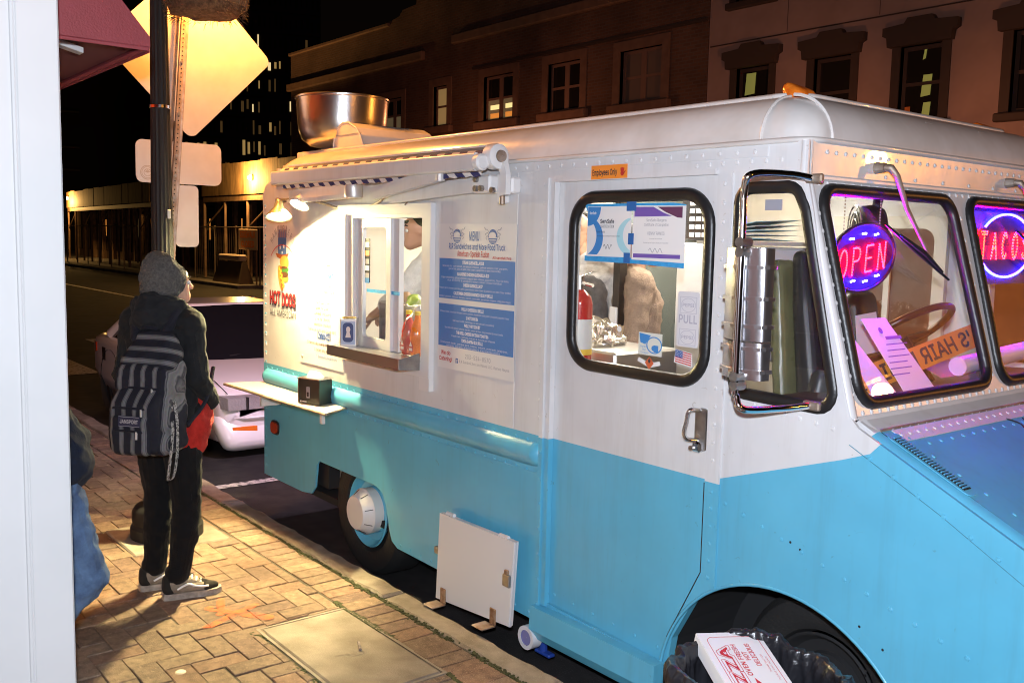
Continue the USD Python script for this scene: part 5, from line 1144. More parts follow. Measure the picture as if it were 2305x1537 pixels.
# cab
M['seat'] = mat('olive_seat_vinyl', (.16, .16, .07), .35, col2=(.10, .10, .045), vscale=6)
seat = obj('driver_seat', blob([[((-2.13, 3.0, 1.16), .035), ((-2.13, 3.09, 1.16), .035), ((-2.20, 3.02, 1.66), .035), ((-2.20, 3.09, 1.66), .035)], [((-2.13, 3.0, 1.16), .04), ((-2.10, 3.1, .95), .06)]], .02, 8, .006), M['seat'], tr, smooth=True)
obj('seat_back', blob([[((-2.03, 3.03, 1.22), .055), ((-2.10, 3.06, 1.55), .045), ((-2.14, 3.08, 1.70), .03), ((-2.03, 3.2, 1.22), .06), ((-2.10, 3.2, 1.6), .05)], [((-2.0, 3.0, 1.17), .045), ((-1.99, 3.02, 1.27), .035)]], .02, 6), M['black'], seat, smooth=True)
seat2 = obj('far_seat', blob([[((-2.38, 3.92, 1.1), .06), ((-2.38, 4.05, 1.1), .06), ((-2.45, 3.94, 1.50), .05), ((-2.45, 4.04, 1.50), .05)]], .03, 8), M['black'], tr, smooth=True)
obj('cab_shelf', box(-2.58, -2.30, 3.0, 3.75, 1.745, 1.76), M['inner'], tr)
obj('cab_box', box(-2.56, -2.34, 3.10, 3.7, 1.28, 1.738, .01), M['white_plain'], tr)
obj('header_inner', box(-1.98, -1.87, YS + .06, YF - .06, 1.93, 1.955), M['inner'], tr)
dash = obj('dashboard', hull_pts([(-1.66, YS + .06, 1.245), (-1.66, YF - .06, 1.245), (-2.02, YS + .06, 1.225), (-2.02, YF - .06, 1.225), (-2.05, YS + .06, .95), (-2.05, YF - .06, .95), (-1.66, YS + .06, .95), (-1.66, YF - .06, .95)]), mat('brown_dashboard', (.085, .042, .022), .5, col2=(.05, .025, .014), vscale=5), tr)
stw = obj('steering_wheel', tube([np.array([-2.03, 3.62, 1.40]) + .215 * (math.cos(a) * np.array([.80, 0, .60]) + math.sin(a) * np.array([0, 1.0, 0])) for a in np.linspace(0, 2 * PI, 40, endpoint=False)], .014, 8, closed=True), mat('brown_wheel', (.07, .03, .018), .3), tr, smooth=True)
obj('wheel_spoke', tube([(-2.03, 3.41, 1.40), (-2.02, 3.62, 1.38), (-2.03, 3.83, 1.40)], .014, 8), M['black'], stw); obj('steering_column', tube([(-2.02, 3.62, 1.38), (-1.85, 3.62, 1.15)], .03, 10), M['black'], stw)
# far side door window: pale frame, glass
fdw = obj('far_door_frame', side(sbox(-2.86, 1.0, -2.26, 1.9).difference(rr(-2.80, 1.05, -2.32, 1.84, .06)), YF - .075, YF - .048), mat('cream_frame', (.62, .58, .48), .5), tr)
obj('far_window', side(rr(-2.81, 1.04, -2.31, 1.85, .06), YF - .03, YF - .026), M['glass'], fdw)
obj('far_window_bar', side(sbox(-2.585, 1.04, -2.555, 1.85), YF - .045, YF - .032), M['alu_sign'], fdw)
fan = obj('cab_fan', lathe([(.001, -.03), (.06, -.03), (.075, 0), (.075, .05), (.06, .06), (.001, .06)], (-1.97, 3.28, 1.83), unit((-.6, -.7, -.1)), 18), M['black'], tr, smooth=35)
obj('fan_stem', tube([(-1.97, 3.28, 1.86), (-1.95, 3.27, 1.95)], .018, 8), M['black'], fan)
obj('fan_guard', cat_([tube([np.array([-2.02, 3.23, 1.82]) + r * (math.cos(a) * unit((-.7, .6, 0)) + math.sin(a) * np.array([0, 0, 1.0])) for a in np.linspace(0, 2 * PI, 20, endpoint=False)], .003, 4, closed=True) for r in (.03, .055, .08)]), M['chrome'], fan)

# --- things on the dashboard
def sheet3(P, m_, name, label, cat, thick=.0015, **kw):
    P = np.asarray(P, float); n = unit(np.cross(P[1] - P[0], P[2] - P[0])); return obj(name, hull_pts(np.vstack([P, P + n * thick])), m_, label=label, cat=cat, **kw)
permit = thing('permit', 'white permit sheet leaning on the windscreen between the modelled lettering reflection and the steering wheel', 'paper', (-1.70, 3.05, 1.26))
pq = [np.array(p) for p in ((-1.655, 3.01, 1.262), (-1.655, 3.21, 1.262), (-1.80, 3.10, 1.505), (-1.80, 2.95, 1.505))]
obj('sheet', hull_pts(np.vstack([pq, [p + (-.002, 0, -.001) for p in pq]])), M['paper'], permit)
pX = unit(pq[1] - pq[0]); pN = unit(np.cross(pX, pq[3] - pq[0])); pYv = np.cross(pN, pX)
obj('print_lines', flat(unary_union([sbox(.0, .20, .10, .212), Point(-.01, .235).buffer(.012)] + [sbox(-.015 - .01 * k, .18 - .022 * k, .12 - .01 * k - .02 * (k % 2), .184 - .022 * k) for k in range(6)]), pq[0] + pX * .03, pX, pYv, .003), M['purple'], permit)
notice = thing('notice', 'white notice with a yellow tag in the near corner of the windscreen', 'paper', (-1.68, 2.75, 1.26))
nq = [np.array(p) for p in ((-1.665, 2.72, 1.262), (-1.665, 2.98, 1.262), (-1.79, 2.90, 1.44), (-1.79, 2.74, 1.44))]
obj('sheet', hull_pts(np.vstack([nq, [p + (-.002, 0, -.001) for p in nq]])), M['paper'], notice)
nX = unit(nq[1] - nq[0]); nN = unit(np.cross(nX, nq[3] - nq[0])); nY = np.cross(nN, nX)
obj('yellow_tag', extr(sbox(.04, .02, .105, .125), .002, nq[0], nX, nY, .002), M['yellow'], notice)
obj('tag_lettering', flat(unary_union([sbox(.05, .10, .095, .108), sbox(.05, .075, .09, .083), sbox(.06, .05, .09, .062), sbox(.05, .03, .095, .036)]), nq[0], nX, nY, .0048), M['print_dark'], notice)
refl = thing('banner', 'long yellow strip with mirrored HAIR DESIGN lettering, a windscreen reflection built as a solid on the dashboard', 'banner', (-1.72, 3.25, 1.27))  # windscreen reflection of a shop sign, modelled as a lettered strip
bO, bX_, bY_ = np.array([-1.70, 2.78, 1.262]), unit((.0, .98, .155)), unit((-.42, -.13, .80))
obj('cloth', extr(sbox(0, 0, .86, .085), .002, bO, bX_, bY_), mat('reflection_yellow', (.62, .30, .04), .6), refl)  # stands for the reflected sign, no real cloth lies here
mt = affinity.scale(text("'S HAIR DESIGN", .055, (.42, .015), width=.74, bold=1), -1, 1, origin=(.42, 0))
obj('lettering', flat(mt, bO, bX_, bY_, .0035), M['print_dark'], refl)
obj('poster_tube', lathe([(.001, 0), (.032, .002), (.035, 0), (.035, .75), (.001, .75)], (-1.73, 3.50, 1.315), unit((0.02, .97, .06)), 20), mat('tube_white', (.70, .68, .70), .35), label='white poster tube lying on the dashboard under the centre pillar', cat='tube', smooth=40)
sheet3([(-1.80, 3.52, 1.262), (-1.80, 3.80, 1.262), (-1.94, 3.74, 1.33), (-1.94, 3.50, 1.33)], mat('manila', (.55, .34, .12), .7), 'envelope', 'brown envelope on the dashboard behind the centre pillar', 'envelope')
sheet3([(-1.99, 3.25, 1.34), (-1.99, 3.42, 1.35), (-2.02, 3.41, 1.50), (-2.02, 3.27, 1.49)], M['paper'], 'note', 'crumpled white note propped above the steering wheel', 'paper')
sheet3([(-1.88, 3.10, 1.262), (-1.84, 3.30, 1.262), (-1.97, 3.30, 1.275), (-1.99, 3.14, 1.29)], M['paper'], 'receipt', 'small white receipt lying flat on the dashboard', 'paper')
pm_ = thing('paper_bundle', 'bundle of pale papers on the shelf seen through the cab side window', 'papers', (-2.6, 3.2, 1.76))
for k in range(5): obj('sheet', hull_pts([(-2.56 + k * .01, 3.05 + k * .01, 1.764 + k * .012), (-2.34, 3.06, 1.77 + k * .016), (-2.36, 3.4, 1.764 + k * .022), (-2.55, 3.38, 1.775 + k * .012), (-2.56 + k * .01, 3.05 + k * .01, 1.767 + k * .012), (-2.34, 3.06, 1.773 + k * .016)]), M['paper'] if k % 2 else M['cyan_print'], pm_)

# ================================================================== LED SIGNS
GL = {'O': [[(.3 + .3 * math.cos(a), .5 + .5 * math.sin(a)) for a in np.linspace(0, 2 * PI, 25)]], 'P': [[(0, 0), (0, 1)], [(0, 1), (.35, 1), (.52, .92), (.58, .75), (.52, .58), (.35, .5), (0, .5)]],
      'E': [[(.55, 1), (0, 1), (0, 0), (.55, 0)], [(0, .52), (.45, .52)]], 'N': [[(0, 0), (0, 1), (.55, 0), (.55, 1)]], 'T': [[(0, 1), (.6, 1)], [(.3, 1), (.3, 0)]], 'A': [[(0, 0), (.3, 1), (.6, 0)], [(.12, .38), (.48, .38)]],
      'C': [[(.3 + .3 * math.cos(a), .5 + .5 * math.sin(a)) for a in np.linspace(.9, 2 * PI - .9, 20)]], 'S': [[(.52, .85), (.4, .97), (.2, .97), (.06, .85), (.08, .66), (.3, .52), (.52, .38), (.55, .16), (.4, .03), (.18, .03), (.03, .16)]]}
def led_dots(word, h, x0, z0, adv, pitch, slant=0.0, sx=1.0):
    P = []
    for k, ch in enumerate(word):
        for st in GL[ch]:
            ls = LineString([(x0 + k * adv + (a * sx + b * slant) * h, z0 + b * h) for a, b in st]); n = max(2, int(ls.length / pitch))
            P += [ls.interpolate(i / n, normalized=True).coords[0] for i in range(n + 1)]
    return P
M['led_red'] = mat('lit_red_led', (1, .1, .1), .4, emit=330, ecol=(1, .0010, .0014))
M['led_hot'] = mat('lit_orange_led', (1, .2, .05), .4, emit=360, ecol=(1, .0015, .0005))
M['led_blue'] = mat('lit_blue_led', (.3, .4, 1), .4, emit=2200, ecol=(.004, .004, 1.0))
M['ring_blue'] = mat('lit_blue_ring', (.3, .4, 1), .4, emit=320, ecol=(.003, .004, 1.0))
def led_sign(name, label, O, ax, az, rot, build):
    t = thing(name, label, 'LED sign', O); c, s = math.cos(rot), math.sin(rot)
    X, Y = np.array([0, c, s]), np.array([0, -s, c])
    oval = affinity.scale(Point(0, 0).buffer(1, quad_segs=16), ax, az)
    build(t, np.asarray(O, float), X, Y, oval); return t
def dots(P, O, X, Y, r, lift):
    N = np.cross(X, Y); return domes([O + X * a + Y * b + N * lift for a, b in P], N, r, r * .8, 6)
def open_sign(t, O, X, Y, oval):
    obj('backing', extr(oval, .012, O, X, Y, -.012), mat('sign_black', (.02, .015, .03), .3), t)
    obj('blue_field', flat(oval.buffer(-.008).difference(affinity.scale(oval, .93, .60)), O, X, Y, .001), mat('lit_blue_field', (.012, .006, .06), .5, spec=.1, emit=.5, ecol=(.10, .02, 1.0)), t)
    obj('red_field', flat(affinity.scale(oval, .93, .60), O, X, Y, .001), mat('lit_magenta_field', (.02, .002, .012), .6, spec=.1, emit=.26, ecol=(.62, .004, .30)), t)
    obj('red_leds', dots(led_dots('OPEN', .088, -.158, -.05, .079, .0085, .18, .82), O, X, Y, .0042, .003), M['led_red'], t, kind='stuff')
    bp = [(-.085 + i * .075 + j * .01, s * (.082 - .010 * abs(i - 1))) for s in (1, -1) for i in range(3) for j in range(3)]
    obj('blue_leds', dots(bp, O, X, Y, .0045, .003), M['led_blue'], t)
    obj('rim', tube([O + X * a + Y * b for a, b in list(oval.exterior.coords)[:-1]], .006, 6, closed=True), M['black'], t, smooth=True)
    for a in (-.12, .10):
        p = O + X * a + Y * .095; n = 14
        obj('chain', cat_([tube([p + (0, 0, (1.955 - p[2]) * k / n), p + (0, 0, (1.955 - p[2]) * (k + .6) / n)], .0028, 4) for k in range(n)]), M['galv'], t)
led_sign('open_sign', 'oval LED sign reading OPEN hung on chains behind the near windscreen', (-1.845, 3.017, 1.712), .196, .115, .12, open_sign)
def taco_sign(t, O, X, Y, oval):
    obj('backing', extr(sbox(-.29, -.155, .29, .155), .012, O, X, Y, -.012), M['black'], t)
    obj('blue_field', flat(affinity.scale(oval, .93, .93), O, X, Y, .001), mat('lit_deep_blue', (.0006, .0006, .003), .6, spec=.05, emit=.10, ecol=(.06, .04, 1.0)), t)
    obj('red_field', flat(sbox(-.215, -.055, .215, .0), O, X, Y, .0025), mat('lit_crimson_field', (.02, .001, .006), .6, spec=.1, emit=.30, ecol=(1.0, .005, .45)), t)
    obj('red_leds', dots(led_dots('TACOS', .105, -.215, -.052, .090, .012, 0, .75) + led_dots('TACOS', .085, -.207, -.042, .090, .012, 0, .72), O, X, Y, .0042, .004), M['led_hot'], t, kind='stuff')
    for s in (0, 1):
        A = np.linspace(.62, PI - .62, 30) + s * PI
        obj('blue_ring', tube([O + X * .232 * math.cos(a) + Y * .127 * math.sin(a) + np.cross(X, Y) * .006 for a in A], .0052, 6), M['ring_blue'], t)
led_sign('tacos_sign', 'blue ringed LED sign reading TACOS behind the far windscreen', (-1.835, 4.035, 1.765), .25, .14, .0, taco_sign)
# ================================================================== STREET FURNITURE
lp = thing('lamp_post', 'black fluted lamp post on the pavement with the hanging basket', 'lamp post', (-5.45, 1.85, 0))
LX, LY = -5.45, 1.832
def fluted(r0, r1, z0, z1, n=16, depth=.07):
    V = []; F = []; S = n * 4; rows = [(r0, z0), (r1, z1)]
    for r, z in rows:
        for k in range(S):
            a = 2 * PI * k / S; rr_ = r * (1 - depth * (k % 4 == 2) - depth * .6 * (k % 4 in (1, 3))); V.append((LX + rr_ * math.cos(a), LY + rr_ * math.sin(a), z))
    for k in range(S): q = (k + 1) % S; F += [(k, q, S + q), (k, S + q, S + k)]
    return trimesh.Trimesh(np.array(V), F, process=False)
M['post_black'] = mat('post_black_paint', (.008, .0075, .0075), .7, bump=.1, bscale=50)
obj('shaft', fluted(.070, .042, .62, 3.35), M['post_black'], lp)
obj('base', lathe([(.20, 0), (.20, .06), (.185, .08), (.19, .10), (.19, .15), (.17, .18), (.12, .20), (.10, .26), (.09, .34), (.082, .50), (.085, .56), (.078, .64)], (LX, LY, .012), sides=28), M['post_black'], lp, smooth=35)
obj('footing', box(LX - .27, LX + .27, LY - .27, LY + .27, -.02, .012, .008), M['kerb'], lp)
for z in (2.42,): obj('steel_band', lathe([(.052, 0), (.056, .002), (.056, .018), (.052, .02)], (LX, LY, z), sides=28), M['chrome'], lp)
obj('lamp_arm', tube(smooth_path([(LX, LY, 3.2), (LX - .03, LY + .1, 3.62), (LX - .1, LY + .3, 3.75), (LX - .17, LY + .47, 3.62)], 6), .025, 8), M['post_black'], lp, smooth=True)
obj('lamp_hood', lathe([(.03, .16), (.08, .13), (.19, .03), (.2, 0), (.19, .005), (.06, .11)], (-5.62, 2.32, 3.46), sides=24), M['post_black'], lp)
obj('fixing_plate', box(LX + .045, LX + .062, LY + .01, LY + .03, 1.82, 1.87, .003), M['alu_sign'], lp)
# basket of wooden slats with fibre liner
hb_ = thing('hanging_basket', 'slatted wooden hanging basket with shaggy fibre liner on the lamp post', 'basket', (-5.33, 2.03, 2.92))
BO = np.array([-5.25, 2.02, 2.905])
coir = mat('coconut_fibre', (.16, .09, .045), .95, col2=(.07, .035, .016), vscale=40, bump=.8, bscale=120)
wood = mat('basket_slat', (.24, .15, .08), .8, col2=(.14, .08, .04), vscale=14, bump=.3)
lin = lathe([(.001, .0), (.10, .004), (.175, .02), (.20, .06), (.225, .2), (.24, .34), (.2, .33), (.001, .31)], BO, sides=48)
v = np.asarray(lin.vertices); lin.vertices = v + (meshkit.fbm(v * 26, 3, 3) - .5)[:, None] * np.array([.05, .05, .035]); obj('liner', lin, coir, hb_, smooth=True)
obj('fibre_tufts', cat_([tube([BO + (r * math.cos(a), r * math.sin(a), z), BO + ((r + .03) * math.cos(a + .05), (r + .03) * math.sin(a + .05), z + rng.uniform(-.035, .012))], [.0025, .0006], 3) for a, z, r in [(a_, z_, .19 + .12 * z_) for a_, z_ in [(rng.uniform(0, 2 * PI), rng.uniform(.0, .32)) for _ in range(900)]]]), coir, hb_, kind='stuff')
for k in range(18):
    a = 2 * PI * k / 18; e = np.array([math.cos(a), math.sin(a), 0]); t_ = np.array([-math.sin(a), math.cos(a), 0])
    p0, p1 = BO + e * .205 + (0, 0, .06), BO + e * .245 + (0, 0, .34)
    obj('slat', hull_pts([p + t_ * s * .033 + e * o for p in (p0, p1) for s in (-1, 1) for o in (0, .010)]), wood, hb_)
obj('wire_ring', tube([BO + (.255 * math.cos(a), .255 * math.sin(a), .33) for a in np.linspace(0, 2 * PI, 40, endpoint=False)], .006, 6, closed=True), M['galv'], hb_)
obj('bracket', tube([(LX, LY, 3.22), (LX + .1, LY + .12, 3.26), BO + (0, 0, .36)], .012, 6), M['post_black'], hb_)
gp = [blob([[(BO + (rng.uniform(-.16, .16), rng.uniform(-.16, .16), .33 + rng.uniform(0, .03)), .05)]], .02, 2, .05, 40, k) for k in range(8)]
obj('dry_plants', gp, coir, hb_)
# U-channel sign post with the backs of three signs
sp_ = thing('sign_post', 'leaning steel channel post with the backs of diamond and two rectangular signs', 'street sign', (-5.85, 1.95, 0))
def lean(z): return 1.878 + .074 * (z - .0)
ch = Polygon([(-.038, 0), (-.034, .0), (-.016, .004), (-.014, -.026), (.014, -.026), (.016, .004), (.034, 0), (.038, 0), (.038, .004), (.018, .008), (.018, -.022 + .044 * 0), (.012, -.021), (-.012, -.021), (-.018, .008), (-.038, .004)]).buffer(0)
z0, z1 = 0.0, 3.45; D_ = unit((0, lean(1) - lean(0), 1))
obj('channel_post', extr(ch, (z1 - z0) / D_[2], (-5.825, lean(0), 0), np.cross((-1, 0, 0), D_), (-1, 0, 0)), M['galv'], sp_)
obj('holes', cat_([lathe([(.0045, .0), (.0001, .0005)], (-5.7976, lean(z), z), (1, 0, 0), 8) for z in np.arange(.5, 3.3, .0254)]), M['black_matt'], sp_, kind='stuff')
def sign_plate(name, poly, x, label, m=None):
    return obj(name, extr(poly, .003, (x, 0, 0), *FX), m or M['alu_sign'], sp_, label=label)
dc = np.array([2.150, 2.825]); s = .735
dia = affinity.rotate(rr(-s / 2, -s / 2, s / 2, s / 2, .05, 6), 45, origin=(0, 0))
dia = affinity.translate(dia, *dc)
sign_plate('diamond_sign', dia, -5.85, 'back of a diamond warning sign, glowing under the lamp')
sign_plate('wide_sign', rr(1.818, 2.035, 2.335, 2.285, .04), -5.85, 'back of a wide rectangular sign with a round seal')
sign_plate('small_sign', rr(2.045, 1.658, 2.187, 2.028, .03), -5.845, 'back of a small upright rectangular sign')
M['seal'] = mat('seal_ring', (.50, .42, .34), .5, .4)
c = np.array([1.885, 2.093])
obj('round_seal', flat(unary_union([Point(*c).buffer(.042).difference(Point(*c).buffer(.038)), Point(*c).buffer(.034).difference(Point(*c).buffer(.031)), Point(*c).buffer(.022).difference(Point(*c).buffer(.019))] + [LineString([c, c + np.array([math.cos(a), math.sin(a)]) * .017]).buffer(.002) for a in np.linspace(.4, PI - .4, 5)]), (-5.8465, 0, 0), *FX), M['seal'], sp_)
for z in (3.05, 2.75, 2.45, 2.2, 2.08, 1.95, 1.72): obj('bolt', cyl((-5.805, lean(z), z), (-5.792, lean(z), z), .009, sides=8), M['steel_dull'], sp_)

# red awning of the shop on the left, the shop wall, the white column
M['red_canvas'] = mat('red_canvas', (.26, .035, .045), .6, col2=(.21, .028, .034), vscale=5, bump=.15, bscale=150)
ra = thing('shop_awning', 'dark red shop awning with pale struts underneath at upper left', 'awning', (-3.6, .6, 2.2))
ax = -3.3; ty, tz = 1.080, 2.365; wy = .50; L_ = 3.2
slope = 1.22
top = tz + (ty - wy) * slope
end = Polygon([(wy, tz - .012), (ty, tz - .012), (ty, tz + .02), (wy, top)])
def ext_x(poly, x0, x1):  # (y, z) polygon from x0 to x1
    return extr(poly, x1 - x0, (x0, 0, 0), *FX)
obj('end_panel', ext_x(end, ax - .004, ax), M['red_canvas'], ra)
th = lambda dx: 0
obj('slope_panel', hull_pts([(ax - .005, ty, tz + .02), (ax - L_, ty, tz + .02), (ax - .005, wy, top), (ax - L_, wy, top), (ax - .005, ty - .004, tz + .01), (ax - L_, ty - .004, tz + .01), (ax - .005, wy, top - .01), (ax - L_, wy, top - .01)]), M['red_canvas'], ra)
obj('valance', box(ax - L_, ax - .005, ty - .003, ty, tz - .03, tz + .019), M['red_canvas'], ra)
obj('frame_edge', tube([(ax - L_, ty - .008, tz - .015), (ax - .01, ty - .008, tz - .015), (ax - .01, wy, tz - .015)], .010, 6), M['red_canvas'], ra)
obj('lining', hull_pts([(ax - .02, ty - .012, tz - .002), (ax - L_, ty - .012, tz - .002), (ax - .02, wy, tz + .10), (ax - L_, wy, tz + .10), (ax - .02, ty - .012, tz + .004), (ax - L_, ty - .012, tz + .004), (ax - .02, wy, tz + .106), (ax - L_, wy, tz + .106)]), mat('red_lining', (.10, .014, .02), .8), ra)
for x in (-3.58, -3.95, -4.4):
    obj('strut', hull_pts([(x, .945, tz - .012), (x - .05, .945, tz - .012), (x + .02, .75, tz + .03), (x - .03, .75, tz + .03), (x, .945, tz + .006), (x - .05, .945, tz + .006), (x + .02, .75, tz + .05), (x - .03, .75, tz + .05)]), M['alu_sign'], ra)
sf = thing('shop_wall', 'rendered shop wall behind the white column carrying the red awning', 'wall', (-6, 0, 0))
obj('wall', box(-14, -3.1, -1.2, .50, 0, 4.6), M['wall_pale'], sf)
col = thing('white_column', 'white painted wooden column filling the left edge', 'column', (-2.3, .4, 0))
M['col'] = mat('column_gloss_white', (.62, .63, .63), .35, col2=(.585, .60, .60), vscale=2.5, bump=.05, bscale=12)
cx0 = -3.0
obj('shaft', box(cx0 - .30, cx0, .26, .722, .0, 4.2, .006), M['col'], col)
obj('corner_board', box(cx0, cx0 + .012, .610, .7245, .30, 4.0, .005), M['col'], col)
obj('edge_bead', tube([(cx0 + .002, .606, .30), (cx0 + .002, .606, 4.0)], .008, 8), M['col'], col)
obj('plinth', box(cx0 - .32, cx0 + .012, .24, .735, 0, .12, .01), M['col'], col)

# ================================================================== PARKED CAR
CX = lambda s: -7.58 - s * .83      # s metres behind the nose
cr = thing('parked_car', 'white saloon car parked nose to tail behind the food truck', 'car', (-9.7, 3.76, RZ))
CY = 3.76; HW = .83
carp = mat('car_white_paint', (.72, .70, .70), .25, coat=.6, bump=.02, bscale=5)
def ring(s, w, zb, zbelt, zt, taper):
    P = [(0, zb), (.80, zb), (.95, zb + .06), (1.0, zb + .18), (1.0, zbelt - .08), (.975, zbelt - .01), (taper, zt - .02), (taper * .7, zt - .002), (0, zt)]
    y = [a * w for a, _ in P]; z = [b for _, b in P]
    full = [(-a, b) for a, b in zip(y, z)][::-1] + list(zip(y, z))[1:-1]
    return [(CX(s), CY + a, b) for a, b in full]
st = [(0.0, .60, .10, .30, .36, .7), (.03, .70, -.02, .36, .40, .85), (.10, .77, -.05, .42, .45, .88), (.30, .81, -.04, .47, .50, .90), (.7, .83, 0, .52, .55, .90), (1.12, .84, .02, .56, .60, .88), (1.2, .84, .02, .57, .60, .90), (2.2, .84, .02, .59, .62, .93), (3.2, .84, .02, .61, .645, .93), (3.75, .835, .03, .62, .66, .90), (4.15, .81, .08, .60, .65, .88), (4.25, .78, .12, .55, .60, .86)]
rows = [ring(*a) for a in st]; n = len(rows[0]); V = np.array([q for r in rows for q in r]); F = []
for i in range(len(rows) - 1):
    for j in range(n): k = (j + 1) % n; F += [(i * n + j, (i + 1) * n + k, i * n + k), (i * n + j, (i + 1) * n + j, (i + 1) * n + k)]
for e in (0, len(rows) - 1):
    b = e * n
    for j in range(1, n - 1): F.append((b, b + j, b + j + 1) if e == 0 else (b, b + j + 1, b + j))
body = trimesh.Trimesh(V, F, process=False)
obj('body', body, carp, cr, smooth=38)
# glasshouse
def gh(s, w, z): return [(CX(s), CY - w, z), (CX(s), CY + w, z)]
def loft4(sec):
    V = np.array([q for r in sec for q in r]); F = []; n = len(sec[0])
    for i in range(len(sec) - 1):
        for j in range(n): k = (j + 1) % n; F += [(i * n + j, (i + 1) * n + k, i * n + k), (i * n + j, (i + 1) * n + j, (i + 1) * n + k)]
    return trimesh.Trimesh(V, F, process=False)
obj('windscreen', hull_pts([(CX(1.10), CY - .72, .585), (CX(1.10), CY + .72, .585), (CX(1.02), CY, .585), (CX(1.92), CY - .56, 1.03), (CX(1.92), CY + .56, 1.03), (CX(1.88), CY, 1.045), (CX(1.96), CY, 1.0), (CX(1.3), CY, .58)]), M['glass_dark'], cr, smooth=40)
obj('side_windows', hull_pts([(CX(a), CY + s * w, z) for a, w, z in ((1.3, .775, .60), (3.55, .77, .63), (1.95, .60, 1.02), (2.9, .60, 1.03)) for s in (-1, 1)]), M['glass_dark'], cr)
obj('rear_window', hull_pts([(CX(2.9), CY + s * .58, 1.03) for s in (-1, 1)] + [(CX(3.62), CY + s * .68, .64) for s in (-1, 1)] + [(CX(3.0), CY, .64)]), M['glass_dark'], cr)
rf_ = blob([[((CX(2.02), CY + s * .50, 1.012), .045) for s in (-1, 1)] + [((CX(2.85), CY + s * .50, 1.022), .045) for s in (-1, 1)]], .05, 4)
obj('roof', rf_, carp, cr, smooth=True)
for s in (-1, 1):
    obj('pillar', tube([(CX(1.14), CY + s * .755, .60), (CX(1.90), CY + s * .585, 1.035)], .026, 8), carp, cr, smooth=True)
    obj('pillar', tube([(CX(2.95), CY + s * .585, 1.04), (CX(3.62), CY + s * .74, .65)], [.035, .07], 8), carp, cr, smooth=True)
    obj('pillar', tube([(CX(2.3), CY + s * .785, .62), (CX(2.4), CY + s * .605, 1.03)], .022, 6), M['black'], cr)
    obj('door_mirror', blob([[((CX(1.42), CY + s * .90, .68), .05), ((CX(1.40), CY + s * .97, .69), .045)]], .02, 4), carp, cr, smooth=True)
    hl = obj('headlight', hull_pts([(CX(x), CY + s * y, z) for x, y, z in ((-.01, .70, .385), (-.02, .70, .285), (-.035, .32, .385), (-.045, .32, .285), (.20, .80, .425), (.24, .815, .32), (.03, .32, .405), (.2, .5, .35))]), M['lamp_glass'], cr)
    obj('lamp_divider', box(CX(.0) - .1, CX(.0) + .046, CY + s * .54 - .006, CY + s * .54 + .006, .284, .39), M['black'], hl)
    obj('turn_signal', hull_pts([(CX(x), CY + s * y, z) for x, y, z in ((-.012, .66, .14), (-.012, .66, .085), (-.025, .45, .14), (-.025, .45, .085), (.10, .66, .14), (.10, .45, .085))]), M['orange'], cr)
    obj('tail_lamp', hull_pts([(CX(x), CY + s * y, z) for x, y, z in ((4.262, .3, .4), (4.262, .3, .54), (4.2, .80, .4), (4.2, .80, .54), (4.0, .83, .45), (4.0, .83, .54))]), M['red_lens'], cr)
    for xs in (.85, 3.35):
        w = obj('wheel', lathe([(.19, .04), (.22, .0), (.29, .0), (.31, .03), (.31, .15), (.28, .18), (.19, .18)], (CX(xs), CY + s * .80, RZ + .30), (0, -s, 0), 28), M['tyre'], cr, smooth=35)
        obj('hub_cap', lathe([(.20, .03), (.17, .01), (.05, -.004), (.001, -.004)], (CX(xs), CY + s * .80, RZ + .30), (0, -s, 0), 24), M['steel_dull'], w, smooth=35)
        obj('wheel_arch', lathe([(.345, -.045), (.345, .1), (.001, .101)], (CX(xs), CY + s * .80, RZ + .30), (0, -s, 0), 28), M['black_matt'], w)
obj('bumper', blob([[((CX(.05), CY + s * .66, .02), .09) for s in (-1, 1)] + [((CX(.14), CY + s * .72, .19), .08) for s in (-1, 1)]], .06, 5), carp, cr, smooth=True)
obj('bumper_strip', tube([(CX(.10), CY - .76, .215), (CX(-.035), CY - .55, .215), (CX(-.05), CY, .215), (CX(-.035), CY + .55, .215), (CX(.10), CY + .76, .215)], .010, 6), carp, cr)
obj('lower_intake', box(CX(-.045), CX(.1), CY - .28, CY + .28, -.02, .10, .01), M['black_matt'], cr)
obj('grille', box(CX(-.01), CX(.1), CY - .28, CY + .28, .31, .365, .01), M['black'], cr)
obj('bonnet_line', tube([(CX(.06), CY - .68, .418), (CX(.3), CY - .70, .492), (CX(.7), CY - .71, .545), (CX(1.05), CY - .70, .592)], .004, 5), M['black'], cr)
obj('door_line', tube([(CX(1.35), CY - .842, .05), (CX(1.35), CY - .842, .55)], .003, 4), M['black'], cr)
obj('fuel_flap', box(CX(3.7), CX(3.55), CY - .838, CY - .83, .38, .52, .01), M['black'], cr)
obj('door_handle', box(CX(2.3), CX(2.12), CY - .86, CY - .835, .46, .49, .005), M['black'], cr)
obj('number_plate', box(CX(-.075), CX(-.06), CY - .15, CY + .15, .09, .22, .003), M['sheet'], cr)
obj('wiper', tube([(CX(1.12), CY - .3, .62), (CX(1.18), CY + .25, .645)], .008, 5), M['black'], cr)

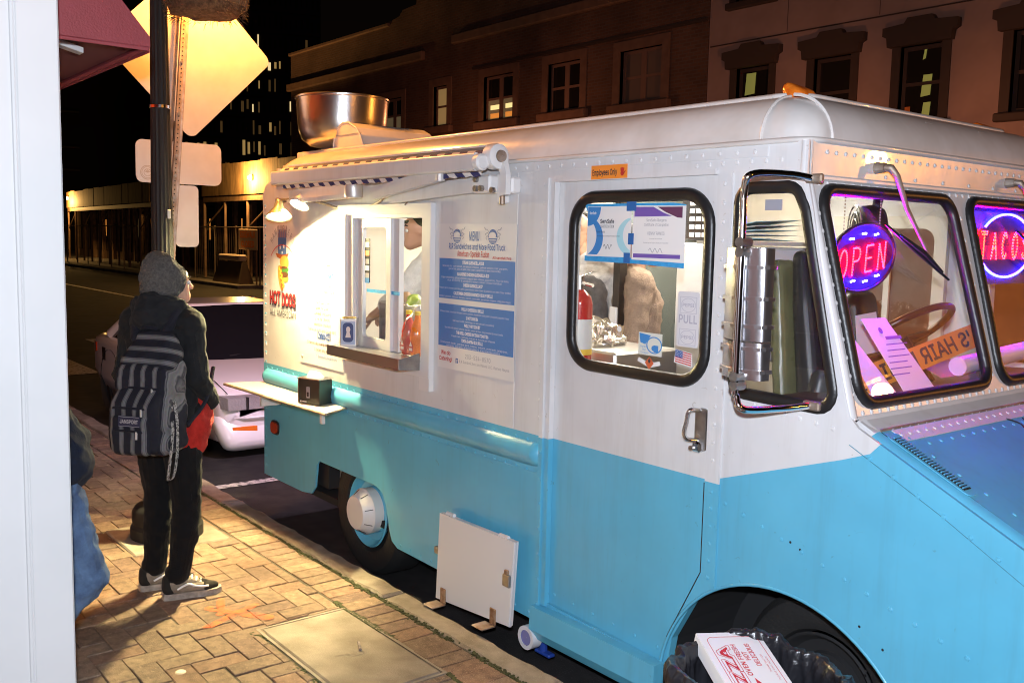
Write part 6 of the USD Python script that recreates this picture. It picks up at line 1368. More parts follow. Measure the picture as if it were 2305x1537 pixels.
# ================================================================== RUBBISH BIN AND PIZZA BOX
BC = np.array([-1.43, 1.965, 0]); BZ = .665
tcn = thing('rubbish_bin', 'round rubbish bin lined with a shiny black bag beside the truck wheel', 'bin', BC)
obj('drum', lathe([(.19, .0), (.195, .02), (.208, .60), (.211, BZ - .03)], BC, sides=40), mat('bin_drum', (.03, .03, .032), .5, bump=.1), tcn, smooth=40)
ns = 180; prof = [(.218, -.34), (.228, -.22), (.233, -.10), (.233, -.03), (.230, .0), (.222, .016), (.208, .012), (.198, -.02), (.192, -.10), (.18, -.20), (.10, -.24), (.001, -.25)]
pr = []
P_ = np.array(prof); tt = np.linspace(0, len(P_) - 1, 60); prof = np.column_stack([np.interp(tt, range(len(P_)), P_[:, k]) for k in (0, 1)])
bg = lathe(prof, BC + (0, 0, BZ), sides=ns); v = np.asarray(bg.vertices); e = v - (BC + (0, 0, 0)); ang = np.arctan2(e[:, 1], e[:, 0]); rad = np.hypot(e[:, 0], e[:, 1])
q = np.column_stack([np.cos(ang) * 5.2, np.sin(ang) * 5.2, v[:, 2] * 7])
f1 = meshkit.fbm(q, 4, 2) - .5; f2 = np.abs(meshkit.fbm(q * 1.9 + 7, 3, 5) - .5)
dr_ = (f1 * .045 - f2 * .035) * np.clip(rad / .2, 0, 1)
v = v + np.column_stack([np.cos(ang) * dr_, np.sin(ang) * dr_, (f1 * .035 + .014 * np.sin(ang * 3 + 1)) * np.clip(rad / .2, 0, 1)])
bg.vertices = v
obj('bag', bg, usdkit.material(stage, '/World/Looks/black_bag', {'tc': ('texture_coordinate', {}), 'n': ('noise_texture', {'scale': 24.0, 'detail': 6.0, 'distortion': .8}), 'b': ('bump', {'strength': .35, 'distance': .010}), 'p': ('principled_bsdf', {'base_color': (.014, .014, .017), 'roughness': .27, 'specular_ior_level': .5})},
    [('tc.object', 'n.vector'), ('n.fac', 'b.height'), ('b.normal', 'p.normal')], surface='p.BSDF'), tcn, smooth=True)
pz = thing('pizza_box', 'white pizza box printed in red stuck in the black bag', 'box', (-1.45, 2.0, .6))
A_, B_ = np.array([-1.650, 1.985, .690]), np.array([-1.570, 2.150, .680]); C_ = np.array([-1.265, 2.035, .595])
up_ = unit(A_ - B_); Xt = unit(B_ - C_); Xt = unit(Xt - up_ * np.dot(Xt, up_)); Nz = np.cross(Xt, up_)
LW, HH = .40, np.linalg.norm(A_ - B_)
PO = B_ - Xt * LW          # text origin: reads from PO along Xt, up towards A
obj('lid', extr(sbox(0, 0, LW, HH), .045, PO - Nz * .045, Xt, up_), mat('white_card', (.70, .69, .70), .6), pz)
obj('side_flap', extr(sbox(.002, 0, LW - .002, .045), .0025, PO + up_ * HH - Nz * .0455, Xt, Nz, -.0025) if False else extr(sbox(.0, HH - .002, LW, HH + .001), .04, PO - Nz * .042, Xt, up_), M['paper'], pz)
ln = lambda pts, w=.0011: LineString(pts).buffer(w)
pb = rr(.03, .015, LW - .02, HH - .018, .02, 4)
red = [pb.exterior.buffer(.0009)]
pzt = text('PIZZA', .036, (.225, .118), width=.235, bold=2)
red += [pzt.buffer(.0022).difference(pzt.buffer(.0004)), affinity.scale(pzt, .985, .8).buffer(-.0022)]
red += [text('OVEN FRESH', .0135, (.285, .094), width=.125, bold=1), text('HOT', .0135, (.30, .074), width=.035, bold=1), text('DELICIOUS', .0135, (.305, .053), width=.09, bold=1)]
red += [text('THANK YOU FOR', .0055, (.27, .034), width=.07, size=24), text('PLEASE CALL AGAIN', .0055, (.25, .024), width=.09, size=24)]
red += [Point(.15, .055).buffer(.022).exterior.buffer(.0008), Point(.12, .07).buffer(.012).exterior.buffer(.0008), Point(.115, .045).buffer(.014).exterior.buffer(.0008), Polygon([(.185, .098), (.215, .096), (.165, .07), (.155, .066)]), Polygon([(.075, .022), (.145, .020), (.13, .028), (.10, .030), (.115, .04), (.09, .034)])]
obj('red_print', flat(unary_union(red), PO, Xt, up_, .0012), mat('box_red_print', (.50, .02, .03), .6), pz)

# ================================================================== THINGS ON THE LEDGE AND THE COUNTER
nd = thing('napkin_dispenser', 'black and steel napkin dispenser standing on the cream counter', 'dispenser', (-4.90, 2.48, .797))
nX_, nY_ = unit((.93, .36, 0)), unit((-.36, .93, 0)); nO = np.array([-4.96, 2.42, .7975])
obj('body', extr(Polygon([(0, 0), (.155, 0), (.155, .135), (.148, .142), (0, .142)]), .105, nO + nY_ * .105, nX_, (0, 0, 1)), M['black'], nd)
obj('side_plate', extr(Polygon([(-.002, -.002), (.107, -.002), (.107, .142), (.07, .150), (.03, .150), (-.002, .139)]), .004, nO - nX_ * .0045, nY_ * -1 if False else nY_, (0, 0, 1)), M['chrome'], nd)
obj('top_plate', extr(rr(-.006, -.008, .161, .115, .004), .006, nO + (0, 0, .1425), nX_, nY_), M['chrome'], nd)
obj('front_slot', extr(rr(.060, .035, .085, .10, .006), .003, nO - nY_ * .0, nX_, (0, 0, 1), .0005), M['print_grey'], nd)
obj('slot_gap', extr(rr(.066, .045, .079, .07, .003), .002, nO, nX_, (0, 0, 1), .0036), M['black_matt'], nd)
obj('maker_mark', flat(unary_union([Point(.018, .014).buffer(.005), sbox(.028, .011, .06, .017)]), nO, nX_, (0, 0, 1), .0012), M['print_white'], nd)
obj('napkins', hull_pts([nO + nX_ * a + nY_ * b + np.array((0, 0, h)) for a, b, h in ((.03, .03, .149), (.12, .03, .149), (.03, .08, .149), (.12, .08, .149), (.05, .04, .185), (.10, .06, .18))]), M['paper'], nd)
tj = thing('picture_tin', 'square tin with portrait pictures standing on the steel ledge', 'tin', (-4.47, 2.53, 1.16))
tO = np.array([-4.655, 2.475, LZ + .0065]); tX, tY = unit((.86, -.10, 0) if False else (.80, -.0, 0)), np.array([0, 1.0, 0])
a0 = math.radians(-38); tX = np.array([math.cos(a0), math.sin(a0), 0]); tY = np.array([-math.sin(a0), math.cos(a0), 0]); tO = np.array([-4.66, 2.535, LZ + .0065])
TW, TH = .088, .145
# two sides face the pavement
obj('tin_body', extr(rr(0, 0, TW, TW, .006), TH, tO, tX, tY), M['alu_sign'], tj)
obj('rim', tube([tO + tX * (TW / 2 + .036 * math.cos(a)) + tY * (TW / 2 + .036 * math.sin(a)) + (0, 0, TH + .003) for a in np.linspace(0, 2 * PI, 20, endpoint=False)], .004, 5, closed=True), mat('brass_rim', (.5, .38, .15), .3, .9), tj)
pale_b = mat('picture_pale_blue', (.34, .42, .58), .4)
def portrait(O, X, k):
    Z = np.array([0, 0, 1.0])
    obj('picture', flat(rr(.006, .008, TW - .006, TH - .012, .003), O, X, Z, .0008), pale_b, tj)
    obj('picture_arch', flat(rr(.016, .045 if k else .02, TW - .016, TH - .02, .02), O, X, Z, .0016), M['brown'] if k else mat('picture_night_blue', (.03, .05, .16), .4), tj)
    obj('picture_figure', flat(unary_union([affinity.scale(Point(.045, .088).buffer(.014), .8, 1.2), Polygon([(.030, .045), (.060, .045), (.052, .08), (.038, .08)])]), O, X, Z, .0024), mat('picture_figure_tone', (.52, .34, .24) if k else (.66, .6, .56), .5), tj)
    if k: obj('picture_band', flat(sbox(.008, .010, TW - .008, .042), O, X, Z, .0024), mat('picture_blue_band', (.03, .12, .40), .4), tj)
portrait(tO, tX, 1)
portrait(tO + tX * TW, tY, 0)
sd = thing('soda_bag', 'two orange soda bottles in a clear plastic bag on the steel ledge', 'bottles', (-3.98, 2.53, 1.16))
bt = [(.028, 0), (.036, .006), (.038, .02), (.035, .05), (.038, .08), (.036, .12), (.028, .155), (.015, .185), (.013, .205), (.015, .207), (.015, .222), (.001, .223)]
for (x, y, lab, mt_) in ((-4.085, 2.597, 'red soda bottle', mat('red_soda', (.50, .07, .05), .12, coat=.5)), (-4.005, 2.597, 'orange soda bottle', mat('orange_soda', (.85, .22, .02), .12, coat=.5))):
    b = obj('bottle', lathe(bt, (x, y, LZ + .007), sides=24), mt_, sd, smooth=50, label=lab)
    obj('bottle_label', flat(rpoly([(-.02, 0), (.02, 0), (.022, .03), (0, .062), (-.022, .03)], .004), (x, y - .0395, LZ + .03), *FS), mat('label_red', (.55, .05, .03), .5), b)
    obj('label_mark', flat(unary_union([Polygon([(-.014, .028), (.014, .028), (0, .052)]), sbox(-.015, .006, .015, .020)]), (x, y - .0395, LZ + .03), *FS, .0008), M['print_white'], b)
    obj('bottle_cap', cyl((x, y, LZ + .211), (x, y, LZ + .230), .016, sides=14), mat('bottle_cap_' + lab.split()[0], (.65, .5, .05), .4), b)
film = usdkit.material(stage, '/World/Looks/clear_film', {'tc': ('texture_coordinate', {}), 'n': ('noise_texture', {'scale': 30.0, 'detail': 4.0}), 'b': ('bump', {'strength': .6, 'distance': .01}), 'bk': ('geometry', {}), 'io': ('mix_float', {'a': 1.6, 'b': .625}), 'f': ('fresnel', {'IOR': 1.6}), 't': ('transparent_bsdf', {'color': (.95, .95, .95)}), 'g': ('glossy_bsdf', {'color': (1, 1, 1), 'roughness': .15}), 'd': ('diffuse_bsdf', {'color': (.8, .8, .8)}), 'm': ('mix_closure', {}), 'm2': ('mix_closure', {'fac': .07})},
    [('tc.object', 'n.vector'), ('n.fac', 'b.height'), ('b.normal', 'g.normal'), ('bk.backfacing', 'io.fac'), ('io.result', 'f.IOR'), ('f.fac', 'm.fac'), ('t.BSDF', 'm.closure1'), ('g.BSDF', 'm.closure2'), ('m.closure', 'm2.closure1'), ('d.BSDF', 'm2.closure2')], surface='m2.closure')
bgm = blob([[((-4.09, 2.60, LZ + .05), .05), ((-4.0, 2.60, LZ + .05), .05), ((-4.05, 2.605, LZ + .16), .045), ((-4.0, 2.61, LZ + .22), .035), ((-3.985, 2.615, LZ + .27), .02)]], .015, 4, .02, 22, 4)
obj('plastic_bag', bgm, film, sd, smooth=True)
# foil tray and extinguisher seen through the door window
ft = blob([[((-3.52, 2.98, 1.30), .025), ((-3.12, 2.98, 1.30), .025), ((-3.52, 3.14, 1.30), .025), ((-3.12, 3.14, 1.30), .025), ((-3.45, 3.02, 1.36), .03), ((-3.2, 3.1, 1.36), .03)]], .02, 2, .045, 26, 9)
obj('foil_tray', ft, mat('foil', (.80, .76, .70), .2, 1.0, bump=.5, bscale=40), label='crumpled foil covered tray on the steel counter behind the door window', cat='tray')
fe = thing('fire_extinguisher', 'red fire extinguisher hanging behind the left edge of the door window', 'fire extinguisher', (-3.05, 2.80, 1.2))
fx, fy = -3.045, 2.80
obj('cylinder', lathe([(.001, 0), (.05, .005), (.057, .02), (.057, .33), (.05, .36), (.03, .38), (.02, .39)], (fx, fy, 1.15), sides=24), mat('extinguisher_red', (.42, .02, .02), .2, coat=.5), fe, smooth=40)
obj('label', lathe([(.0582, 0), (.0582, .13)], (fx, fy, 1.285), sides=24), mat('extinguisher_label', (.62, .62, .60), .5), fe, smooth=True)
obj('yellow_band', lathe([(.0586, 0), (.0586, .025)], (fx, fy, 1.262), sides=24), M['yellow'], fe)
obj('lettering', flat(text('ABC', .016, (fx + .02, 1.267), width=.04, bold=2), (0, fy - .0595, 0), *FS), M['print_dark'], fe)
obj('valve', cyl((fx, fy, 1.53), (fx, fy, 1.60), .018, sides=12), M['chrome'], fe)
obj('handle', cat_([hull_pts([(fx - .01, fy - .01, 1.59), (fx + .09, fy - .012, 1.62), (fx + .09, fy + .012, 1.62), (fx - .01, fy + .01, 1.60)]), tube([(fx, fy, 1.57), (fx + .08, fy, 1.56)], .008, 6)]), M['chrome'], fe)
# ================================================================== PEOPLE
def skin_mat(n, c): return usdkit.material(stage, '/World/Looks/skin_' + n, {'p': ('principled_bsdf', {'base_color': c, 'roughness': .5, 'subsurface_weight': .15, 'subsurface_radius': (.02, .008, .004), 'subsurface_scale': .4})}, surface='p.BSDF')
def cloth(n, c, c2=None, scale=30, bump=.35, bs=220): return mat('cloth_' + n, c, .9, spec=.2, sheen=.03, col2=c2 or tuple(v * .7 for v in c), vscale=scale, bump=bump, bscale=bs)
class Body:
    def __init__(s, base, f):
        s.o = np.asarray(base, float); f = unit((*f, 0)); s.f = f; s.r = np.array([f[1], -f[0], 0]); s.u = np.array([0, 0, 1.0])
    def __call__(s, f, r, u): return s.o + s.f * f + s.r * r + s.u * u
def hand_bones(W, d, n, side_, curl=.5, k=1.0):
    """palm and five fingers; d towards the fingers, n out of the palm, side_ towards the thumb"""
    d, n = unit(d), unit(n); t = unit(np.asarray(side_, float) - d * np.dot(side_, d)); B = []
    kn = [W + d * .085 * k + t * x * k for x in (.030, .010, -.010, -.029)]
    B.append([(W + t * .018 * k, .017 * k), (W - t * .018 * k, .017 * k), (kn[0], .012 * k), (kn[3], .011 * k)])
    for j, (p, L) in enumerate(zip(kn, (.072, .080, .074, .058))):
        a = p; ang = 0
        for q, fr in enumerate((.45, .31, .24)):
            ang += curl * (.7 if q == 0 else .9); b = a + (d * math.cos(ang) + n * math.sin(ang)) * L * fr * k
            B.append([(a, (.0092 - .0008 * q) * k), (b, (.0085 - .0009 * q) * k)]); a = b
    a = W + d * .022 * k + t * .024 * k; b = a + (d * .6 + t * .62 + n * .35) * .042 * k; c = b + (d * .85 + t * .2 + n * .35) * .034 * k; e = c + (d * .9 + n * .4) * .024 * k
    B += [[(a, .014 * k), (b, .0115 * k)], [(b, .011 * k), (c, .0095 * k)], [(c, .0095 * k), (e, .008 * k)]]
    return B
def body_mesh(b, H, J, hands, hs=1.0):
    """one continuous skin: J overrides joints"""
    j = dict(skull=(-.025, 0, .948), brow=(.028, 0, .955), jaw=(.050, 0, .900), neck=(-.005, 0, .872), c7=(-.015, 0, .842), sh=(-.015, .108, .824), chest=(.0, .055, .765), waist=(.0, .048, .635), hip=(.0, .052, .535),
             elbow=(-.03, .150, .66), wrist=(.08, .135, .575), knee=(.02, .056, .285), ankle=(-.02, .056, .055), toe=(.12, .062, .022)); j.update(J)
    G = lambda n, s=1: b(j[n + ('_r' if s > 0 else '_l')][0] * H, j[n + ('_r' if s > 0 else '_l')][1] * H, j[n + ('_r' if s > 0 else '_l')][2] * H) if (n + ('_r' if s > 0 else '_l')) in j else b(j[n][0] * H, s * j[n][1] * H, j[n][2] * H)
    B = [[(G('skull'), .083 * hs), (G('brow'), .076 * hs)], [(G('brow'), .07 * hs), (G('jaw'), .040), (G('skull'), .07 * hs)], [(G('neck'), .050), (G('c7'), .058)], [(G('skull'), .06), (G('neck'), .05)]]
    B += [[(b(.0785 * H * .98, 0, .928 * H), .013), (b(.062 * H, 0, .945 * H), .010), (b(.062 * H, .012, .925 * H), .010), (b(.062 * H, -.012, .925 * H), .010)]]       # nose
    B += [[(b(.060 * H, .014, .905 * H), .011), (b(.060 * H, -.014, .905 * H), .011)], [(b(.066 * H, .010, .9065 * H), .006), (b(.066 * H, -.010, .9065 * H), .006)]]       # lips
    for s in (-1, 1):
        B += [[(b(-.006 * H, s * .082 * hs, .935 * H), .014), (b(-.012 * H, s * .086 * hs, .945 * H), .012), (b(-.004 * H, s * .08 * hs, .918 * H), .009)]]         # ear
        B += [[(b(.042 * H, s * .03, .955 * H), .020), (b(.046 * H, s * .02, .957 * H), .016)]]
        B += [[(G('c7'), .06), (G('sh', s), .05)], [(G('sh', s), .052), (G('chest', s), .10), (G('c7'), .055)], [(G('chest', s), .10), (G('waist', s), .085)], [(G('waist', s), .085), (G('hip', s), .095)]]
        B += [[(G('sh', s), .050), (G('elbow', s), .036)], [(G('elbow', s), .036), (G('wrist', s), .025)]]
        B += [[(G('hip', s), .082), (G('knee', s), .052)], [(G('knee', s), .05), (b(*(np.array(j['knee']) * H * .55 + np.array(j['ankle']) * H * .45)) if False else (G('knee', s) * .65 + G('ankle', s) * .35 - b.f * .012), .050)], [(G('knee', s) * .65 + G('ankle', s) * .35 - b.f * .012, .048), (G('ankle', s), .033)], [(G('ankle', s), .032), (G('toe', s), .022)]]
    B += [[(G('chest', 1), .1), (G('chest', -1), .1)], [(G('waist', 1), .085), (G('waist', -1), .085)], [(G('hip', 1), .095), (G('hip', -1), .095)]]
    for h in hands: B += h
    return blob(B, .011, 6), G
def body_mesh2(b, bh, H, J, hands, hs=1.0):
    """as body_mesh, the head turned into its own frame bh"""
    bb_ = type('BodyH', (Body,), {'__call__': lambda s, f, r, u: bh(f, r, u) if u > .880 * H else b(f, r, u)})(b.o, b.f[:2])
    J = {k: v for k, v in J.items() if k not in ('skull', 'brow', 'jaw')}
    return body_mesh(bb_, H, J, hands, hs)
def face(t, b, H, hairm=None):
    for s in (-1, 1):
        e = b(.064 * H, s * .031, .9425 * H); obj('eye', trimesh.creation.icosphere(2, .0115).apply_translation(e), mat('eye_white', (.6, .58, .55), .2), t, smooth=True)
        obj('iris', trimesh.creation.icosphere(1, .0062).apply_translation(e + b.f * .0072), mat('eye_dark', (.03, .018, .012), .1), t, smooth=True)
        obj('eyebrow', tube([b(.070 * H, s * .016, .957 * H), b(.070 * H, s * .032, .9605 * H), b(.060 * H, s * .047, .956 * H)], [.004, .0045, .002], 5), mat('brow_dark', (.02, .013, .01), .8), t, smooth=True)
    obj('mouth', tube([b(.0698 * H, -.018, .9055 * H), b(.0715 * H, 0, .9050 * H), b(.0698 * H, .018, .9055 * H)], .0022, 5), mat('lip_line', (.22, .06, .05), .5), t)
    if hairm: obj('hair', blob([[(b(-.037 * H, 0, .960 * H), .080), (b(-.008 * H, 0, .976 * H), .072)], [(b(-.052 * H, 0, .925 * H), .060), (b(-.044 * H, 0, .95 * H), .076)]], .02, 3, .012, 60, 4), hairm, t, smooth=True)
hair_black = mat('black_hair', (.014, .010, .008), .6, bump=.6, bscale=160)

# --- the customer with the backpack
b1 = Body((-4.575, 1.545, 0.002), (-.60, .80)); H1 = 1.60
p1 = thing('person', 'person in grey beanie, dark jacket and red sweatshirt standing before the serving window', 'person', b1.o)
fd = unit((.20, .98, 0)); fr_ = np.array([fd[1], -fd[0], 0])
footR, footL = np.array([-4.492, 1.50, 0]), np.array([-4.672, 1.448, 0])
J1 = dict(sh=(-.015, .088, .824), chest=(.0, .044, .765), waist=(.0, .040, .635), hip=(.0, .046, .535), elbow_r=(-.025, .122, .665), wrist_r=(.075, .105, .575), elbow_l=(-.025, -.122, .665), wrist_l=(.075, -.10, .575))
rel = lambda p: (np.dot(p - b1.o, b1.f) / H1, np.dot(p - b1.o, b1.r) / H1, (p[2] - b1.o[2]) / H1)
for n_, ft in (('r', footR), ('l', footL)):
    J1['ankle_' + n_] = rel(ft + fd * .06 + (0, 0, .085)); J1['toe_' + n_] = rel(ft + fd * .2 + (0, 0, .035)); J1['knee_' + n_] = rel(ft * .55 + b1(0, .09 if n_ == 'r' else -.09, 0) * .45 + fd * .06 + np.array((0, 0, .46)))
hR = hand_bones(b1(.075 * H1, .105 * H1, .575 * H1), b1.f * .7 - b1.u * .55 - b1.r * .45, -b1.r * .8 - b1.u * .2, b1.f + b1.u, .45)
hL = hand_bones(b1(.075 * H1, -.10 * H1, .575 * H1), b1.f * .7 - b1.u * .55 + b1.r * .45, b1.r * .8 - b1.u * .2, b1.f + b1.u, .45)
b1h = Body(b1.o, (.02, 1.0))
bm, G1 = body_mesh2(b1, b1h, H1, J1, [hR, hL], .88)
obj('body', bm, skin_mat('warm', (.50, .29, .20)), p1, smooth=True)
face(p1, b1h, H1)
def T(j, s, f=0, r=0, u=0): return G1(j, s) + b1.f * f + b1.r * r + b1.u * u
legs = []
for s in (-1, 1):
    legs += [[(T('hip', s), .112), (T('hip', s, u=-.08), .106)], [(T('hip', s, u=-.06), .100), (T('knee', s), .066)], [(T('knee', s), .068), (T('knee', s, f=-.022, u=-.15), .066)], [(T('knee', s, f=-.022, u=-.15), .064), (T('ankle', s, u=.03), .052)], [(T('ankle', s, u=.05), .054), (T('ankle', s, u=.035, f=-.012), .056)]]
legs += [[(T('hip', 1, u=.06), .11), (T('hip', -1, u=.06), .11), (T('hip', 1), .108), (T('hip', -1), .108)]]
obj('trousers', blob(legs, .014, 4, .009, 22, 3), cloth('black_trousers', (.006, .006, .007)), p1, smooth=True)
redB = [[(T('chest', 1), .115), (T('chest', -1), .115), (T('waist', 1, f=.045), .118), (T('waist', -1, f=.045), .118)], [(T('waist', 1, f=.045), .118), (T('waist', -1, f=.045), .118), (T('hip', 1, f=.05, u=.0), .122), (T('hip', -1, f=.05, u=0), .122)], [(T('hip', 1, f=.03, u=-.02), .134), (T('hip', -1, f=.03, u=-.02), .134), (T('hip', 1, f=.02, u=-.075), .126), (T('hip', -1, f=.02, u=-.075), .126)], [(T('hip', 1, f=.12, u=.05, r=-.02), .075), (T('hip', -1, f=.12, u=.05, r=.02), .075), (T('waist', 1, f=.12, u=.05), .06), (T('waist', -1, f=.12, u=.05), .06)]]
obj('red_sweatshirt', blob(redB, .014, 4, .014, 16, 5), cloth('red_fleece', (.42, .022, .016)), p1, smooth=True)
jk = [[(T('chest', 1, f=-.02, u=.03), .112), (T('chest', -1, f=-.02, u=.03), .112), (T('waist', 1, f=-.03), .108), (T('waist', -1, f=-.03), .108)], [(T('waist', 1, f=-.03), .108), (T('waist', -1, f=-.03), .108), (T('hip', 1, f=-.035, u=.06), .108), (T('hip', -1, f=-.035, u=.06), .108)], [(T('c7', 1, u=.02), .085), (T('sh', 1, u=-.01), .082), (T('sh', -1, u=-.01), .082)], [(T('sh', 1), .074), (T('sh', -1), .074), (T('chest', 1, f=-.01), .118), (T('chest', -1, f=-.01), .118)]]
for s in (-1, 1): jk += [[(T('sh', s), .070), (T('elbow', s), .054)], [(T('elbow', s), .055), (T('wrist', s) * .85 + T('elbow', s) * .15, .044)]]
obj('jacket', blob(jk, .014, 4, .015, 15, 8), cloth('charcoal_shell', (.015, .0155, .017), (.011, .0115, .0125), 20, .2), p1, smooth=True)
hood = [[(T('c7', 1, f=-.075, u=.05), .068), (T('c7', 1, f=-.04, r=.085, u=.045), .055), (T('c7', 1, f=-.04, r=-.085, u=.045), .055)], [(T('c7', 1, f=-.03, r=.095, u=.04), .055), (T('c7', 1, f=.06, r=.06, u=.015), .045)], [(T('c7', 1, f=-.03, r=-.095, u=.04), .055), (T('c7', 1, f=.06, r=-.06, u=.015), .045)], [(T('c7', 1, f=-.08, u=.07), .06), (T('c7', 1, f=-.12, u=.03), .05), (T('c7', 1, f=-.06, r=.06, u=-.02), .06), (T('c7', 1, f=-.06, r=-.06, u=-.02), .06)]]
obj('hood', blob(hood, .012, 3, .024, 18, 2), cloth('hood_shell', (.019, .0195, .022), None, 20, .2), p1, smooth=True)
bn = [[(b1h(-.048, 0, 1.468), .066), (b1h(-.03, 0, 1.53), .088)], [(b1h(-.010, .022, 1.500), .084), (b1h(-.010, -.022, 1.500), .084), (b1h(-.01, 0, 1.54), .094)], [(b1h(-.012, 0, 1.535), .096), (b1h(.012, 0, 1.528), .092)], [(b1h(-.02, 0, 1.56), .092), (b1h(-.035, 0, 1.580), .072)], [(b1h(-.03, 0, 1.488), .086), (b1h(.012, 0, 1.522), .092)]]
obj('beanie', blob(bn, .010, 4, .010, 26, 6), cloth('grey_knit', (.135, .125, .115), (.075, .07, .065), 90, .8, 260), p1, smooth=True)
M['shoe_tan'] = cloth('shoe_canvas', (.26, .215, .165), None, 40); M['shoe_black'] = cloth('shoe_suede', (.022, .02, .018)); M['shoe_sole'] = mat('shoe_sole', (.40, .345, .29), .7, col2=(.22, .18, .15), vscale=30)
def shoe(t, H_, d, tan=True, sgn=1):
    X = unit(d); Y = np.array([-X[1], X[0], 0]); P = lambda a, b, c: H_ + X * a + Y * b + np.array((0, 0, c))
    out = Polygon([(-.012, -.030), (.02, -.037), (.10, -.034), (.17, -.044), (.225, -.036), (.252, -.012), (.252, .012), (.228, .034), (.17, .040), (.10, .032), (.02, .036), (-.012, .030), (-.018, 0)]).buffer(.004)
    sh = obj('shoe', blob([[(P(.02, .012, .055), .030), (P(.02, -.012, .055), .030), (P(.03, .014, .085), .030), (P(.03, -.014, .085), .030)], [(P(.03, .012, .06), .034), (P(.03, -.012, .06), .034), (P(.17, .012, .040), .026), (P(.17, -.012, .040), .026)], [(P(.06, .006, .08), .034), (P(.06, -.006, .08), .034), (P(.16, .0, .052), .024)], [(P(.17, .012, .038), .025), (P(.17, -.016, .038), .025), (P(.222, .0, .034), .020)]], .010, 3), M['shoe_tan'], t, smooth=True)
    obj('sole', extr(out, .030, H_ + (0, 0, .0), X, Y), M['shoe_sole'], sh)
    obj('toe_cap', blob([[(P(.178, .013, .040), .0255), (P(.178, -.017, .040), .0255), (P(.224, .0, .0355), .0205)], [(P(.15, 0, .062), .02), (P(.18, 0, .05), .022)]], .010, 3), M['shoe_black'], sh, smooth=True)
    obj('heel_panel', blob([[(P(.012, .013, .050), .0325), (P(.012, -.013, .050), .0325), (P(.010, .010, .092), .027), (P(.010, -.010, .092), .027)]], .010, 3), M['shoe_black'], sh, smooth=True)
    for s in (-1, 1):
        W_ = [P(.045, s * .043, .052), P(.075, s * .043, .066), P(.10, s * .0405, .071), P(.125, s * .040, .060), P(.16, s * .041, .052), P(.19, s * .038, .050)]
        obj('side_stripe', tube(smooth_path(W_, 5), .0052, 6), M['paper'], sh, smooth=True)
    for k in range(4):
        a = .095 + k * .02; obj('lace', tube([P(a, -.022, .098 - k * .010), P(a + .006, 0, .112 - k * .0115), P(a, .022, .098 - k * .010)], .004, 5), M['paper'], sh)
shoe(p1, footR, fd); shoe(p1, footL, fd)

# --- backpack
stripe_m = usdkit.material(stage, '/World/Looks/striped_canvas', {'tc': ('texture_coordinate', {}), 'd': ('vector_math', {'math_type': 'dot_product', 'vector2': tuple(b1.r)}), 'c': ('combine_xyz', {}), 'w': ('wave_texture', {'wave_type': 'bands', 'bands_direction': 'x', 'scale': 5.6}), 'n': ('noise_texture', {'scale': 90.0, 'detail': 3.0}),
    'r': ('rgb_ramp', {'ramp': [(.0, (.018, .018, .026)), (.62, (.020, .020, .030)), (.74, (.17, .165, .17)), (.86, (.05, .05, .06)), (.93, (.21, .205, .21)), (1, (.16, .155, .16))]}), 'x': ('mix', {'mix_type': 'multiply', 'fac': .4}), 'b': ('bump', {'strength': .4, 'distance': .004}), 'p': ('principled_bsdf', {'roughness': .9, 'specular_ior_level': .2})},
    [('tc.object', 'd.vector1'), ('d.value', 'c.x'), ('c.vector', 'w.vector'), ('w.fac', 'r.fac'), ('tc.object', 'n.vector'), ('r.color', 'x.color1'), ('n.color', 'x.color2'), ('x.color', 'p.base_color'), ('n.fac', 'b.height'), ('b.normal', 'p.normal')], surface='p.BSDF')
stripe_h = usdkit.material(stage, '/World/Looks/striped_canvas_top', {'tc': ('texture_coordinate', {}), 'd': ('vector_math', {'math_type': 'dot_product', 'vector2': tuple(np.array([0, 0, 1.0]) + .35 * b1.f)}), 'c': ('combine_xyz', {}), 'w': ('wave_texture', {'wave_type': 'bands', 'bands_direction': 'x', 'scale': 5.0, 'phase': 1.0}), 'n': ('noise_texture', {'scale': 90.0, 'detail': 3.0}),
    'r': ('rgb_ramp', {'ramp': [(.0, (.018, .018, .026)), (.62, (.020, .020, .030)), (.74, (.17, .165, .17)), (.86, (.05, .05, .06)), (.93, (.21, .205, .21)), (1, (.16, .155, .16))]}), 'x': ('mix', {'mix_type': 'multiply', 'fac': .4}), 'p': ('principled_bsdf', {'roughness': .9, 'specular_ior_level': .2})},
    [('tc.object', 'd.vector1'), ('d.value', 'c.x'), ('c.vector', 'w.vector'), ('w.fac', 'r.fac'), ('tc.object', 'n.vector'), ('r.color', 'x.color1'), ('n.color', 'x.color2'), ('x.color', 'p.base_color')], surface='p.BSDF')
navy = cloth('navy_canvas', (.016, .016, .024))
bp = thing('backpack', 'dark backpack with pale grey stripes worn on the back of the person in the beanie', 'backpack', b1(-.24, 0, .95))
K = lambda f, r, u: b1(f * .86, r * .80 + (.06 if u < 1.22 else .02), (.745 + (u - .75) * 1.09) if u < 1.27 else u)
main = [[(K(-.20, s * .125, .80), .055) for s in (-1, 1)] + [(K(-.32, s * .12, .80), .055) for s in (-1, 1)] + [(K(-.19, s * .115, 1.10), .05) for s in (-1, 1)] + [(K(-.29, s * .11, 1.08), .05) for s in (-1, 1)]]
obj('main_bag', blob(main, .014, 4, .018, 14, 1), stripe_m, bp, smooth=True)
obj('top_pocket', blob([[(K(-.18, s * .10, 1.16), .055) for s in (-1, 1)] + [(K(-.26, s * .10, 1.12), .05) for s in (-1, 1)] + [(K(-.17, s * .07, 1.21), .05) for s in (-1, 1)]], .014, 4, .016, 16, 2), stripe_h, bp, smooth=True)
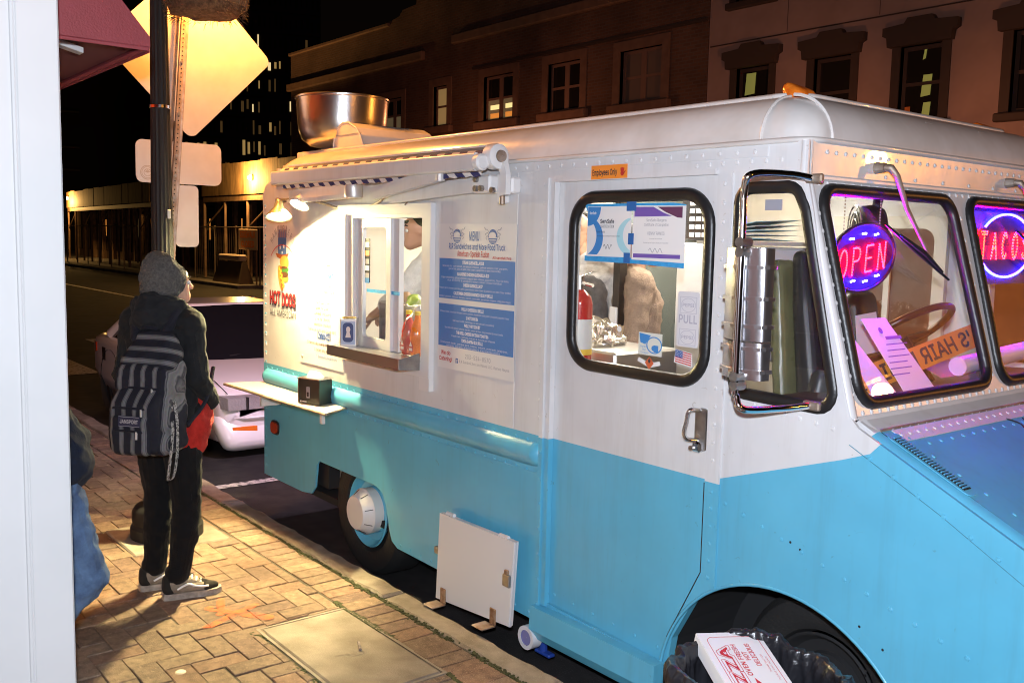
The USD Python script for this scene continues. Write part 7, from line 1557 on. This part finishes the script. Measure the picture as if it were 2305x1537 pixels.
obj('front_pocket', blob([[(K(-.37, s * .10, .80), .045) for s in (-1, 1)] + [(K(-.375, s * .10, .96), .040) for s in (-1, 1)] + [(K(-.32, s * .10, 1.0), .04) for s in (-1, 1)]], .014, 4, .012, 14, 3), stripe_m, bp, smooth=True)
obj('lower_pocket', blob([[(K(-.40, s * .085, .79), .035) for s in (-1, 1)] + [(K(-.405, s * .085, .90), .032) for s in (-1, 1)]], .014, 4, .010, 14, 3), stripe_m, bp, smooth=True)
for (u, f, w) in ((1.03, -.348, .15), (.955, -.421, .125), (.865, -.443, .10)):
    obj('zip', tube(smooth_path([K(f + .03, -w, u - .012), K(f, -w * .7, u), K(f, w * .7, u), K(f + .03, w, u - .012)], 6), .006, 6), navy, bp)
    obj('zip_pull', tube([K(f - .004, w * .62, u), K(f - .012, w * .66, u - .03)], .005, 5), M['alu_sign'], bp)
lb = obj('label_patch', extr(sbox(-.055, -.024, .055, .024), .003, K(-.441, .015, .905), b1.r, b1.u), mat('patch_navy', (.02, .02, .05), .7), bp)
obj('patch_lettering', flat(text('JANSPORT', .016, (0, -.008), width=.092, bold=1).union(sbox(-.052, -.0215, .052, -.020)).union(sbox(-.052, .020, .052, .0215)), K(-.441, .015, .905), b1.r, b1.u, .0042), mat('patch_thread', (.42, .40, .40), .7), lb)
for s in (-1, 1):
    obj('shoulder_strap', blob([[(K(-.20, s * .075, 1.22), .022), (K(-.155, s * .105, 1.30), .024)], [(K(-.155, s * .105, 1.30), .024), (K(-.06, s * .115, 1.405), .026)], [(K(-.06, s * .115, 1.405), .026), (K(.06, s * .115, 1.36), .026)], [(K(.06, s * .115, 1.36), .026), (K(.125, s * .13, 1.22), .022)]], .014, 3), navy, bp, smooth=True)
    obj('side_strap', tube(smooth_path([K(.10, s * .175, 1.08), K(-.02, s * .205, .95), K(-.17, s * .185, .86)], 6), .010, 6), navy, bp)
obj('carry_loop', tube(smooth_path([K(-.17, -.05, 1.26), K(-.20, -.02, 1.31), K(-.20, .02, 1.31), K(-.17, .05, 1.26)], 6), .010, 6), navy, bp)
lan = smooth_path([K(-.30, .175, .98), K(-.31, .19, .85), K(-.34, .185, .70), K(-.33, .17, .655), K(-.29, .175, .66), K(-.275, .19, .75), K(-.275, .195, .88), K(-.28, .18, .98)], 8)
lan3 = np.array(lan)
V = []; F = []
for i, p in enumerate(lan3):
    V += [p - b1.f * .011, p + b1.f * .011]
    if i: a = 2 * (i - 1); F += [(a, a + 1, a + 3), (a, a + 3, a + 2)]
obj('lanyard', trimesh.Trimesh(np.array(V), F, process=False), mat('lanyard_print', (.34, .33, .33), .7, col2=(.03, .03, .03), vscale=110, lo=.46, hi=.52), bp)
obj('red_cloth', box(-4.86, -4.78, 1.42, 1.435, 1.285, 1.32), cloth('dark_red', (.25, .02, .03)), bp)

# --- second customer, mostly behind the white column
b2 = Body((-3.66, .735, .002), (.15, .99)); H2 = 1.74
p2 = thing('person', 'person in dark navy jacket and blue jeans half hidden behind the white column', 'person', b2.o)
J2 = dict(knee_r=(.105, .06, .30), hip=(.02, .052, .535), ankle=(-.085, .055, .055), toe=(.0, .06, .022))
hand2 = [hand_bones(b2(.03 * H2, s * .09 * H2, .56 * H2), -b2.u + b2.f * .2, -b2.r * s, b2.f, .5) for s in (-1, 1)]
J2.update(elbow=(.01, .145, .665), wrist=(.03, .09, .56))
bm2, G2 = body_mesh(b2, H2, J2, hand2)
obj('body', bm2, skin_mat('fair', (.52, .32, .24)), p2, smooth=True); face(p2, b2, H2, hair_black)
T2 = lambda j, s, f=0, r=0, u=0: G2(j, s) + b2.f * f + b2.r * r + b2.u * u
legs = []
for s in (-1, 1): legs += [[(T2('hip', s, f=.01), .112), (T2('knee', s), .070)], [(T2('knee', s, f=.005), .070), (T2('ankle', s, u=.03), .056)]]
legs += [[(T2('hip', 1), .12), (T2('hip', -1), .12), (T2('hip', 1, u=.08), .115), (T2('hip', -1, u=.08), .115)]]
obj('jeans', blob(legs, .012, 4, .016, 20, 6), cloth('denim', (.10, .17, .30), (.055, .09, .17), 14, .5), p2, smooth=True)
jk = [[(T2('chest', s), .135) for s in (-1, 1)] + [(T2('waist', s), .128) for s in (-1, 1)], [(T2('waist', s), .128) for s in (-1, 1)] + [(T2('hip', s, u=.02, f=.045), .142) for s in (-1, 1)], [(T2('sh', s), .082) for s in (-1, 1)] + [(T2('c7', 1), .08)], [(T2('sh', s), .08) for s in (-1, 1)] + [(T2('chest', s), .13) for s in (-1, 1)]]
for s in (-1, 1): jk += [[(T2('sh', s), .085), (T2('elbow', s), .070)], [(T2('elbow', s), .070), (T2('wrist', s, u=-.07), .062)]]
jm2 = obj('jacket', blob(jk, .014, 4, .022, 13, 11), cloth('navy_jacket', (.010, .014, .028)), p2, smooth=True)
lt = flat(text('OLD', .05, (0, 0), width=.12, bold=2), T2('elbow', 1, f=.0745, u=.12, r=-.02), -b2.r, b2.u)
obj('sleeve_lettering', lt, mat('sleeve_print', (.22, .30, .45), .7), jm2)
shoe(p2, b2(-.16, .095, 0), b2.f); shoe(p2, b2(-.16, -.095, 0), b2.f)

# --- the cook at the serving window
b3 = Body((-4.63, 3.18, .215), (-.80, -.50)); H3 = 1.72
p3 = thing('person', 'cook in white shirt and dark cap bending at the serving window', 'person', b3.o)
J3 = dict(skull=(.045, 0, .925), brow=(.100, 0, .925), jaw=(.118, 0, .870), neck=(.045, 0, .862), c7=(.02, 0, .838), elbow_r=(.10, .14, .69), wrist_r=(.24, .10, .64), elbow_l=(.10, -.15, .69), wrist_l=(.22, -.10, .62))
b3h = Body(b3(.072 * H3, 0, -.030 * H3), (-.42, -.91))
h3 = [hand_bones(b3(.24 * H3, .10 * H3, .64 * H3), b3.f * .8 - b3.u * .5, -b3.u * .8 - b3.f * .4, -b3.r + b3.f * .3, .5), hand_bones(b3(.22 * H3, -.10 * H3, .62 * H3), b3.f * .8 - b3.u * .5, -b3.u * .8 - b3.f * .4, b3.r + b3.f * .3, .5)]
bm3, G3 = body_mesh2(b3, b3h, H3, J3, h3)
obj('body', bm3, skin_mat('tan', (.46, .25, .16)), p3, smooth=True); face(p3, b3h, H3, hair_black)
T3 = lambda j, s, f=0, r=0, u=0: G3(j, s) + b3.f * f + b3.r * r + b3.u * u
sh3 = [[(T3('chest', s, f=.02), .135) for s in (-1, 1)] + [(T3('waist', s), .125) for s in (-1, 1)], [(T3('waist', s), .125) for s in (-1, 1)] + [(T3('hip', s), .125) for s in (-1, 1)], [(T3('sh', s), .08) for s in (-1, 1)] + [(T3('c7', 1), .075)], [(T3('sh', s), .08) for s in (-1, 1)] + [(T3('chest', s), .13) for s in (-1, 1)]]
for s in (-1, 1): sh3 += [[(T3('sh', s), .085), (T3('elbow', s), .068)], [(T3('elbow', s), .066), (T3('wrist', s) * .35 + T3('elbow', s) * .65, .056)]]
obj('white_shirt', blob(sh3, .016, 4, .018, 14, 3), cloth('white_cotton', (.72, .70, .66), (.62, .60, .56)), p3, smooth=True)
obj('cap', blob([[(b3h(-.02 * H3, 0, .968 * H3), .086), (b3h(.012 * H3, 0, .968 * H3), .082)], [(b3h(.05 * H3, .035, .972 * H3), .010), (b3h(.05 * H3, -.035, .972 * H3), .010), (b3h(.10 * H3, .02, .968 * H3), .008), (b3h(.10 * H3, -.02, .968 * H3), .008)]], .012, 3), cloth('olive_cap', (.05, .05, .03)), p3, smooth=True)
obj('glove_cuff', tube([T3('wrist', 1) * .8 + T3('elbow', 1) * .2, T3('wrist', 1)], .034, 12), M['black'], p3, smooth=40)
obj('trousers', blob([[(T3('hip', s), .11), (T3('knee', s), .075)] for s in (-1, 1)] + [[(T3('knee', s), .075), (T3('ankle', s), .06)] for s in (-1, 1)] + [[(T3('hip', s), .11) for s in (-1, 1)]], .02, 3), cloth('cook_trousers', (.03, .03, .035)), p3, smooth=True)

# --- two more people inside: beige sweater, grey apron
def simple_person(label, base, f, H, top, leg, J, sleeves=True, apron=None, skin=(.46, .26, .17)):
    b = Body(base, f); t = thing('person', label, 'person', b.o)
    J_ = dict(elbow=(-.01, .14, .665), wrist=(.03, .135, .535)); J_.update(J)
    gw = lambda s: b(*(np.array(J_.get('wrist_r' if s > 0 else 'wrist_l', (J_['wrist'][0], s * J_['wrist'][1], J_['wrist'][2]))) * H))
    hs = [hand_bones(gw(s), -b.u + b.f * .25, -b.r * s, b.f, .4) for s in (-1, 1)]
    m, G = body_mesh(b, H, J_, hs); obj('body', m, skin_mat('p%d' % int(H * 1000), skin), t, smooth=True); face(t, b, H, hair_black)
    Q = lambda j, s, f=0, r=0, u=0: G(j, s) + b.f * f + b.r * r + b.u * u
    tb = [[(Q('chest', s), .116) for s in (-1, 1)] + [(Q('waist', s), .103) for s in (-1, 1)], [(Q('waist', s), .103) for s in (-1, 1)] + [(Q('hip', s, u=.02), .116) for s in (-1, 1)], [(Q('sh', s), .078) for s in (-1, 1)] + [(Q('c7', 1), .072)], [(Q('sh', s), .070) for s in (-1, 1)] + [(Q('chest', s), .112) for s in (-1, 1)]]
    for s in (-1, 1): tb += [[(Q('sh', s), .070), (Q('elbow', s), .054)], [(Q('elbow', s), .054), (Q('wrist', s, u=.02), .040)]]
    obj('top', blob(tb, .012, 4, .010, 20, int(H * 100)), top, t, smooth=True)
    obj('trousers', blob([[(Q('hip', s), .115), (Q('knee', s), .075)] for s in (-1, 1)] + [[(Q('knee', s), .074), (Q('ankle', s), .06)] for s in (-1, 1)] + [[(Q('hip', s), .115) for s in (-1, 1)]], .02, 3), leg, t, smooth=True)
    if apron: obj('apron', blob([[(Q('chest', s, f=.055, u=-.02), .095) for s in (-1, 1)] + [(Q('hip', s, f=.05, u=-.10), .115) for s in (-1, 1)]], .016, 3, .012, 14, 3), apron, t, smooth=True)
    return b
simple_person('person in beige sweater and dark trousers seen from the side through the door window', (-3.50, 3.62, .20), (.55, .83), 1.62, cloth('beige_knit', (.33, .235, .175), (.27, .19, .14), 30, .6, 160), cloth('dark_green_trousers', (.03, .036, .034)), dict(elbow_r=(-.035, .145, .655), wrist_r=(-.01, .14, .53)))
simple_person('person in white shirt and long grey apron at the left of the door window', (-3.86, 3.52, .20), (.55, -.83), 1.70, cloth('white_tee', (.60, .58, .56)), cloth('black_work_trousers', (.02, .02, .022)), dict(elbow=(.02, .15, .665), wrist=(.12, .13, .60)), apron=cloth('grey_apron', (.16, .155, .155)))
